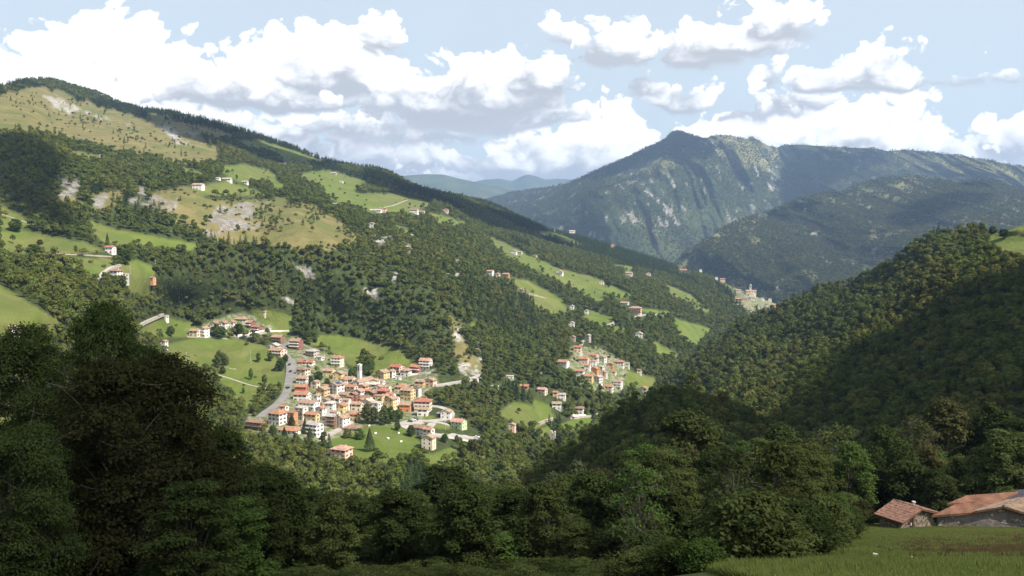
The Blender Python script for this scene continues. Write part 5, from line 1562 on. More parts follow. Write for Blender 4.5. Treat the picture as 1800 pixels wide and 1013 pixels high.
def house(px, py, wpx, st, yaw, dr, wall, roof, kind, label, sheet=None, name='house', cat='house', extra='', pitch=.42, detail=True):
    """a house whose front foot stands at photo pixel (px, py)"""
    sheet = sheet or left
    d = float(sheet.depth(px, py))
    loc = at(px, py, d)
    w = .90 * wpx * d / FOC
    th = math.radians(yaw)
    # wpx covers the front and the side that can be seen
    w = w / (abs(math.cos(th)) + dr * abs(math.sin(th)))
    dep = w * dr
    # keep the near foot on the pixel: the centre lies half a depth behind it
    loc = Vector(loc) + Vector((0, (dep * abs(math.cos(th)) + w * abs(math.sin(th))) * .42, 0))
    zg = loc.z
    e = empty(name, (loc.x, loc.y, zg), th, label, cat, 'houses of the valley')
    sh = 2.75
    H = st * sh + .3
    over = .75 if w > 7 else .5
    wm = MATS['wall_' + wall]
    wall_mesh(w, dep, H, kind, pitch).obj('wall', [wm], e)
    if kind == 'f':
        MB().box(-w / 2 - .3, w / 2 + .3, -dep / 2 - .3, dep / 2 + .3, H, H + .3).obj('roof', [MATS['roof_' + roof]], e)
        rz = H + .3
    else:
        rb, rz = roof_mesh(w, dep, H, kind, pitch, over)
        rb.obj('roof', [MATS['roof_' + roof]], e)
    if not detail:
        return e
    ww, wh = 1.0, 1.35
    rr = random.Random(int(px * 31 + py))
    shut = rr.random() < .6
    nfront = max(1, min(5, int(w / 3.1)))
    nside = max(1, min(4, int(dep / 3.3)))
    me = window_mesh(ww, wh, shut)
    balc = 'b' in extra
    for s in range(st):
        z = s * sh + .95
        for i in range(nfront):
            x = (i + .5) / nfront * w - w / 2
            if s == 0 and i == nfront // 2:
                link('door', _door, e, (x, -dep / 2, 0.0))
                continue
            link('window', me, e, (x, -dep / 2, z))
        for i in range(nside):
            y = (i + .5) / nside * dep - dep / 2
            if yaw <= 0:
                link('window', me, e, (w / 2, y, z), math.pi / 2)
            else:
                link('window', me, e, (-w / 2, y, z), -math.pi / 2)
        if balc and s > 0:
            b = MB()
            bz = s * sh + .1
            b.box(-w / 2 + .1, w / 2 - .1, -dep / 2 - 1.25, -dep / 2 + .02, bz, bz + .16, 0)
            b.box(-w / 2 + .1, w / 2 - .1, -dep / 2 - 1.25, -dep / 2 - 1.17, bz + .16, bz + 1.0, 1)
            b.box(-w / 2 + .1, -w / 2 + .18, -dep / 2 - 1.17, -dep / 2, bz + .16, bz + 1.0, 1)
            b.box(w / 2 - .18, w / 2 - .1, -dep / 2 - 1.17, -dep / 2, bz + .16, bz + 1.0, 1)
            b.obj('balcony', [MATS['stucco_pale'], MATS['timber'] if 'w' not in extra else MATS['white_paint']], e)
    if 'n' not in extra and kind != 'f':
        cx, cyy = (w * .22, dep * .1) if kind != 'g' else (w * .18, dep * .2)
        link('chimney', _chim, e, (cx, cyy, rz - .75))
    if 's' in extra:                                  # solar panels on the right slope
        b = MB()
        n = Vector((pitch, 0, 1)).normalized()
        for i in range(2):
            for j in range(3):
                y0 = -dep * .35 + j * dep * .22
                x0 = w * (.08 + .18 * i)
                q = [(x0, y0), (x0 + w * .16, y0), (x0 + w * .16, y0 + dep * .2), (x0, y0 + dep * .2)]
                v = [(x, y, H + (w / 2 - x) * pitch + .10) for x, y in q] + [(x, y, H + (w / 2 - x) * pitch + .16) for x, y in q]
                b.add(v, [(3, 2, 1, 0), (4, 5, 6, 7), (0, 1, 5, 4), (1, 2, 6, 5), (2, 3, 7, 6), (3, 0, 4, 7)])
        b.obj('solar_panel', [MATS['solar']], e)
    if 'd' in extra:                                  # a dormer in the front slope
        b = MB()
        z0 = H + .1
        b.box(-1.0, 1.0, -dep / 2 - .1, -dep / 2 + 2.2, z0 - .4, z0 + 1.3, 0)
        b.add([(-1.3, -dep / 2 - .4, z0 + 1.2), (1.3, -dep / 2 - .4, z0 + 1.2), (0, -dep / 2 - .4, z0 + 1.9), (-1.3, -dep / 2 + 2.6, z0 + 1.2), (1.3, -dep / 2 + 2.6, z0 + 1.2), (0, -dep / 2 + 2.6, z0 + 1.9)],
              [(0, 1, 2), (5, 4, 3), (0, 2, 5, 3), (2, 1, 4, 5), (1, 0, 3, 4)], 1)
        b.box(-.5, .5, -dep / 2 - .16, -dep / 2 - .1, z0 + .1, z0 + 1.0, 2)
        b.obj('dormer', [MATS['wall_white'], MATS['roof_' + roof], MATS['glass']], e)
    return e


for h in HOUSES:
    px, py, wpx, st, yaw, dr, wall, roof, kind, label, ex = h
    house(px, py, wpx, st, yaw, dr, wall, roof, kind, label, extra=ex, detail=wpx >= 9)


# ---------------------------------------------------------------- churches and the old tower
def tower(parent, w, h, mat, open_z, cap):
    b = MB()
    b.box(-w / 2, w / 2, -w / 2, w / 2, -3, h)
    b.box(-w / 2 - .2, w / 2 + .2, -w / 2 - .2, w / 2 + .2, h * .70, h * .70 + .3)
    b.box(-w / 2 - .35, w / 2 + .35, -w / 2 - .35, w / 2 + .35, h, h + .45)
    t = b.obj('bell_tower', [mat], parent)
    for k in range(2):
        me = MB().box(-w * .18, w * .18, -.12, .1, 0, h * .2).add([(-w * .18, -.12, h * .2), (w * .18, -.12, h * .2), (0, -.12, h * .2 + w * .18), (-w * .18, .1, h * .2), (w * .18, .1, h * .2), (0, .1, h * .2 + w * .18)],
                                                        [(0, 1, 2), (5, 4, 3), (0, 2, 5, 3), (2, 1, 4, 5)]).mesh('bell_opening', [MATS['dark_metal_and_hollow']])  # dark block, the shade of the belfry hollow put into its colour
        link('bell_opening', me, t, (0, -w / 2, open_z) if k == 0 else (w / 2, 0, open_z), 0 if k == 0 else math.pi / 2)
    c = MB()
    q = w / 2 + .3
    c.add([(-q, -q, h + .45), (q, -q, h + .45), (q, q, h + .45), (-q, q, h + .45), (0, 0, h + .45 + cap)], [(0, 1, 4), (1, 2, 4), (2, 3, 4), (3, 0, 4), (3, 2, 1, 0)])
    c.obj('spire', [MATS['roof_pale']], t)
    m = MB().tube([(0, 0, h + .4 + cap), (0, 0, h + 1.9 + cap)], .07).box(-.35, .35, -.06, .06, h + 1.2 + cap, h + 1.34 + cap)
    m.obj('cross', [MATS['dark_metal_and_hollow']], t)
    return t


def church():
    d = float(left.depth(636, 680))
    loc = at(640, 680, d + 8)
    e = empty('church', loc, math.radians(-28), 'white village church with a tall square bell tower', 'church')
    w, dp, H = 9.0, 18.0, 6.0
    wall_mesh(w, dp, H, 'g', .45).obj('wall', [MATS['wall_white']], e)
    rb, rz = roof_mesh(w, dp, H, 'g', .45, .6)
    rb.obj('roof', [MATS['roof_tan']], e)
    for i in range(4):
        link('window', window_mesh(.8, 1.8, False), e, (w / 2, -6.5 + i * 4.2, 2.6), math.pi / 2)
    link('window', window_mesh(1.1, 1.1, False), e, (0, -dp / 2, 5.6))
    MB().box(-.9, .9, -dp / 2 - .12, -dp / 2 + .05, 0, 2.8).obj('door', [MATS['timber']], e)
    t = tower(e, 2.9, 18.0, MATS['wall_white'], 13.2, 1.4)
    t.location = (-6.2, 2.0, 0)


church()


def far_church():
    d = float(left.depth(1320, 520))
    loc = at(1320, 520, d + 6)
    e = empty('church', loc, math.radians(-14), 'pale hilltop church with a white belfry above the far town', 'church')
    w, dp, H = 21.0, 12.0, 10.0
    wall_mesh(w, dp, H, 'e', .42).obj('wall', [MATS['wall_cream']], e)
    rb, rz = roof_mesh(w, dp, H, 'e', .42, .8)
    rb.obj('roof', [MATS['roof_tan']], e)
    MB().box(-4, 6, -dp / 2 - 6, -dp / 2 + .02, -6, 5.5).add([(-4.5, -dp / 2 - 6.5, 5.5), (6.5, -dp / 2 - 6.5, 5.5), (6.5, -dp / 2, 5.5), (-4.5, -dp / 2, 5.5), (1, -dp / 2 - 6.5, 7.6), (1, -dp / 2, 7.6)],
                                                          [(0, 1, 4), (1, 2, 5, 4), (2, 3, 5), (3, 0, 4, 5)]).obj('porch', [MATS['wall_cream']], e)
    for i in range(4):
        link('window', window_mesh(1.3, 2.6, False), e, (-8.5 + i * 5.6, -dp / 2, 6.3))
    t = tower(e, 3.8, 22, MATS['wall_white'], 16.2, 2.2)
    t.location = (-1, 7.5, 0)


far_church()


def ruin():
    d = float(left.depth(972, 775))
    loc = at(972, 776, d)
    e = empty('stone_tower', loc, math.radians(-15), 'narrow old stone tower at the bottom of the valley', 'tower')
    b = MB()
    b.box(-2.2, 2.2, -2, 2, -4, 8)
    b.box(-2.2, -.6, -2, 2, 8, 9.4).box(1.0, 2.2, -2, 2, 8, 8.9)
    b.obj('wall', [MATS['wall_stone']], e)
    for z in (2.2, 5.4):
        link('window', window_mesh(.9, 1.3, False), e, (0, -2, z))


ruin()


# ---------------------------------------------------------------- roads, walls
def ribbon(name, pts, width, mat, lift=.25, n=None, sheet=None, thick=.6):
    """a road laid on the slope through photo pixels; a slab, with its own thickness"""
    sheet = sheet or left
    p = np.array(pts, float)
    seg = np.concatenate([[0], np.cumsum(np.linalg.norm(np.diff(p, axis=0), axis=1))])
    n = n or max(6, int(seg[-1] / 2.0))
    t = np.linspace(0, seg[-1], n)
    # rounded course
    x, y = np.interp(t, seg, p[:, 0]), np.interp(t, seg, p[:, 1])
    for _ in range(max(1, n // 14)):
        x[1:-1] = (x[:-2] + x[1:-1] * 2 + x[2:]) / 4
        y[1:-1] = (y[:-2] + y[1:-1] * 2 + y[2:]) / 4
    W = sheet.P(x, y)
    tg = np.gradient(W, axis=0)
    tg[:, 2] = 0
    tg /= np.linalg.norm(tg, axis=1, keepdims=True) + 1e-9
    sd = np.stack([tg[:, 1], -tg[:, 0], np.zeros(n)], 1)
    w = np.broadcast_to(width, n)[:, None] / 2
    L, R = W - sd * w, W + sd * w
    z = W[:, 2] + lift
    up = np.concatenate([L, R])
    up[:, 2] = np.concatenate([z, z])
    dn = up.copy()
    dn[:, 2] -= thick + 2
    Vv = np.concatenate([up, dn])
    Fq = []
    for i in range(n - 1):
        l, r = i, n + i
        Fq += [(l, r, r + 1, l + 1), (2 * n + l + 1, 2 * n + r + 1, 2 * n + r, 2 * n + l), (l + 1, 2 * n + l + 1, 2 * n + l, l), (r, 2 * n + r, 2 * n + r + 1, r + 1)]
    Fq += [(0, 2 * n, 3 * n, n), (n - 1, 2 * n - 1, 4 * n - 1, 3 * n - 1)]
    o = mesh_obj(name, Vv, Fq, mat)
    return tag(o, kind='structure')


A, C_, G_ = MATS['asphalt'], MATS['concrete'], MATS['gravel_track']
ribbon('road', [(457, 734), (466, 726), (484, 714), (498, 700), (505, 687), (508, 668), (510, 650), (509, 636), (503, 626), (498, 617), (499, 609), (508, 603)], 6.5, A, .6)
ribbon('road', [(515, 664), (516, 645), (514, 632)], 5, A, .5)
ribbon('road', [(760, 745), (745, 762), (712, 752), (706, 744), (722, 740), (752, 741), (780, 738), (795, 731), (790, 722), (772, 716), (752, 714)], 6, C_, .5)
ribbon('road', [(706, 745), (722, 743), (742, 742)], 13, C_, .4)
ribbon('road', [(742, 741), (775, 744), (790, 748)], 4.5, C_, .45)
ribbon('car_park', [(762, 764), (785, 765), (812, 767), (838, 771)], [13] * 38, C_, .5)
ribbon('road', [(764, 679), (790, 674), (815, 670), (832, 664), (845, 658)], 7, C_, .6)
ribbon('road', [(100, 447), (140, 448), (175, 450), (205, 452)], 4.0, G_, .5)
ribbon('road', [(173, 491), (180, 480), (192, 471), (210, 465)], 4.5, C_, .5)
ribbon('road', [(236, 577), (250, 567), (268, 559), (284, 552)], 4.5, C_, .5)
ribbon('road', [(414, 594), (440, 590), (462, 583), (474, 578)], 6, C_, .7)
ribbon('road', [(564, 778), (570, 768), (586, 760), (604, 752), (618, 742)], 5, C_, .6)
ribbon('road', [(326, 592), (345, 593), (368, 592), (400, 596)], 3.5, G_, .4)
ribbon('road', [(1046, 666), (1056, 655), (1066, 646), (1073, 640)], 6, A, .6)
ribbon('road', [(945, 744), (960, 738), (975, 734)], 4, G_, .5)
ribbon('road', [(1000, 734), (1020, 732), (1040, 731), (1055, 726)], 4, C_, .5)
ribbon('road', [(712, 446), (719, 438), (723, 430)], 4, G_, .4)
ribbon('road', [(782, 480), (800, 484), (812, 474), (815, 470)], 4, G_, .4)
ribbon('road', [(878, 490), (900, 502), (925, 515), (960, 524)], 4, G_, .4)
ribbon('road', [(1112, 557), (1140, 552), (1172, 553)], 5, C_, .4)
ribbon('road', [(1026, 597), (1022, 606), (1016, 612), (1022, 624), (1020, 632)], 4, C_, .4)
ribbon('road', [(667, 366), (690, 362), (715, 352)], 3.5, G_, .4)
ribbon('path', [(355, 655), (385, 660), (410, 668), (440, 678), (478, 686)], 2.2, G_, .3)
ribbon('path', [(0, 376), (30, 386), (60, 396)], 2.0, G_, .3)


def wall_strip(px0, py0, px1, py1, h, label, mat='concrete', top=0, sheet=None):
    sheet = sheet or left
    n = 10
    xs, ys = np.linspace(px0, px1, n), np.linspace(py0, py1, n)
    W = sheet.P(xs, ys)
    b = MB()
    v = []
    for (x, y, z) in W:
        v += [(x, y, z - 2), (x, y, z + h), (x, y + .5, z + h), (x, y + .5, z - 2)]
    f = []
    for i in range(n - 1):
        for k in range(4):
            a = i * 4 + k
            c = i * 4 + (k + 1) % 4
            f.append((a, c, c + 4, a + 4)[::-1])
    f += [(0, 1, 2, 3), (4 * n - 1, 4 * n - 2, 4 * n - 3, 4 * n - 4)]
    b.add(v, f)
    o = b.obj('retaining_wall', [MATS[mat]])
    tag(o, label, 'wall')
    return o


wall_strip(1062, 580, 1087, 568, 5.5, 'long pale concrete retaining wall slanting across the far slope', 'concrete')
wall_strip(465, 584, 520, 583, 1.6, 'long low pale wall along the wood above the village', 'stucco_pale')
wall_strip(418, 594, 472, 584, 3.0, 'pale terrace wall under the red-brown stepped houses', 'stucco_pale')
wall_strip(716, 661, 757, 657, 1.8, 'white garden wall below the two red houses', 'stucco_pale')
wall_strip(1003, 732, 1030, 733, 2.2, 'white terrace wall in front of the hip-roofed villa', 'stucco_pale')
wall_strip(926, 657, 953, 657, 1.2, 'thin pale parapet of the valley road in the trees', 'concrete')
wall_strip(1003, 690, 1010, 682, 1.0, 'short pale wall left of the hamlet houses', 'concrete')
wall_strip(775, 768, 830, 778, 1.0, 'low pale kerb wall round the car park', 'stucco_pale')


# ---------------------------------------------------------------- cars, poles, bales
def car(px, py, yaw, body, label, lift=.7):
    p = left.P(px, py)
    e = empty('car', (p[0], p[1], p[2] + lift), math.radians(yaw), label, 'car', 'cars on the village roads')
    L, W = 2.1, .86
    b = MB()
    prof = [(-L, .35), (-L, .85), (-L * .92, .95), (-L * .4, .98), (L * .45, .98), (L * .95, .80), (L, .6), (L, .35)]
    v = [(x, -W, z) for x, z in prof] + [(x, W, z) for x, z in prof]
    n = len(prof)
    b.add(v, [tuple(range(n)), tuple(range(2 * n - 1, n - 1, -1))] + [(i + n, (i + 1) % n + n, (i + 1) % n, i) for i in range(n)])
    b.obj('body', [body], e)
    c = MB()
    pr = [(-L * .85, .96), (-L * .62, 1.42), (L * .12, 1.45), (L * .45, .96)]
    v = [(x, -W * .92 if z < 1 else -W * .75, z) for x, z in pr] + [(x, W * .92 if z < 1 else W * .75, z) for x, z in pr]
    c.add(v, [(0, 1, 2, 3), (7, 6, 5, 4), (4, 5, 1, 0), (6, 7, 3, 2)], 0).add([v[5], v[6], v[2], v[1]], [(0, 1, 2, 3)], 1)
    c.obj('cabin', [MATS['glass'], body], e)
    me = MB().tube([(0, -.12, 0), (0, .12, 0)], .32, 10).mesh('wheel', [MATS['tyre']])
    for x in (-L * .62, L * .62):
        for y in (-W + .05, W - .05):
            link('wheel', me, e, (x, y, .32))


plain('car_dark', (.03, .03, .04), .25, spec=.6)
plain('car_silver', (.45, .46, .48), .3, spec=.6)
plain('car_white', (.8, .8, .8), .3, spec=.6)
plain('car_red', (.35, .03, .02), .3, spec=.6)
car(509, 643, 88, MATS['car_dark'], 'dark car nearest the upper end of the village road')
car(511, 655, 84, MATS['car_dark'], 'dark car parked halfway along the village road')
car(507, 684, 80, MATS['car_dark'], 'dark car driving low on the village road')
car(721, 743, 12, MATS['car_dark'], 'dark car parked in the lay-by east of the village')
car(727, 741, 12, MATS['car_white'], 'white car parked between two dark cars in the lay-by')
car(731, 740, 12, MATS['car_dark'], 'dark van-like car parked last in the lay-by')
car(772, 729, 20, MATS['car_silver'], 'silver car at the road fork by the white gabled house')
car(434, 586, -70, MATS['car_white'], 'white car on the terrace below the stepped houses')
car(446, 583, -70, MATS['car_red'], 'red car on the terrace below the stepped houses')
car(838, 771, -20, MATS['car_white'], 'white car at the far corner of the car park')


def pole(px, py, hpx, label, sheet=None, mat='metal_grey', r=.16):
    sheet = sheet or left
    p = sheet.P(px, py)
    h = hpx * p[1] / FOC
    e = empty('utility_pole', p, 0, label, 'pole', 'poles on the valley slopes')
    MB().tube([(0, 0, -1), (0, 0, h)], [r, r * .7], 6).obj('post', [MATS[mat]], e)
    MB().box(-.9, .9, -.08, .08, h - .9, h - .7).obj('crossarm', [MATS[mat]], e)


pole(441, 640, 26, 'thin pale pole on the meadow left of the village road')
pole(390, 640, 24, 'thin pale pole in the middle of the village meadow')
pole(328, 640, 22, 'thin pale pole at the left end of the village meadow')
pole(570, 634, 24, 'thin pale pole on the hillside meadow')
pole(273, 470, 14, 'pale pole by the wood above the farm lane')
pole(229, 482, 14, 'pale pole behind the white farmhouse')
pole(382, 436, 10, 'pale pole at the end of the upper green field')
pole(783, 757, 18, 'lamp pole beside the car park hedge', r=.12)
pole(812, 760, 18, 'lamp pole at the right end of the car park', r=.12)
pole(989, 728, 14, 'thin pole beside the walled villa', r=.12)

for k, (px, py, lab) in enumerate([(660, 763, 'white-wrapped hay bale near the dark conifer'), (701, 763, 'white-wrapped hay bale right across the green meadow'), (682, 772, 'white-wrapped hay bale in the middle of the green meadow'),
                                   (705, 778, 'white-wrapped hay bale lowest on the green meadow'), (649, 750, 'white-wrapped hay bale by the trees above the conifer')]):
    p = left.P(px, py)
    b = MB()
    b.tube([(-.75, 0, .62), (-.7, 0, .62), (.7, 0, .62), (.75, 0, .62)], [.52, .64, .64, .52], 12)
    o = b.obj('hay_bale', [MATS['white_paint']])
    o.location = p
    o.rotation_euler = (0, 0, .5 + k)
    tag(o, lab, 'hay bale', 'hay bales on the green meadow')


# ---------------------------------------------------------------- near trees, each one a thing with trunk and crown
MATS['near_dark'] = leaf_material('leaves_dark_beech', (.034, .052, .016), (.068, .092, .027), (.084, .088, .030), .3, 1.3)
MATS['near_olive'] = leaf_material('leaves_olive', (.058, .078, .024), (.112, .138, .042), (.140, .132, .042), .35, 1.3)
MATS['near_green'] = leaf_material('leaves_fresh', (.052, .092, .022), (.104, .156, .038), (.118, .146, .042), .35, 1.3)
MATS['near_brown'] = leaf_material('leaves_turning', (.056, .058, .022), (.108, .108, .038), (.145, .118, .040), .3, 1.3)
MATS['near_umber'] = leaf_material('leaves_umber', (.040, .043, .016), (.078, .078, .028), (.100, .080, .030), .3, 1.3)
MATS['near_grey'] = leaf_material('leaves_greygreen', (.060, .076, .036), (.135, .150, .074), (.130, .140, .060), .35, 1.3)
MATS['twig'] = plain('twig', (.15, .13, .105), .95, .3, 4.0)


def near_tree(seed, h, r, style, leaf=.24, dens=1.0, bare=0.0):
    """meshes (wood, leaves) of a tree h metres tall with crown radius r.
    style: (share of height where the crown starts, crown roundness, layered 0..1)"""
    g = np.random.default_rng(seed)
    base, rnd, layered = style
    trunk = [Vector((0, 0, -3))]
    p = Vector((0, 0, 0))
    n = 7
    lean = Vector((g.normal(0, .04), g.normal(0, .04), 1))
    for i in range(n):
        trunk.append(p.copy())
        p = p + (lean + Vector((g.normal(0, .06), g.normal(0, .06), 0))).normalized() * (h * .86 / (n - 1))
    r0 = .022 * h + .05
    wood = MB()
    rad = [r0 * 1.2] + [r0 * (1 - .88 * i / (n - 1)) for i in range(n)]
    wood.tube(trunk, rad, 7)
    # limbs end in lobes of the crown
    lobes = []
    nl = int((11 + r * 3.0) * (1.6 if r > 5.5 else 1.15))
    for i in range(nl):
        t = base + (1 - base) * ((i + .6) / nl)
        z = t * h
        u = (t - base) / (1 - base)
        rr = r * (math.sin(math.pi * min(.97, .16 + .80 * u)) ** rnd) * g.uniform(.55, 1.0)
        a = i * 2.399 + g.uniform(-.4, .4)
        c = Vector((math.cos(a) * rr * .78, math.sin(a) * rr * .78, z))
        lr = r * g.uniform(.24, .40) * (1.0 - .25 * u)
        lobes.append((c, lr, a))
        k = min(n - 1, max(1, int((t * .80) * (n - 1))))
        s = trunk[k + 1] * .6 + trunk[k] * .4
        mid = s * .45 + c * .55 + Vector((0, 0, -.05 * h * (1 - u)))
        br = max(.03, r0 * .42 * (1 - .7 * u))
        wood.tube([s, mid, c], [br, br * .6, br * .25], 5)
        for q in range(4):                       # twigs
            d = Vector(g.normal(0, 1, 3))
            d.z = abs(d.z) * .6
            e = c + d.normalized() * lr * g.uniform(.6, 1.15)
            wood.tube([mid * .35 + c * .65, (c + e) / 2 + Vector(g.normal(0, .08, 3)), e], [br * .3, br * .18, .012], 3)
            if bare:
                for w in range(int(3 * bare)):
                    e2 = e + (d.normalized() + Vector(g.normal(0, .55, 3))).normalized() * lr * .8
                    wood.tube([c * .3 + e * .7, (c * .15 + e * .85 + e2) / 2 + Vector(g.normal(0, .12, 3)), e2], [.018, .012, .005], 3)
    lobes.append((Vector((trunk[-1].x, trunk[-1].y, h * .90)), r * .30, 0))
    C, N = [], []
    for c, lr, a in lobes:
        ns = int(46 * (lr / 1.2) ** 2 * dens) + 8
        d = g.normal(size=(ns, 3))
        d /= np.linalg.norm(d, axis=1, keepdims=True)
        d[:, 2] = np.where(d[:, 2] < -.45, -d[:, 2], d[:, 2])
        sc = np.array([1, 1, .85 - .45 * layered])
        sp = np.array(c) + d * lr * g.uniform(.55, 1.12, (ns, 1)) * sc
        m = 11
        off = g.normal(size=(ns, m, 3)) * np.array([.30, .30, .16 - .06 * layered])
        cc = sp[:, None] + off
        nn = d[:, None] * .8 + np.array([0, 0, .55 + .5 * layered]) + g.normal(0, .45, (ns, m, 3))
        C.append(cc.reshape(-1, 3))
        N.append(nn.reshape(-1, 3))
    C, N = np.concatenate(C), np.concatenate(N)
    if bare:
        keep = g.uniform(size=len(C)) > bare * .5
        C, N = C[keep], N[keep]
    V, Fq = quads(C, N, np.full(len(C), leaf), 1.45, g)
    return wood, V, Fq


_near = {}
# name: seed, height, radius, style, leaf, density, bareness
KINDS = {
    'oak': (101, 13, 4.6, (.22, .55, .1), .27, 1.0, 0),
    'ash': (102, 14, 3.8, (.20, .75, .0), .26, 1.0, 0),
    'beech': (103, 16, 5.2, (.14, .65, .7), .24, 1.0, 0),
    'lime': (104, 13, 3.6, (.12, .9, .2), .25, 1.1, 0),
    'hazel': (105, 7, 3.4, (.06, .6, .1), .24, 1.1, 0),
    'maple': (106, 12, 4.2, (.16, .6, .3), .27, 1.0, 0),
    'thin': (107, 11, 3.2, (.25, .6, .1), .22, .5, 1.0),
    'bush': (108, 3.2, 2.1, (.04, .5, .1), .17, 1.6, 0),
    'old_beech': (109, 15, 6.6, (.12, .42, .55), .16, 1.9, .55),
    'big_beech': (110, 19, 6.0, (.06, .42, .6), .16, 2.1, .2),
}


def near_mesh(kind, mat):
    k = (kind, mat)
    if k not in _near:
        if kind not in _near:
            seed, h, r, style, leaf, dens, bare = KINDS[kind]
            _near[kind] = near_tree(seed, h, r, style, leaf, dens, bare)
        wood, V, Fq = _near[kind]
        if ('w', kind) not in _near:
            _near[('w', kind)] = wood.mesh('trunk', [MATS['twig' if KINDS[kind][6] else 'bark']])
        me = mesh_obj('crown', V, Fq, MATS[mat], link=False).data
        _near[k] = (_near[('w', kind)], me)
    return _near[k]


TREE_COUNT = 0


def tree(loc, h, kind, mat, label, group=None, turn=None, name='tree', width=None, cat='tree'):
    global TREE_COUNT
    TREE_COUNT += 1
    w, c = near_mesh(kind, mat)
    s = h / KINDS[kind][1]
    sw = s if width is None else width / (2 * KINDS[kind][2])
    e = empty(name, loc, RNG.uniform(0, 6.28) if turn is None else turn, label, cat, group)
    e.scale = (sw, sw, s)
    link('trunk', w, e)
    link('crown', c, e)
    return e


def tree_at(px, top, d, wpx, kind, mat, label, group=None, hmin=3.0):
    """a tree whose crown top is seen at (px, top) at distance d; it stands on the near hill"""
    p = at(px, top, d)
    z = float(hill_z(p[0], p[1]))
    low = kind in ('bush', 'hazel')
    h = max(.9 if low else hmin, p[2] - z)
    w = wpx * d / FOC
    if low:                                  # bushes stay broader than tall
        w = max(w, h * 1.05)
    return tree((p[0], p[1], z), h, kind, mat, label, group, width=w)


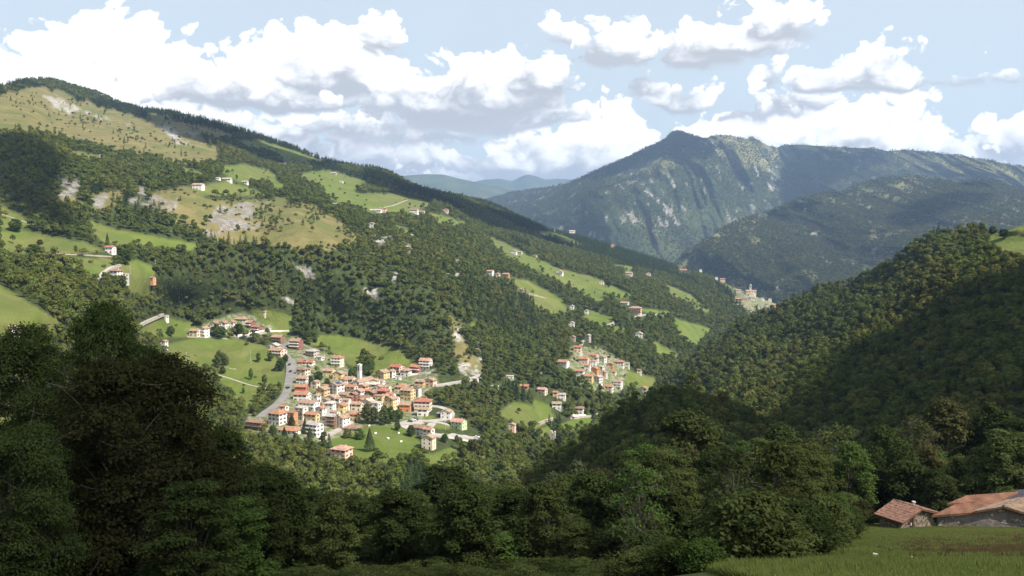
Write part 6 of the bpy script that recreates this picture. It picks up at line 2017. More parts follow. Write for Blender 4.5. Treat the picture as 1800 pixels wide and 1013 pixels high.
NEAR = [
    # px, top, distance, crown width px, kind, leaves, label
    (1215, 740, 128, 190, 'oak', 'near_olive', 'tall round olive tree with rusty top left of the right-hand wood'),
    (1130, 792, 112, 120, 'maple', 'near_green', 'bright green tree standing out in the middle of the near trees'),
    (1312, 788, 118, 120, 'lime', 'near_green', 'green cone-shaped tree right of the tall olive tree'),
    (985, 842, 108, 110, 'oak', 'near_grey', 'rounded grey-green tree left of the bare-branched brown tree'),
    (1052, 828, 112, 80, 'thin', 'near_brown', 'half bare brown tree with pale branches among the near trees'),
    (1018, 818, 120, 60, 'ash', 'near_grey', 'small pale tree with a ragged top behind the bare-branched tree'),
    (1112, 868, 98, 100, 'ash', 'near_grey', 'silvery green tree in front of the bright green tree'),
    (1212, 884, 84, 150, 'maple', 'near_green', 'broad fresh green tree nearest the left edge of the meadow'),
    (1268, 846, 106, 110, 'maple', 'near_brown', 'brown-tinted tree beside the green cone-shaped tree'),
    (1180, 820, 118, 90, 'ash', 'near_olive', 'olive tree between the bright green and the tall olive trees'),
    (780, 832, 128, 140, 'oak', 'near_dark', 'dark spreading tree in front of the sunlit valley wood'),
    (892, 852, 122, 120, 'beech', 'near_olive', 'olive tree at the left foot of the dark spur'),
    (840, 870, 112, 90, 'ash', 'near_dark', 'dark slender tree right of the dark spreading tree'),
    (1000, 916, 72, 150, 'beech', 'near_olive', 'low olive brown tree at the front below the grey-green one'),
    (920, 905, 86, 120, 'oak', 'near_dark', 'dark tree in the front row under the olive spur tree'),
    (870, 945, 66, 130, 'hazel', 'near_green', 'low green tree at the bottom edge centre'),
    (770, 930, 78, 120, 'maple', 'near_dark', 'dark tree in the front row below the dark spreading tree'),
    (690, 890, 104, 120, 'thin', 'near_brown', 'brownish thin-leaved tree left of the dark spreading tree'),
    (610, 880, 112, 110, 'oak', 'near_olive', 'yellowish olive tree catching light at the foot of the valley wood'),
    (545, 865, 104, 110, 'beech', 'near_dark', 'dark domed tree left of the yellowish olive tree'),
    (640, 950, 70, 120, 'maple', 'near_olive', 'olive tree in the front row left of centre'),
    (560, 940, 70, 130, 'ash', 'near_green', 'fresh green tree in the front row beside the big beeches'),
    (470, 850, 74, 150, 'lime', 'near_green', 'green tree against the right flank of the big beeches'),
    (1068, 940, 64, 130, 'hazel', 'near_olive', 'low bushy tree at the bottom left of the meadow'),
    (1150, 948, 58, 120, 'hazel', 'near_dark', 'dark bushy tree at the very bottom beside the meadow'),
    (1372, 757, 124, 120, 'ash', 'near_dark', 'tall dark tree left of the greyish tree behind the hut'),
    (1470, 754, 126, 130, 'thin', 'near_olive', 'greyish thin-leaved tree upslope of the stone hut'),
    (1430, 826, 108, 130, 'maple', 'near_dark', 'dark green tree at the top corner of the meadow'),
    (1556, 762, 126, 110, 'lime', 'near_dark', 'pointed dark tree directly behind the stone hut'),
    (1518, 800, 116, 100, 'oak', 'near_dark', 'dark round tree left of the hut roof'),
    (1610, 740, 138, 110, 'thin', 'near_olive', 'loose olive tree left of the reddish brown one'),
    (1664, 714, 146, 140, 'ash', 'near_brown', 'tall reddish brown tree above the barn roof'),
    (1742, 728, 142, 110, 'oak', 'near_dark', 'dark tree right of the tall reddish brown one'),
    (1802, 742, 136, 130, 'beech', 'near_dark', 'dark tree cut by the right edge above the barn'),
    (1600, 822, 112, 100, 'hazel', 'near_dark', 'dark low tree between the hut and the pointed tree'),
    (1655, 846, 106, 70, 'hazel', 'near_olive', 'light olive shrub just behind the barn roof corner'),
    (1712, 846, 108, 80, 'hazel', 'near_olive', 'olive shrub behind the long orange barn roof'),
    (1770, 830, 116, 100, 'oak', 'near_dark', 'dark tree behind the slate part of the barn'),
    (1515, 886, 97, 50, 'bush', 'near_brown', 'yellow-brown bush against the left side of the stone hut'),
    (1488, 872, 99, 70, 'hazel', 'near_olive', 'olive bush left of the stone hut'),
    (1440, 888, 92, 80, 'hazel', 'near_dark', 'dark bush at the back edge of the meadow'),
    (1385, 905, 84, 80, 'hazel', 'near_dark', 'dark bush halfway down the left edge of the meadow'),
    (1335, 922, 70, 80, 'bush', 'near_brown', 'brownish bush near the left corner of the meadow'),
    (1300, 935, 62, 80, 'hazel', 'near_olive', 'olive bush overhanging the left corner of the meadow'),
    (1262, 984, 29, 80, 'bush', 'near_olive', 'olive bush at the very bottom edge by the meadow corner'),
    (1205, 975, 36, 110, 'hazel', 'near_green', 'green bush at the bottom edge left of the meadow corner'),
    (1285, 966, 42, 60, 'bush', 'near_dark', 'dark bush tucked against the lower left meadow edge'),
    (1235, 988, 26, 90, 'bush', 'near_green', 'small green bush cut by the bottom edge beside the meadow corner'),
    (1190, 992, 27, 110, 'bush', 'near_dark', 'dark bush cut by the bottom edge left of the small green bush'),
    (1140, 985, 29, 120, 'bush', 'near_olive', 'olive bush cut by the bottom edge left of the dark bush'),
    (1245, 960, 48, 90, 'bush', 'near_green', 'green bush at the lower left edge of the meadow'),
    (190, 556, 50, 225, 'big_beech', 'near_dark', 'tall dark beech rising highest at the left'),
    (238, 648, 40, 370, 'old_beech', 'near_umber', 'huge dark brown beech with visible forked trunk at lower left'),
    (40, 596, 54, 260, 'big_beech', 'near_dark', 'dark beech cut by the left edge of the picture'),
    (262, 628, 53, 150, 'big_beech', 'near_dark', 'dark beech just right of the highest one at the left'),
    (110, 700, 44, 270, 'old_beech', 'near_dark', 'broad dark beech low in the left corner'),
    (388, 762, 52, 140, 'beech', 'near_dark', 'dark beech on the right shoulder of the huge brown beech'),
    (452, 832, 60, 140, 'beech', 'near_dark', 'lower dark beech stepping down towards the valley wood'),
    (345, 850, 34, 190, 'beech', 'near_dark', 'low dark beech in front of the huge brown beech'),
    (15, 770, 34, 260, 'old_beech', 'near_dark', 'lowest dark beech at the left edge of the picture'),
    (400, 880, 40, 190, 'beech', 'near_green', 'green young beech low beside the huge brown one'),
]
for n in NEAR:
    tree_at(*n)
# the hedge of low bushes along the left and far edge of the meadow
for i in range(26):
    y = 27 + i * 2.75
    x = float(edge_x(y)) - RNG.uniform(.3, 1.4)
    k, m = ('bush', 'hazel')[i % 3 == 2], ('near_dark', 'near_olive', 'near_green', 'near_brown')[(i * 7) % 4]
    where = 'nearest stretch of the meadow edge hedge' if i < 9 else ('middle stretch of the meadow edge hedge' if i < 18 else 'far stretch of the meadow edge hedge')
    h = RNG.uniform(1.3, 2.6) if k == 'bush' else RNG.uniform(2.2, 3.6)
    tree((x, y, float(hill_z(x, y))), h, k, m, '%s %s in the %s' % ({'near_dark': 'dark', 'near_olive': 'olive', 'near_green': 'fresh green', 'near_brown': 'brownish'}[m], {'bush': 'bush', 'hazel': 'taller hazel bush'}[k], where),
         'bushes along the meadow edge', name='bush', cat='bush', width=RNG.uniform(2.6, 4.2))

# the closed wood between them: the trees that show largest are things of their own
ZONES = [(-1e9, 'at the foot of the big beeches on the left'), (520, 'below the sunlit valley wood left of centre'), (700, 'around the dark spreading tree in the valley mouth'),
         (860, 'at the left foot of the dark spur'), (1000, 'below the bare-branched brown tree'), (1130, 'beneath the bright green tree'), (1250, 'beside the green cone-shaped tree'),
         (1370, 'behind the top corner of the meadow'), (1480, 'behind the stone hut'), (1620, 'behind the orange barn roof')]
LOOK = {'near_dark': 'dark', 'near_olive': 'olive', 'near_green': 'fresh green', 'near_brown': 'brownish'}
SHAPE = {'oak': 'round-crowned tree', 'ash': 'upright tree', 'beech': 'spreading tree', 'lime': 'egg-shaped tree', 'maple': 'domed tree', 'hazel': 'low bushy tree', 'thin': 'thin-leaved tree'}
pts, fill = [], []
for _ in range(7000):
    y = RNG.uniform(58, 330)
    x = RNG.uniform(-.64, .66) * y
    e = edge_x(y) - x
    if y < 106 and e < 3.5:
        continue
    if all((x - a) ** 2 + (y - b) ** 2 > (5.6 + .012 * y) ** 2 for a, b in pts):
        pts.append((x, y))
for (x, y) in pts:
    z = float(hill_z(x, y))
    k = str(RNG.choice(['oak', 'ash', 'beech', 'lime', 'maple', 'hazel', 'thin'], p=[.2, .15, .2, .13, .17, .1, .05]))
    m = str(RNG.choice(['near_dark', 'near_olive', 'near_green', 'near_brown'], p=[.46, .30, .18, .06]))
    # what may stand here without rising above the crowns seen in the photograph
    px = 900 + FOC * x / y
    lim = float(np.interp(px, [0, 440, 520, 600, 700, 800, 900, 1000, 1100, 1180, 1300, 1380, 1500, 1600, 1700, 1800], [690, 830, 880, 893, 880, 868, 880, 850, 840, 800, 800, 790, 790, 790, 765, 770]))
    ztop = -(lim - 390) / FOC * y
    h = min(KINDS[k][1] * RNG.uniform(.7, 1.1), ztop - z)
    if h < 3.2:
        continue
    top_px = 390 - (z + h) / y * FOC
    fill.append((h / y * (1.0 if top_px < 1000 else .2), x, y, z, h, k, m, px))
fill.sort(reverse=True)
for i, (_, x, y, z, h, k, m, px) in enumerate(fill[:175]):
    zone = [t for a, t in ZONES if px >= a][-1]
    row = 'front-row' if y < 95 else ('middle-row' if y < 150 else 'back-row')
    lab = '%s %s %s %s' % (row, LOOK[m], SHAPE[k], zone)
    tree((x, y, z), h, k, m, lab, lab.replace('tree ', 'trees ', 1), width=2 * KINDS[k][2] * min(1.1, h / KINDS[k][1] * 1.15))


def joined(kind, mat):
    """trunk and crown of a near tree as one mesh, for the trees that hardly show"""
    wood, V, Fq = near_mesh(kind, mat) and _near[kind]
    nw = len(wood.v)
    me = bpy.data.meshes.new('tree_far')
    me.from_pydata([tuple(v) for v in wood.v] + [tuple(map(float, v)) for v in V], [], list(wood.f) + [tuple(int(i) + nw for i in q) for q in Fq])
    me.materials.append(MATS['bark'])
    me.materials.append(MATS[mat])
    mi = np.zeros(len(me.polygons), np.int32)
    mi[len(wood.f):] = 1
    me.polygons.foreach_set('material_index', mi)
    return bpy.data.objects.new('tree_joined_' + kind + mat, me)


rest = fill[175:]
for k in ('oak', 'ash', 'beech', 'maple'):
    for m in ('near_dark', 'near_olive'):
        sel = [f for f in rest if {'lime': 'ash', 'hazel': 'maple', 'thin': 'oak'}.get(f[5], f[5]) == k and {'near_green': 'near_olive', 'near_brown': 'near_dark'}.get(f[6], f[6]) == m]
        if sel:
            s = np.array([f[4] / KINDS[k][1] for f in sel])
            scatter('near_wood', np.array([[f[1], f[2], f[3]] for f in sel]), np.minimum(1.1, s * 1.1), s, joined(k, m))


# single trees that stand out in the valley
def valley_tree(px, py, hpx, wpx, kind, mat, label, group=None):
    p = left.P(px, py)
    k = p[1] / FOC
    return tree(p, hpx * k, kind, mat, label, group, width=wpx * k)


def conifer_tree(px, py, hpx, wpx, label, group=None, sheet=None):
    """a spruce: trunk and many drooping whorls of sprays"""
    p = (sheet or left).P(px, py)
    k = p[1] / FOC
    if 'con' not in _near:
        g = np.random.default_rng(5)
        n = 5200
        t = g.uniform(0, 1, n) ** .62
        t = np.floor(t * 24) / 24 + g.normal(0, .006, n)
        edge = np.minimum(1, (1 - t) * 1.25) * np.where(t < .08, .85, 1)
        rad = edge * g.uniform(.35, 1.0, n) ** .6 + .01
        a = g.uniform(0, 6.283, n)
        C = np.stack([np.cos(a) * rad, np.sin(a) * rad, .05 + t * .95 - rad * .05], 1)
        C[:, :2] *= .5
        N = np.stack([np.cos(a) * .6, np.sin(a) * .6, np.full(n, .8)], 1) + g.normal(0, .3, (n, 3))
        # unit tree: 1 high, 1 wide, then scaled
        V, Fq = quads(C * np.array([1, 1, 2.2]), N, np.full(n, .055), 1.6, g)
        V[:, 2] /= 2.2
        _near['con'] = (MB().tube([(0, 0, -.1), (0, 0, .5), (0, 0, .97)], [.03, .018, .004], 6).mesh('trunk', [MATS['bark']]),
                        mesh_obj('crown', V, Fq, MATS['leaf_con'], link=False).data)
    w, c = _near['con']
    e = empty('conifer_tree', p, RNG.uniform(0, 6), label, 'tree', group)
    e.scale = (wpx * k, wpx * k, hpx * k)
    link('trunk', w, e)
    link('crown', c, e)
    return e


conifer_tree(650, 793, 42, 21, 'big dark cone-shaped conifer alone on the green meadow below the village')
conifer_tree(189, 431, 22, 8, 'slim dark spruce above the red-roofed farmhouse')
conifer_tree(1087, 591, 14, 7, 'dark pointed spruce in the small clearing above the hamlet')
conifer_tree(651, 709, 22, 7, 'thin dark cypress between roofs in the village core')
for i, (px, py, h, w) in enumerate([(536, 762, 26, 14), (513, 748, 20, 15), (545, 774, 24, 14), (500, 772, 22, 14), (482, 772, 20, 13), (560, 690, 12, 8)]):
    conifer_tree(px, py, h, w, ['dark spruce right of the low orange-roofed hall', 'dark spruce between the orange-roofed hall and the big white house', 'dark spruce in front of the white three-storey block',
                                'dark spruce below the low orange-roofed hall', 'leftmost dark spruce below the low orange-roofed hall', 'small dark fir behind the ochre gable-fronted house'][i])
for px, py, h, w, kd, mt, lab in [
    (635, 664, 24, 18, 'oak', 'near_green', 'dark round tree directly behind the bell tower'), (650, 660, 26, 18, 'lime', 'near_green', 'tall round tree right of the bell tower'), (620, 666, 18, 16, 'oak', 'near_green', 'round tree left of the bell tower'),
    (645, 745, 34, 24, 'oak', 'near_olive', 'olive tree with yellowish crown behind the village meadow'), (658, 746, 30, 18, 'ash', 'near_olive', 'yellow-green tree in the clump above the meadow'), (674, 748, 32, 20, 'lime', 'near_green', 'tall dark green tree in the clump above the meadow'),
    (686, 746, 30, 20, 'oak', 'near_green', 'dark green tree next to the vivid orange house'), (700, 742, 22, 20, 'oak', 'near_green', 'rounded tree at the right end of the clump above the meadow'), (699, 757, 15, 13, 'oak', 'near_green', 'single small round tree on the meadow by the road'),
    (722, 767, 18, 18, 'hazel', 'near_olive', 'yellowish round bush beside the long brown-roofed building'), (782, 778, 15, 15, 'oak', 'near_green', 'round dark tree in the car park'), (803, 777, 12, 10, 'lime', 'near_green', 'small round tree at the right of the car park'),
    (632, 772, 18, 22, 'hazel', 'near_green', 'bushy tree on the left side of the green meadow'), (610, 770, 14, 18, 'hazel', 'near_green', 'bush below the low pavilion'),
    (441, 668, 20, 9, 'ash', 'near_green', 'slim tree on the meadow left of the road'), (465, 676, 17, 11, 'ash', 'near_olive', 'olive tree beside the meadow path'), (489, 683, 9, 7, 'hazel', 'near_olive', 'small round tree at the end of the meadow path'),
    (428, 692, 11, 6, 'ash', 'near_green', 'small lone tree low on the meadow'), (454, 637, 16, 10, 'ash', 'near_green', 'upright tree at the edge of the meadow below the road bend'), (475, 635, 15, 13, 'oak', 'near_green', 'round tree on the meadow below the wide tan-roofed house'),
    (493, 652, 20, 20, 'oak', 'near_green', 'dense round tree against the village road'), (502, 638, 14, 12, 'oak', 'near_green', 'round tree touching the village road above'), (391, 657, 12, 12, 'hazel', 'near_green', 'round bush in the middle of the meadow'),
    (391, 640, 18, 26, 'hazel', 'near_olive', 'wide bushy clump on the meadow'), (300, 592, 18, 16, 'oak', 'near_green', 'round tree left of the tan-roofed houses'), (387, 595, 20, 26, 'oak', 'near_green', 'broad tree below the terrace row'), (420, 590, 20, 20, 'oak', 'near_green', 'round tree between the terrace row and stepped houses'),
    (541, 600, 18, 16, 'oak', 'near_green', 'round tree at the top of the village by the wood'), (554, 602, 17, 14, 'lime', 'near_green', 'tree at the left tip of the hillside meadow'), (220, 465, 26, 28, 'oak', 'near_green', 'big round tree by the bend of the farm track'),
    (60, 455, 24, 30, 'oak', 'near_green', 'broad tree under the upper left green field'), (28, 408, 22, 24, 'oak', 'near_green', 'round tree on the upper left green field'), (70, 430, 8, 12, 'hazel', 'near_olive', 'small bush on the upper left green field'),
    (1070, 505, 12, 14, 'oak', 'near_green', 'round tree on the green strip below the skyline farm'), (1064, 497, 7, 6, 'oak', 'near_green', 'small round tree beside the cream house on the green strip'),
    (540, 655, 12, 12, 'oak', 'near_green', 'round garden tree below the bright red roof'), (560, 672, 18, 18, 'oak', 'near_green', 'garden tree right of the brown-roofed house'), (546, 676, 14, 14, 'hazel', 'near_green', 'garden bush right of the tan-roofed roadside house'), (575, 676, 10, 12, 'hazel', 'near_olive', 'garden bush below the pale yellow houses'),
    (480, 768, 20, 18, 'oak', 'near_green', 'round tree between the long chalet and the orange-roofed hall'), (667, 712, 10, 10, 'hazel', 'near_green', 'small bush in the village core'),
    (1765, 421, 15, 20, 'oak', 'near_dark', 'round dark tree on the bright hilltop meadow at right'), (1745, 413, 12, 16, 'hazel', 'near_dark', 'bush at the edge of the bright hilltop meadow at right'),
]:
    if px > 1700:
        p = right.P(px, py - 2)
        k = p[1] / FOC
        tree(p, h * k, kd, mt, lab, width=w * k)
    else:
        valley_tree(px, py, h, w, kd, mt, lab)
print('trees', TREE_COUNT)


# ---------------------------------------------------------------- hut and barn
plain('coppi', (.30, .155, .105), .95, .5, 2.6, dirt=(.15, .10, .085))
plain('coppi_old', (.36, .26, .18), .95, .5, 2.2, dirt=(.20, .14, .11))
plain('new_tile', (.30, .155, .10), .9, .45, .8)
plain('slate', (.075, .07, .085), .8, .3, 2.0)
plain('mortar', (.13, .11, .09), .95, .3, 2.0)
plain('field_stone', (.34, .28, .215), .95, .5, 3.2, dirt=(.12, .095, .07))
plain('render_grey', (.235, .205, .195), .95, .35, .9)
plain('lime_patch', (.62, .60, .56), .95)
plain('doorway_dark', (.06, .035, .025), .9, .3, 2.0)


def tile_field(mat, quad_pts, name, parent, rows, cols, seed, lift=.05, jit=.02, skip=None):
    """half-round tiles laid on a four-cornered slope: quad = eave left, eave right, ridge right, ridge left"""
    a, b_, c, d = [Vector(p) for p in quad_pts]
    g = random.Random(seed)
    V, Fq = [], []
    nrm = (b_ - a).cross(d - a).normalized()
    for i in range(rows):
        for j in range(cols):
            if skip and skip(i / rows, j / cols):
                continue
            def pt(u, v):
                return (a * (1 - u) + b_ * u) * (1 - v) + (d * (1 - u) + c * u) * v
            u0, u1 = (j + .04) / cols, (j + .96) / cols
            v0, v1 = (i - .10) / rows, (i + 1.02) / rows
            off = nrm * (lift + g.uniform(-jit, jit))
            w = (pt(u1, v0) - pt(u0, v0)).length
            n0 = len(V)
            for v, up in ((v0, .035), (v1, 0)):
                p, q = pt(u0, v), pt(u1, v)
                sh = (q - p) * g.uniform(-.06, .06)
                for k in range(4):
                    t = k / 3
                    V.append(p.lerp(q, t) + sh + off + nrm * (up + math.sin(math.pi * t) * w * .34))
            for k in range(3):
                Fq.append((n0 + k, n0 + k + 1, n0 + 5 + k, n0 + 4 + k))
            Fq.append((n0 + 3, n0 + 2, n0 + 1, n0))
    o = mesh_obj(name, [tuple(v) for v in V], Fq, mat, parent)
    o['kind'] = 'stuff'
    return o


def stones(parent, origin, ux, width, height, seed, top=None, gap=None, name='stonework', course=.19, mat='field_stone', proud=.08):
    """irregular coursed rubble on a wall face; ux runs along the wall, the face looks along ux x z"""
    g = random.Random(seed)
    ux = Vector(ux).normalized()
    nz = Vector((0, 0, 1))
    nn = ux.cross(nz)
    b = MB()
    z = 0.0
    while z < height:
        hh = course * g.uniform(.7, 1.35)
        x = g.uniform(-.1, 0)
        while x < width:
            w = g.uniform(.18, .48)
            x0, x1 = max(0, x + .02), min(width, x + w - .02)
            lim = top((x0 + x1) / 2) if top else height
            if x1 - x0 > .06 and z + hh < lim and not (gap and gap(x0, x1, z, z + hh)):
                pr = proud * g.uniform(.35, 1.3)
                q = []
                for (xx, zz) in ((x0, z + .015), (x1, z + .015), (x1, z + hh - .015), (x0, z + hh - .015)):
                    q.append(Vector(origin) + ux * (xx + g.uniform(-.02, .02)) + nz * (zz + g.uniform(-.015, .015)))
                v = [p - nn * .05 for p in q] + [p + nn * pr for p in q]
                b.add(v, [(4, 5, 6, 7), (0, 1, 5, 4), (1, 2, 6, 5), (2, 3, 7, 6), (3, 0, 4, 7)])
            x += w
        z += hh
    o = b.obj(name, [MATS[mat]], parent)
    o['kind'] = 'stuff'
    return o


def build_hut():
    d = 94.0
    p = at(1594, 925, d)
    zg = float(hill_z(p[0], p[1]))
    yaw = math.radians(30)
    e = empty('stone_hut', (p[0], p[1], zg - .05), yaw, 'small rubble stone hut with red tiled gable roof behind the meadow', 'hut')
    # the wall heights follow what shows above the grass
    w, dep = 5.5, 2.5
    H = 2.05
    top = at(1590, 895, d)[2] - zg
    rise = .82
    H = max(1.6, top - rise - .1)
    pit = rise / (w / 2)
    wall_mesh(w, dep, H, 'g', pit, 1.5).obj('wall', [MATS['mortar']], e)
    gapx = (1.35, 1.95)

    def gable(x):
        return 1.2 + H + rise * (1 - abs(x - w / 2) / (w / 2)) - .05
    stones(e, (-w / 2, -dep / 2, -1.2), (1, 0, 0), w, H + rise + 1.2, 3, gable, lambda a, b_, z0, z1: b_ > gapx[0] and a < gapx[1] and z1 < 1.2 + H + .35)
    stones(e, (-w / 2, dep / 2, -1.2), (0, -1, 0), dep, H + 1.1, 5)
    stones(e, (w / 2, -dep / 2, -1.2), (0, 1, 0), dep, H + 1.1, 6)
    x0 = -w / 2 + gapx[0]
    MB().box(x0, x0 + .6, -dep / 2 - .03, -dep / 2 + .1, -.3, H + .1).obj('door', [MATS['doorway_dark']], e)  # dark slab stands for the shade inside the open doorway
    MB().box(x0 - .12, x0 + .95, -dep / 2 - .10, -dep / 2 + .02, H + .1, H + .30).obj('lintel', [MATS['lime_patch']], e)
    MB().box(x0 - .10, x0 - .002, -dep / 2 - .08, -dep / 2 + .02, -.3, H + .1).box(x0 + .602, x0 + .7, -dep / 2 - .08, -dep / 2 + .02, -.3, H + .1).obj('door_frame', [MATS['timber']], e)
    MB().box(x0 + .22, x0 + .36, -dep / 2 - .07, -dep / 2 - .03, .75, 1.05).obj('notice', [MATS['lime_patch']], e)
    ov, oe = .55, .45
    W, D = w / 2 + oe, dep / 2 + ov
    ze = H - oe * pit
    zr = H + rise + .06
    roof = MB()
    t = .14
    for s in (-1, 1):
        v = [(s * W, -D, ze), (0, -D, zr), (0, D, zr), (s * W, D, ze), (s * W, -D, ze - t), (0, -D, zr - t), (0, D, zr - t), (s * W, D, ze - t)]
        f = [(0, 1, 2, 3), (7, 6, 5, 4), (0, 4, 5, 1), (2, 6, 7, 3), (3, 7, 4, 0)]
        roof.add(v, f if s < 0 else [q[::-1] for q in f])
    ro = roof.obj('roof', [MATS['timber']], e)
    tile_field(MATS['coppi'], [(-W, D, ze), (-W, -D, ze), (0, -D, zr), (0, D, zr)], 'roof_tiles', ro, 8, 15, 1)
    tile_field(MATS['coppi'], [(W, -D, ze), (W, D, ze), (0, D, zr), (0, -D, zr)], 'roof_tiles', ro, 8, 15, 2)
    rg = MB()
    n = 10
    for i in range(n):
        y0, y1 = -D + 2 * D * i / n - .03, -D + 2 * D * (i + 1) / n
        rg.tube([(0, y0, zr + .05), (0, y1, zr + .02)], [.14, .12], 8)
    o = rg.obj('ridge_tiles', [MATS['coppi']], ro)
    o['kind'] = 'stuff'
    MB().tube([(1.9, .6, H - .3), (1.9, .6, H + .62)], .11, 8).tube([(1.9, .6, H + .62), (1.9, .6, H + .78)], .2, 8).obj('stove_pipe', [MATS['lime_patch']], e)
    return e


build_hut()


def build_barn():
    d0 = 93.5
    p = at(1715, 936, d0)
    zg = float(hill_z(p[0], p[1]))
    e = empty('stone_barn', (p[0], p[1], zg), 0, 'long grey farm barn with new orange and old tan tiled roofs at the right edge', 'barn')
    o = Vector((p[0], p[1], zg))

    def L(px, py, d):
        return Vector(at(px, py, d)) - o
    # low range on the left, under one big slope of new tiles
    A, B = L(1637, 907.5, 93.5), L(1722, 901.5, 93.0)
    C, D = L(1790, 865.5, 96.8), L(1699, 872, 97.0)
    E, F1 = L(1664, 887, 95.6), L(1681, 887, 95.5)
    B2, Q2 = L(1754, 882, 95), L(1768, 875.5, 96)
    up = (D - A).normalized()
    # one plane through the eave and the upper edge
    nrm = (B - A).cross(D - A).normalized()
    def onto(q):
        r = (o + q)
        t = (A + o).dot(nrm) / r.dot(nrm)
        return r * t - o
    B, C, E, F1, B2, Q2 = [onto(q) for q in (B, C, E, F1, B2, Q2)]
    if nrm.z < 0:
        nrm = -nrm
    poly = [A, B, Q2, C, D, E, F1]
    b = MB()
    n = len(poly)
    b.add([tuple(q) for q in poly] + [tuple(q - nrm * .16) for q in poly], [tuple(range(n)), tuple(range(2 * n - 1, n - 1, -1))] + [(i + n, (i + 1) % n + n, (i + 1) % n, i) for i in range(n)])
    roof = b.obj('roof', [MATS['new_tile']], e)
    k = .5
    tile_field(MATS['new_tile'], [A, B, B2, F1], 'roof_tiles', roof, 9, 24, 11, .03, .006)
    tile_field(MATS['new_tile'], [E, B2, C, D], 'roof_tiles', roof, 7, 24, 12, .03, .006)
    # rendered front wall of the low range and of the gabled range
    gl, ap, gr = L(1715, 899, 92.7), L(1765, 891, 92.3), L(1842, 916, 91.5)
    wl, wr = L(1648, 930, 94.0), L(1845, 944, 92.0)
    y0 = gl.y + .5
    base = -3.0
    rise_x = [wl.x, gl.x + .3, ap.x, wr.x]
    a_in = A + (B - A) * .12
    tops = [A.z - .04, gl.z - .05, ap.z - .14, gr.z - .2]
    front = [Vector((wl.x, wl.y, base)), Vector((wr.x, wr.y, base)), Vector((wr.x, wr.y, tops[3])), Vector((ap.x, (wl.y + wr.y) / 2, tops[2])), Vector((gl.x + .3, (wl.y * .65 + wr.y * .35), tops[1])), Vector((gl.x - .1, (wl.y * .67 + wr.y * .33), B.z - .3)), Vector((wl.x, wl.y, tops[0]))]
    nf = len(front)
    back = [q + Vector((0, .35, 0)) for q in front]
    m = MB().add([tuple(q) for q in front] + [tuple(q) for q in back], [tuple(range(nf)), tuple(range(2 * nf - 1, nf - 1, -1))] + [(i + nf, (i + 1) % nf + nf, (i + 1) % nf, i) for i in range(nf)])
    wall = m.obj('wall', [MATS['render_grey']], e)
    dirx = (front[1] - front[0])
    dirx.z = 0
    wid = dirx.length
    dirx.normalize()
    prof = [((q - front[0]).dot(dirx), q.z - base) for q in (front[6], front[5], front[4], front[3], front[2])]
    pxs, pzs = [q[0] for q in prof], [q[1] for q in prof]
    def wall_top(x):
        return float(np.interp(x, pxs, pzs)) - .12
    # a few stones and lime patches that show through the render
    g = random.Random(4)
    st = MB()
    nn = dirx.cross(Vector((0, 0, 1)))
    for _ in range(420):
        x = g.uniform(.2, wid - .4)
        z = g.uniform(2.2, wall_top(x) - .15)
        s, hh = g.uniform(.06, .2), g.uniform(.04, .10)
        q = [front[0] + dirx * (x + a) + Vector((0, 0, z + c)) for a, c in ((-s, -hh), (s, -hh * .8), (s * .8, hh), (-s * .9, hh * .9))]
        st.add([tuple(v - nn * .05) for v in q] + [tuple(v + nn * .03) for v in q], [(4, 5, 6, 7), (0, 1, 5, 4), (1, 2, 6, 5), (2, 3, 7, 6), (3, 0, 4, 7)], 1 if g.random() < .09 else 0)
    so = st.obj('stonework', [MATS['field_stone'], MATS['lime_patch']], wall)
    so['kind'] = 'stuff'
    hx = (L(1689, 920, 93.8) - front[0]).dot(dirx)
    q = front[0] + dirx * hx
    zz = L(1689, 920, 93.8).z
    v = [q + dirx * a + Vector((0, 0, zz + c)) for a, c in ((-.12, -.12), (.12, -.12), (.12, .12), (-.12, .12))]
    MB().add([tuple(x_ - nn * .05) for x_ in v] + [tuple(x_ + nn * .02) for x_ in v], [(4, 5, 6, 7), (0, 1, 5, 4), (1, 2, 6, 5), (2, 3, 7, 6), (3, 0, 4, 7)]).obj('wall_opening', [MATS['dark_metal_and_hollow']], wall)  # dark patch on the wall paints the shade inside a small hole
    # gabled range with old tiles: ridge runs back from the apex
    rb = L(1812, 873, 95.2)
    back_v = rb - ap
    lb = L(1760, 878.5, 95.6)
    gl2, gr2 = gl + Vector((-.15, 0, -.05)), gr + Vector((.2, 0, -.05))
    slab = MB()
    for (q0, q1, q2, q3, s) in ((gl2, ap, ap + back_v, gl2 + back_v, 1), (ap, gr2, gr2 + back_v, ap + back_v, 1)):
        v = [tuple(x_) for x_ in (q0, q1, q2, q3)] + [tuple(x_ - Vector((0, 0, .16))) for x_ in (q0, q1, q2, q3)]
        slab.add(v, [(0, 1, 2, 3), (7, 6, 5, 4), (0, 4, 5, 1), (1, 5, 6, 2), (2, 6, 7, 3), (3, 7, 4, 0)])
    r2 = slab.obj('roof', [MATS['timber']], e)
    tile_field(MATS['coppi_old'], [gl2 + back_v, gl2, ap, ap + back_v], 'roof_tiles', r2, 10, 22, 21)
    tile_field(MATS['coppi_old'], [gr2, gr2 + back_v, ap + back_v, ap], 'roof_tiles', r2, 14, 22, 22)
    rg = MB()
    for i in range(16):
        q0, q1 = ap + back_v * (i / 16 - .01), ap + back_v * ((i + 1) / 16)
        rg.tube([q0 + Vector((0, 0, .09)), q1 + Vector((0, 0, .05))], [.15, .12], 7)
    ro = rg.obj('ridge_tiles', [MATS['coppi_old']], r2)
    ro['kind'] = 'stuff'
    # slate covered part behind
    S = [L(1755, 879, 96.8), L(1850, 874, 96.6), L(1850, 857, 99), L(1789, 861, 99)]
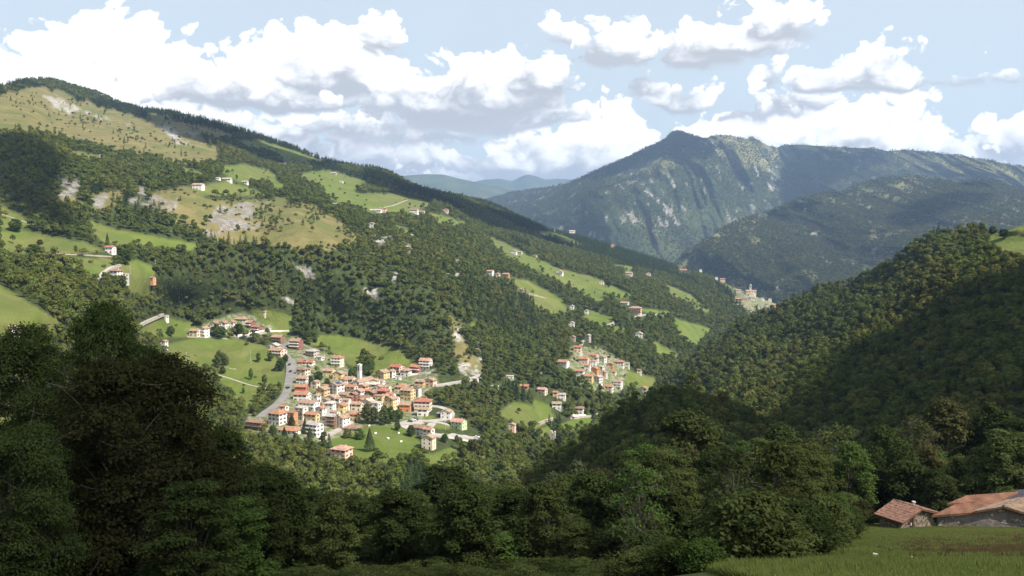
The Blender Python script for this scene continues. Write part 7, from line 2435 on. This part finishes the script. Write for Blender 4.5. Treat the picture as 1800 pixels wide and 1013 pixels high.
    sb = MB().add([tuple(q) for q in S] + [tuple(q - Vector((0, 0, .25))) for q in S], [(0, 1, 2, 3), (7, 6, 5, 4), (0, 4, 5, 1), (1, 5, 6, 2), (2, 6, 7, 3), (3, 7, 4, 0)])
    s_o = sb.obj('roof', [MATS['slate']], e)
    s_o['label'] = 'dark slate roof at the back of the barn'
    return e


build_barn()

# ---------------------------------------------------------------- grass and flowers of the near meadow


def tuft(kind, seed):
    g = np.random.default_rng(seed)
    V, Fq = [], []
    n = {'grass': 16, 'seed': 9, 'flower': 3}[kind]
    for i in range(n):
        a = g.uniform(0, 6.28)
        r0 = g.uniform(0, .13)
        h = g.uniform(.16, .36) * (1.1 if kind == 'seed' else .8) * (.8 if kind == 'flower' else 1)
        w = .011 if kind == 'grass' else .006
        lean = g.uniform(.02, .17) * (1 if kind == 'grass' else .6)
        c, s = math.cos(a), math.sin(a)
        p0 = np.array([c * r0, s * r0, -.03])
        p1 = p0 + np.array([c * lean * .35, s * lean * .35, h * .6])
        p2 = p0 + np.array([c * lean, s * lean, h])
        t = np.array([-s, c, 0]) * w
        k = len(V)
        V += [p0 - t, p0 + t, p1 + t * .8, p1 - t * .8, p2 + t * .15, p2 - t * .15]
        Fq += [(k, k + 1, k + 2, k + 3), (k + 3, k + 2, k + 4, k + 5)]
        if kind != 'grass':
            q = .03 if kind == 'seed' else .028
            ln = .10 if kind == 'seed' else .03
            for d in (np.array([q * .5, 0, 0]), np.array([0, q * .5, 0])):
                k = len(V)
                V += [p2 - d, p2 - d + [0, 0, ln], p2 + d + [0, 0, ln], p2 + d]
                Fq.append((k, k + 1, k + 2, k + 3))
    return V, Fq


def blade_mat(name, c0, c1):
    m, b = new_mat(name)
    oi = b.n.new('ShaderNodeObjectInfo')
    c = b.mix(oi.outputs['Random'], c4(*c0), c4(*c1))
    d = b.n.new('ShaderNodeBsdfDiffuse')
    t = b.n.new('ShaderNodeBsdfTranslucent')
    b.l.new(c, d.inputs[0])
    b.l.new(c, t.inputs[0])
    x = b.n.new('ShaderNodeMixShader')
    x.inputs[0].default_value = .35
    b.l.new(d.outputs[0], x.inputs[1])
    b.l.new(t.outputs[0], x.inputs[2])
    o = b.n.new('ShaderNodeOutputMaterial')
    b.l.new(x.outputs[0], o.inputs[0])
    return m


def build_grass():
    gm = blade_mat('grass_blades', (.085, .122, .028), (.145, .170, .050))
    dm = blade_mat('dry_blades', (.10, .105, .035), (.15, .12, .05))
    sm = blade_mat('seed_heads', (.15, .11, .055), (.25, .185, .095))
    fm = blade_mat('flower_heads', (.70, .52, .10), (.80, .75, .60))
    sm_band = lambda x, y, e: smooth(-2, -12, e) * smooth(24, 40, y + 13 * fbm(np.stack([x / 7, y / 11, x * 0 + 4], 1), 3, 63)) * smooth(86, 56, y + 16 * fbm(np.stack([x / 8, y / 12, x * 0 + 9], 1), 3, 67))
    for kind, mat, n, fn in (('grass', gm, 70000, 0), ('dry', dm, 20000, 0), ('seed', sm, 26000, 1), ('flower', fm, 320, 2)):
        V, Fq = tuft('grass' if kind == 'dry' else kind, 3 if kind != 'dry' else 8)
        proto = mesh_obj('tuft_' + kind, V, Fq, mat, link=False)
        y = 16 + (RNG.uniform(0, 1, n * 3) ** 1.5) * 84
        x = RNG.uniform(-.02, .68, n * 3) * y
        e = edge_x(y) - x
        ok = e < np.where(y < 34, 1.1, -.3)
        nz = fbm(np.stack([x / 9, y / 9, x * 0], 1), 3, 61)
        if kind == 'grass':
            ok &= RNG.uniform(size=len(x)) > .75 * sm_band(x, y, e) * smooth(-.5, .15, nz)
        if kind == 'dry':
            ok &= RNG.uniform(size=len(x)) < smooth(-.3, .3, nz) * smooth(1, -6, e)
        if kind == 'seed':
            pr = sm_band(x, y, e) * smooth(-.45, .35, nz)
            ok &= RNG.uniform(size=len(x)) < pr * .8
        x, y = x[ok][:n], y[ok][:n]
        P = np.stack([x, y, hill_z(x, y)], 1)
        s = RNG.uniform(.6, 1.25, len(P))
        scatter({'grass': 'grass', 'dry': 'dry_grass', 'seed': 'seeding_grass', 'flower': 'meadow_flowers'}[kind], P, s * (1 + np.clip(y - 40, 0, 60) / 90), s * RNG.uniform(.6, 1.15, len(P)) * np.interp(y, [20, 40, 70, 95], [1.1, .9, .5, .3]), proto)


build_grass()

# brambles and undergrowth on the floor of the near wood
_n = 5200
_y = RNG.uniform(33, 135, _n)
_x = RNG.uniform(-.66, .70, _n) * _y
_e = edge_x(_y) - _x
_ok = ((_e > np.where(_y < 30, .25, .7)) & (_y < 104)) | (_y > 105)
_x, _y = _x[_ok], _y[_ok]
_P = np.stack([_x, _y, hill_z(_x, _y)], 1)
for _i, _m in enumerate(('near_dark', 'near_olive')):
    _s = RNG.uniform(.25, .6, len(_P[_i::2])) * np.clip(_y[_i::2] / 50, .45, 1)
    scatter('undergrowth', _P[_i::2], _s, _s * .8, joined('bush', _m))

for px, py, d, s, lab in [(1537, 985, 33.5, .19, 'white stone slab lying in the meadow grass'), (1601, 993, 31, .09, 'small pale stone low in the meadow grass')]:
    p = at(px, py, d)
    x, y = float(p[0]), float(p[1])
    # slide along the line of sight to the ground
    for _ in range(30):
        k = float(hill_z(x, y)) / float(at(px, py, y)[2])
        y = .5 * y + .5 * y * k
        x = float(at(px, py, y)[0])
    z = float(hill_z(x, y))
    b = MB()
    g = random.Random(int(px))
    v = [(sx * s * g.uniform(.85, 1.1), sy * s * .35 * g.uniform(.8, 1.2), sz) for sz in (-.05, .30) for sx, sy in ((-.5, -.8), (.5, -.8), (.56, .7), (-.45, .9))]
    b.add(v, [(3, 2, 1, 0), (4, 5, 6, 7), (0, 1, 5, 4), (1, 2, 6, 5), (2, 3, 7, 6), (3, 0, 4, 7)])
    o = b.obj('stone', [MATS['lime_patch']])
    o.location = (x, y, z)
    o.rotation_euler = (0, .12, -.2)
    tag(o, lab, 'stone')
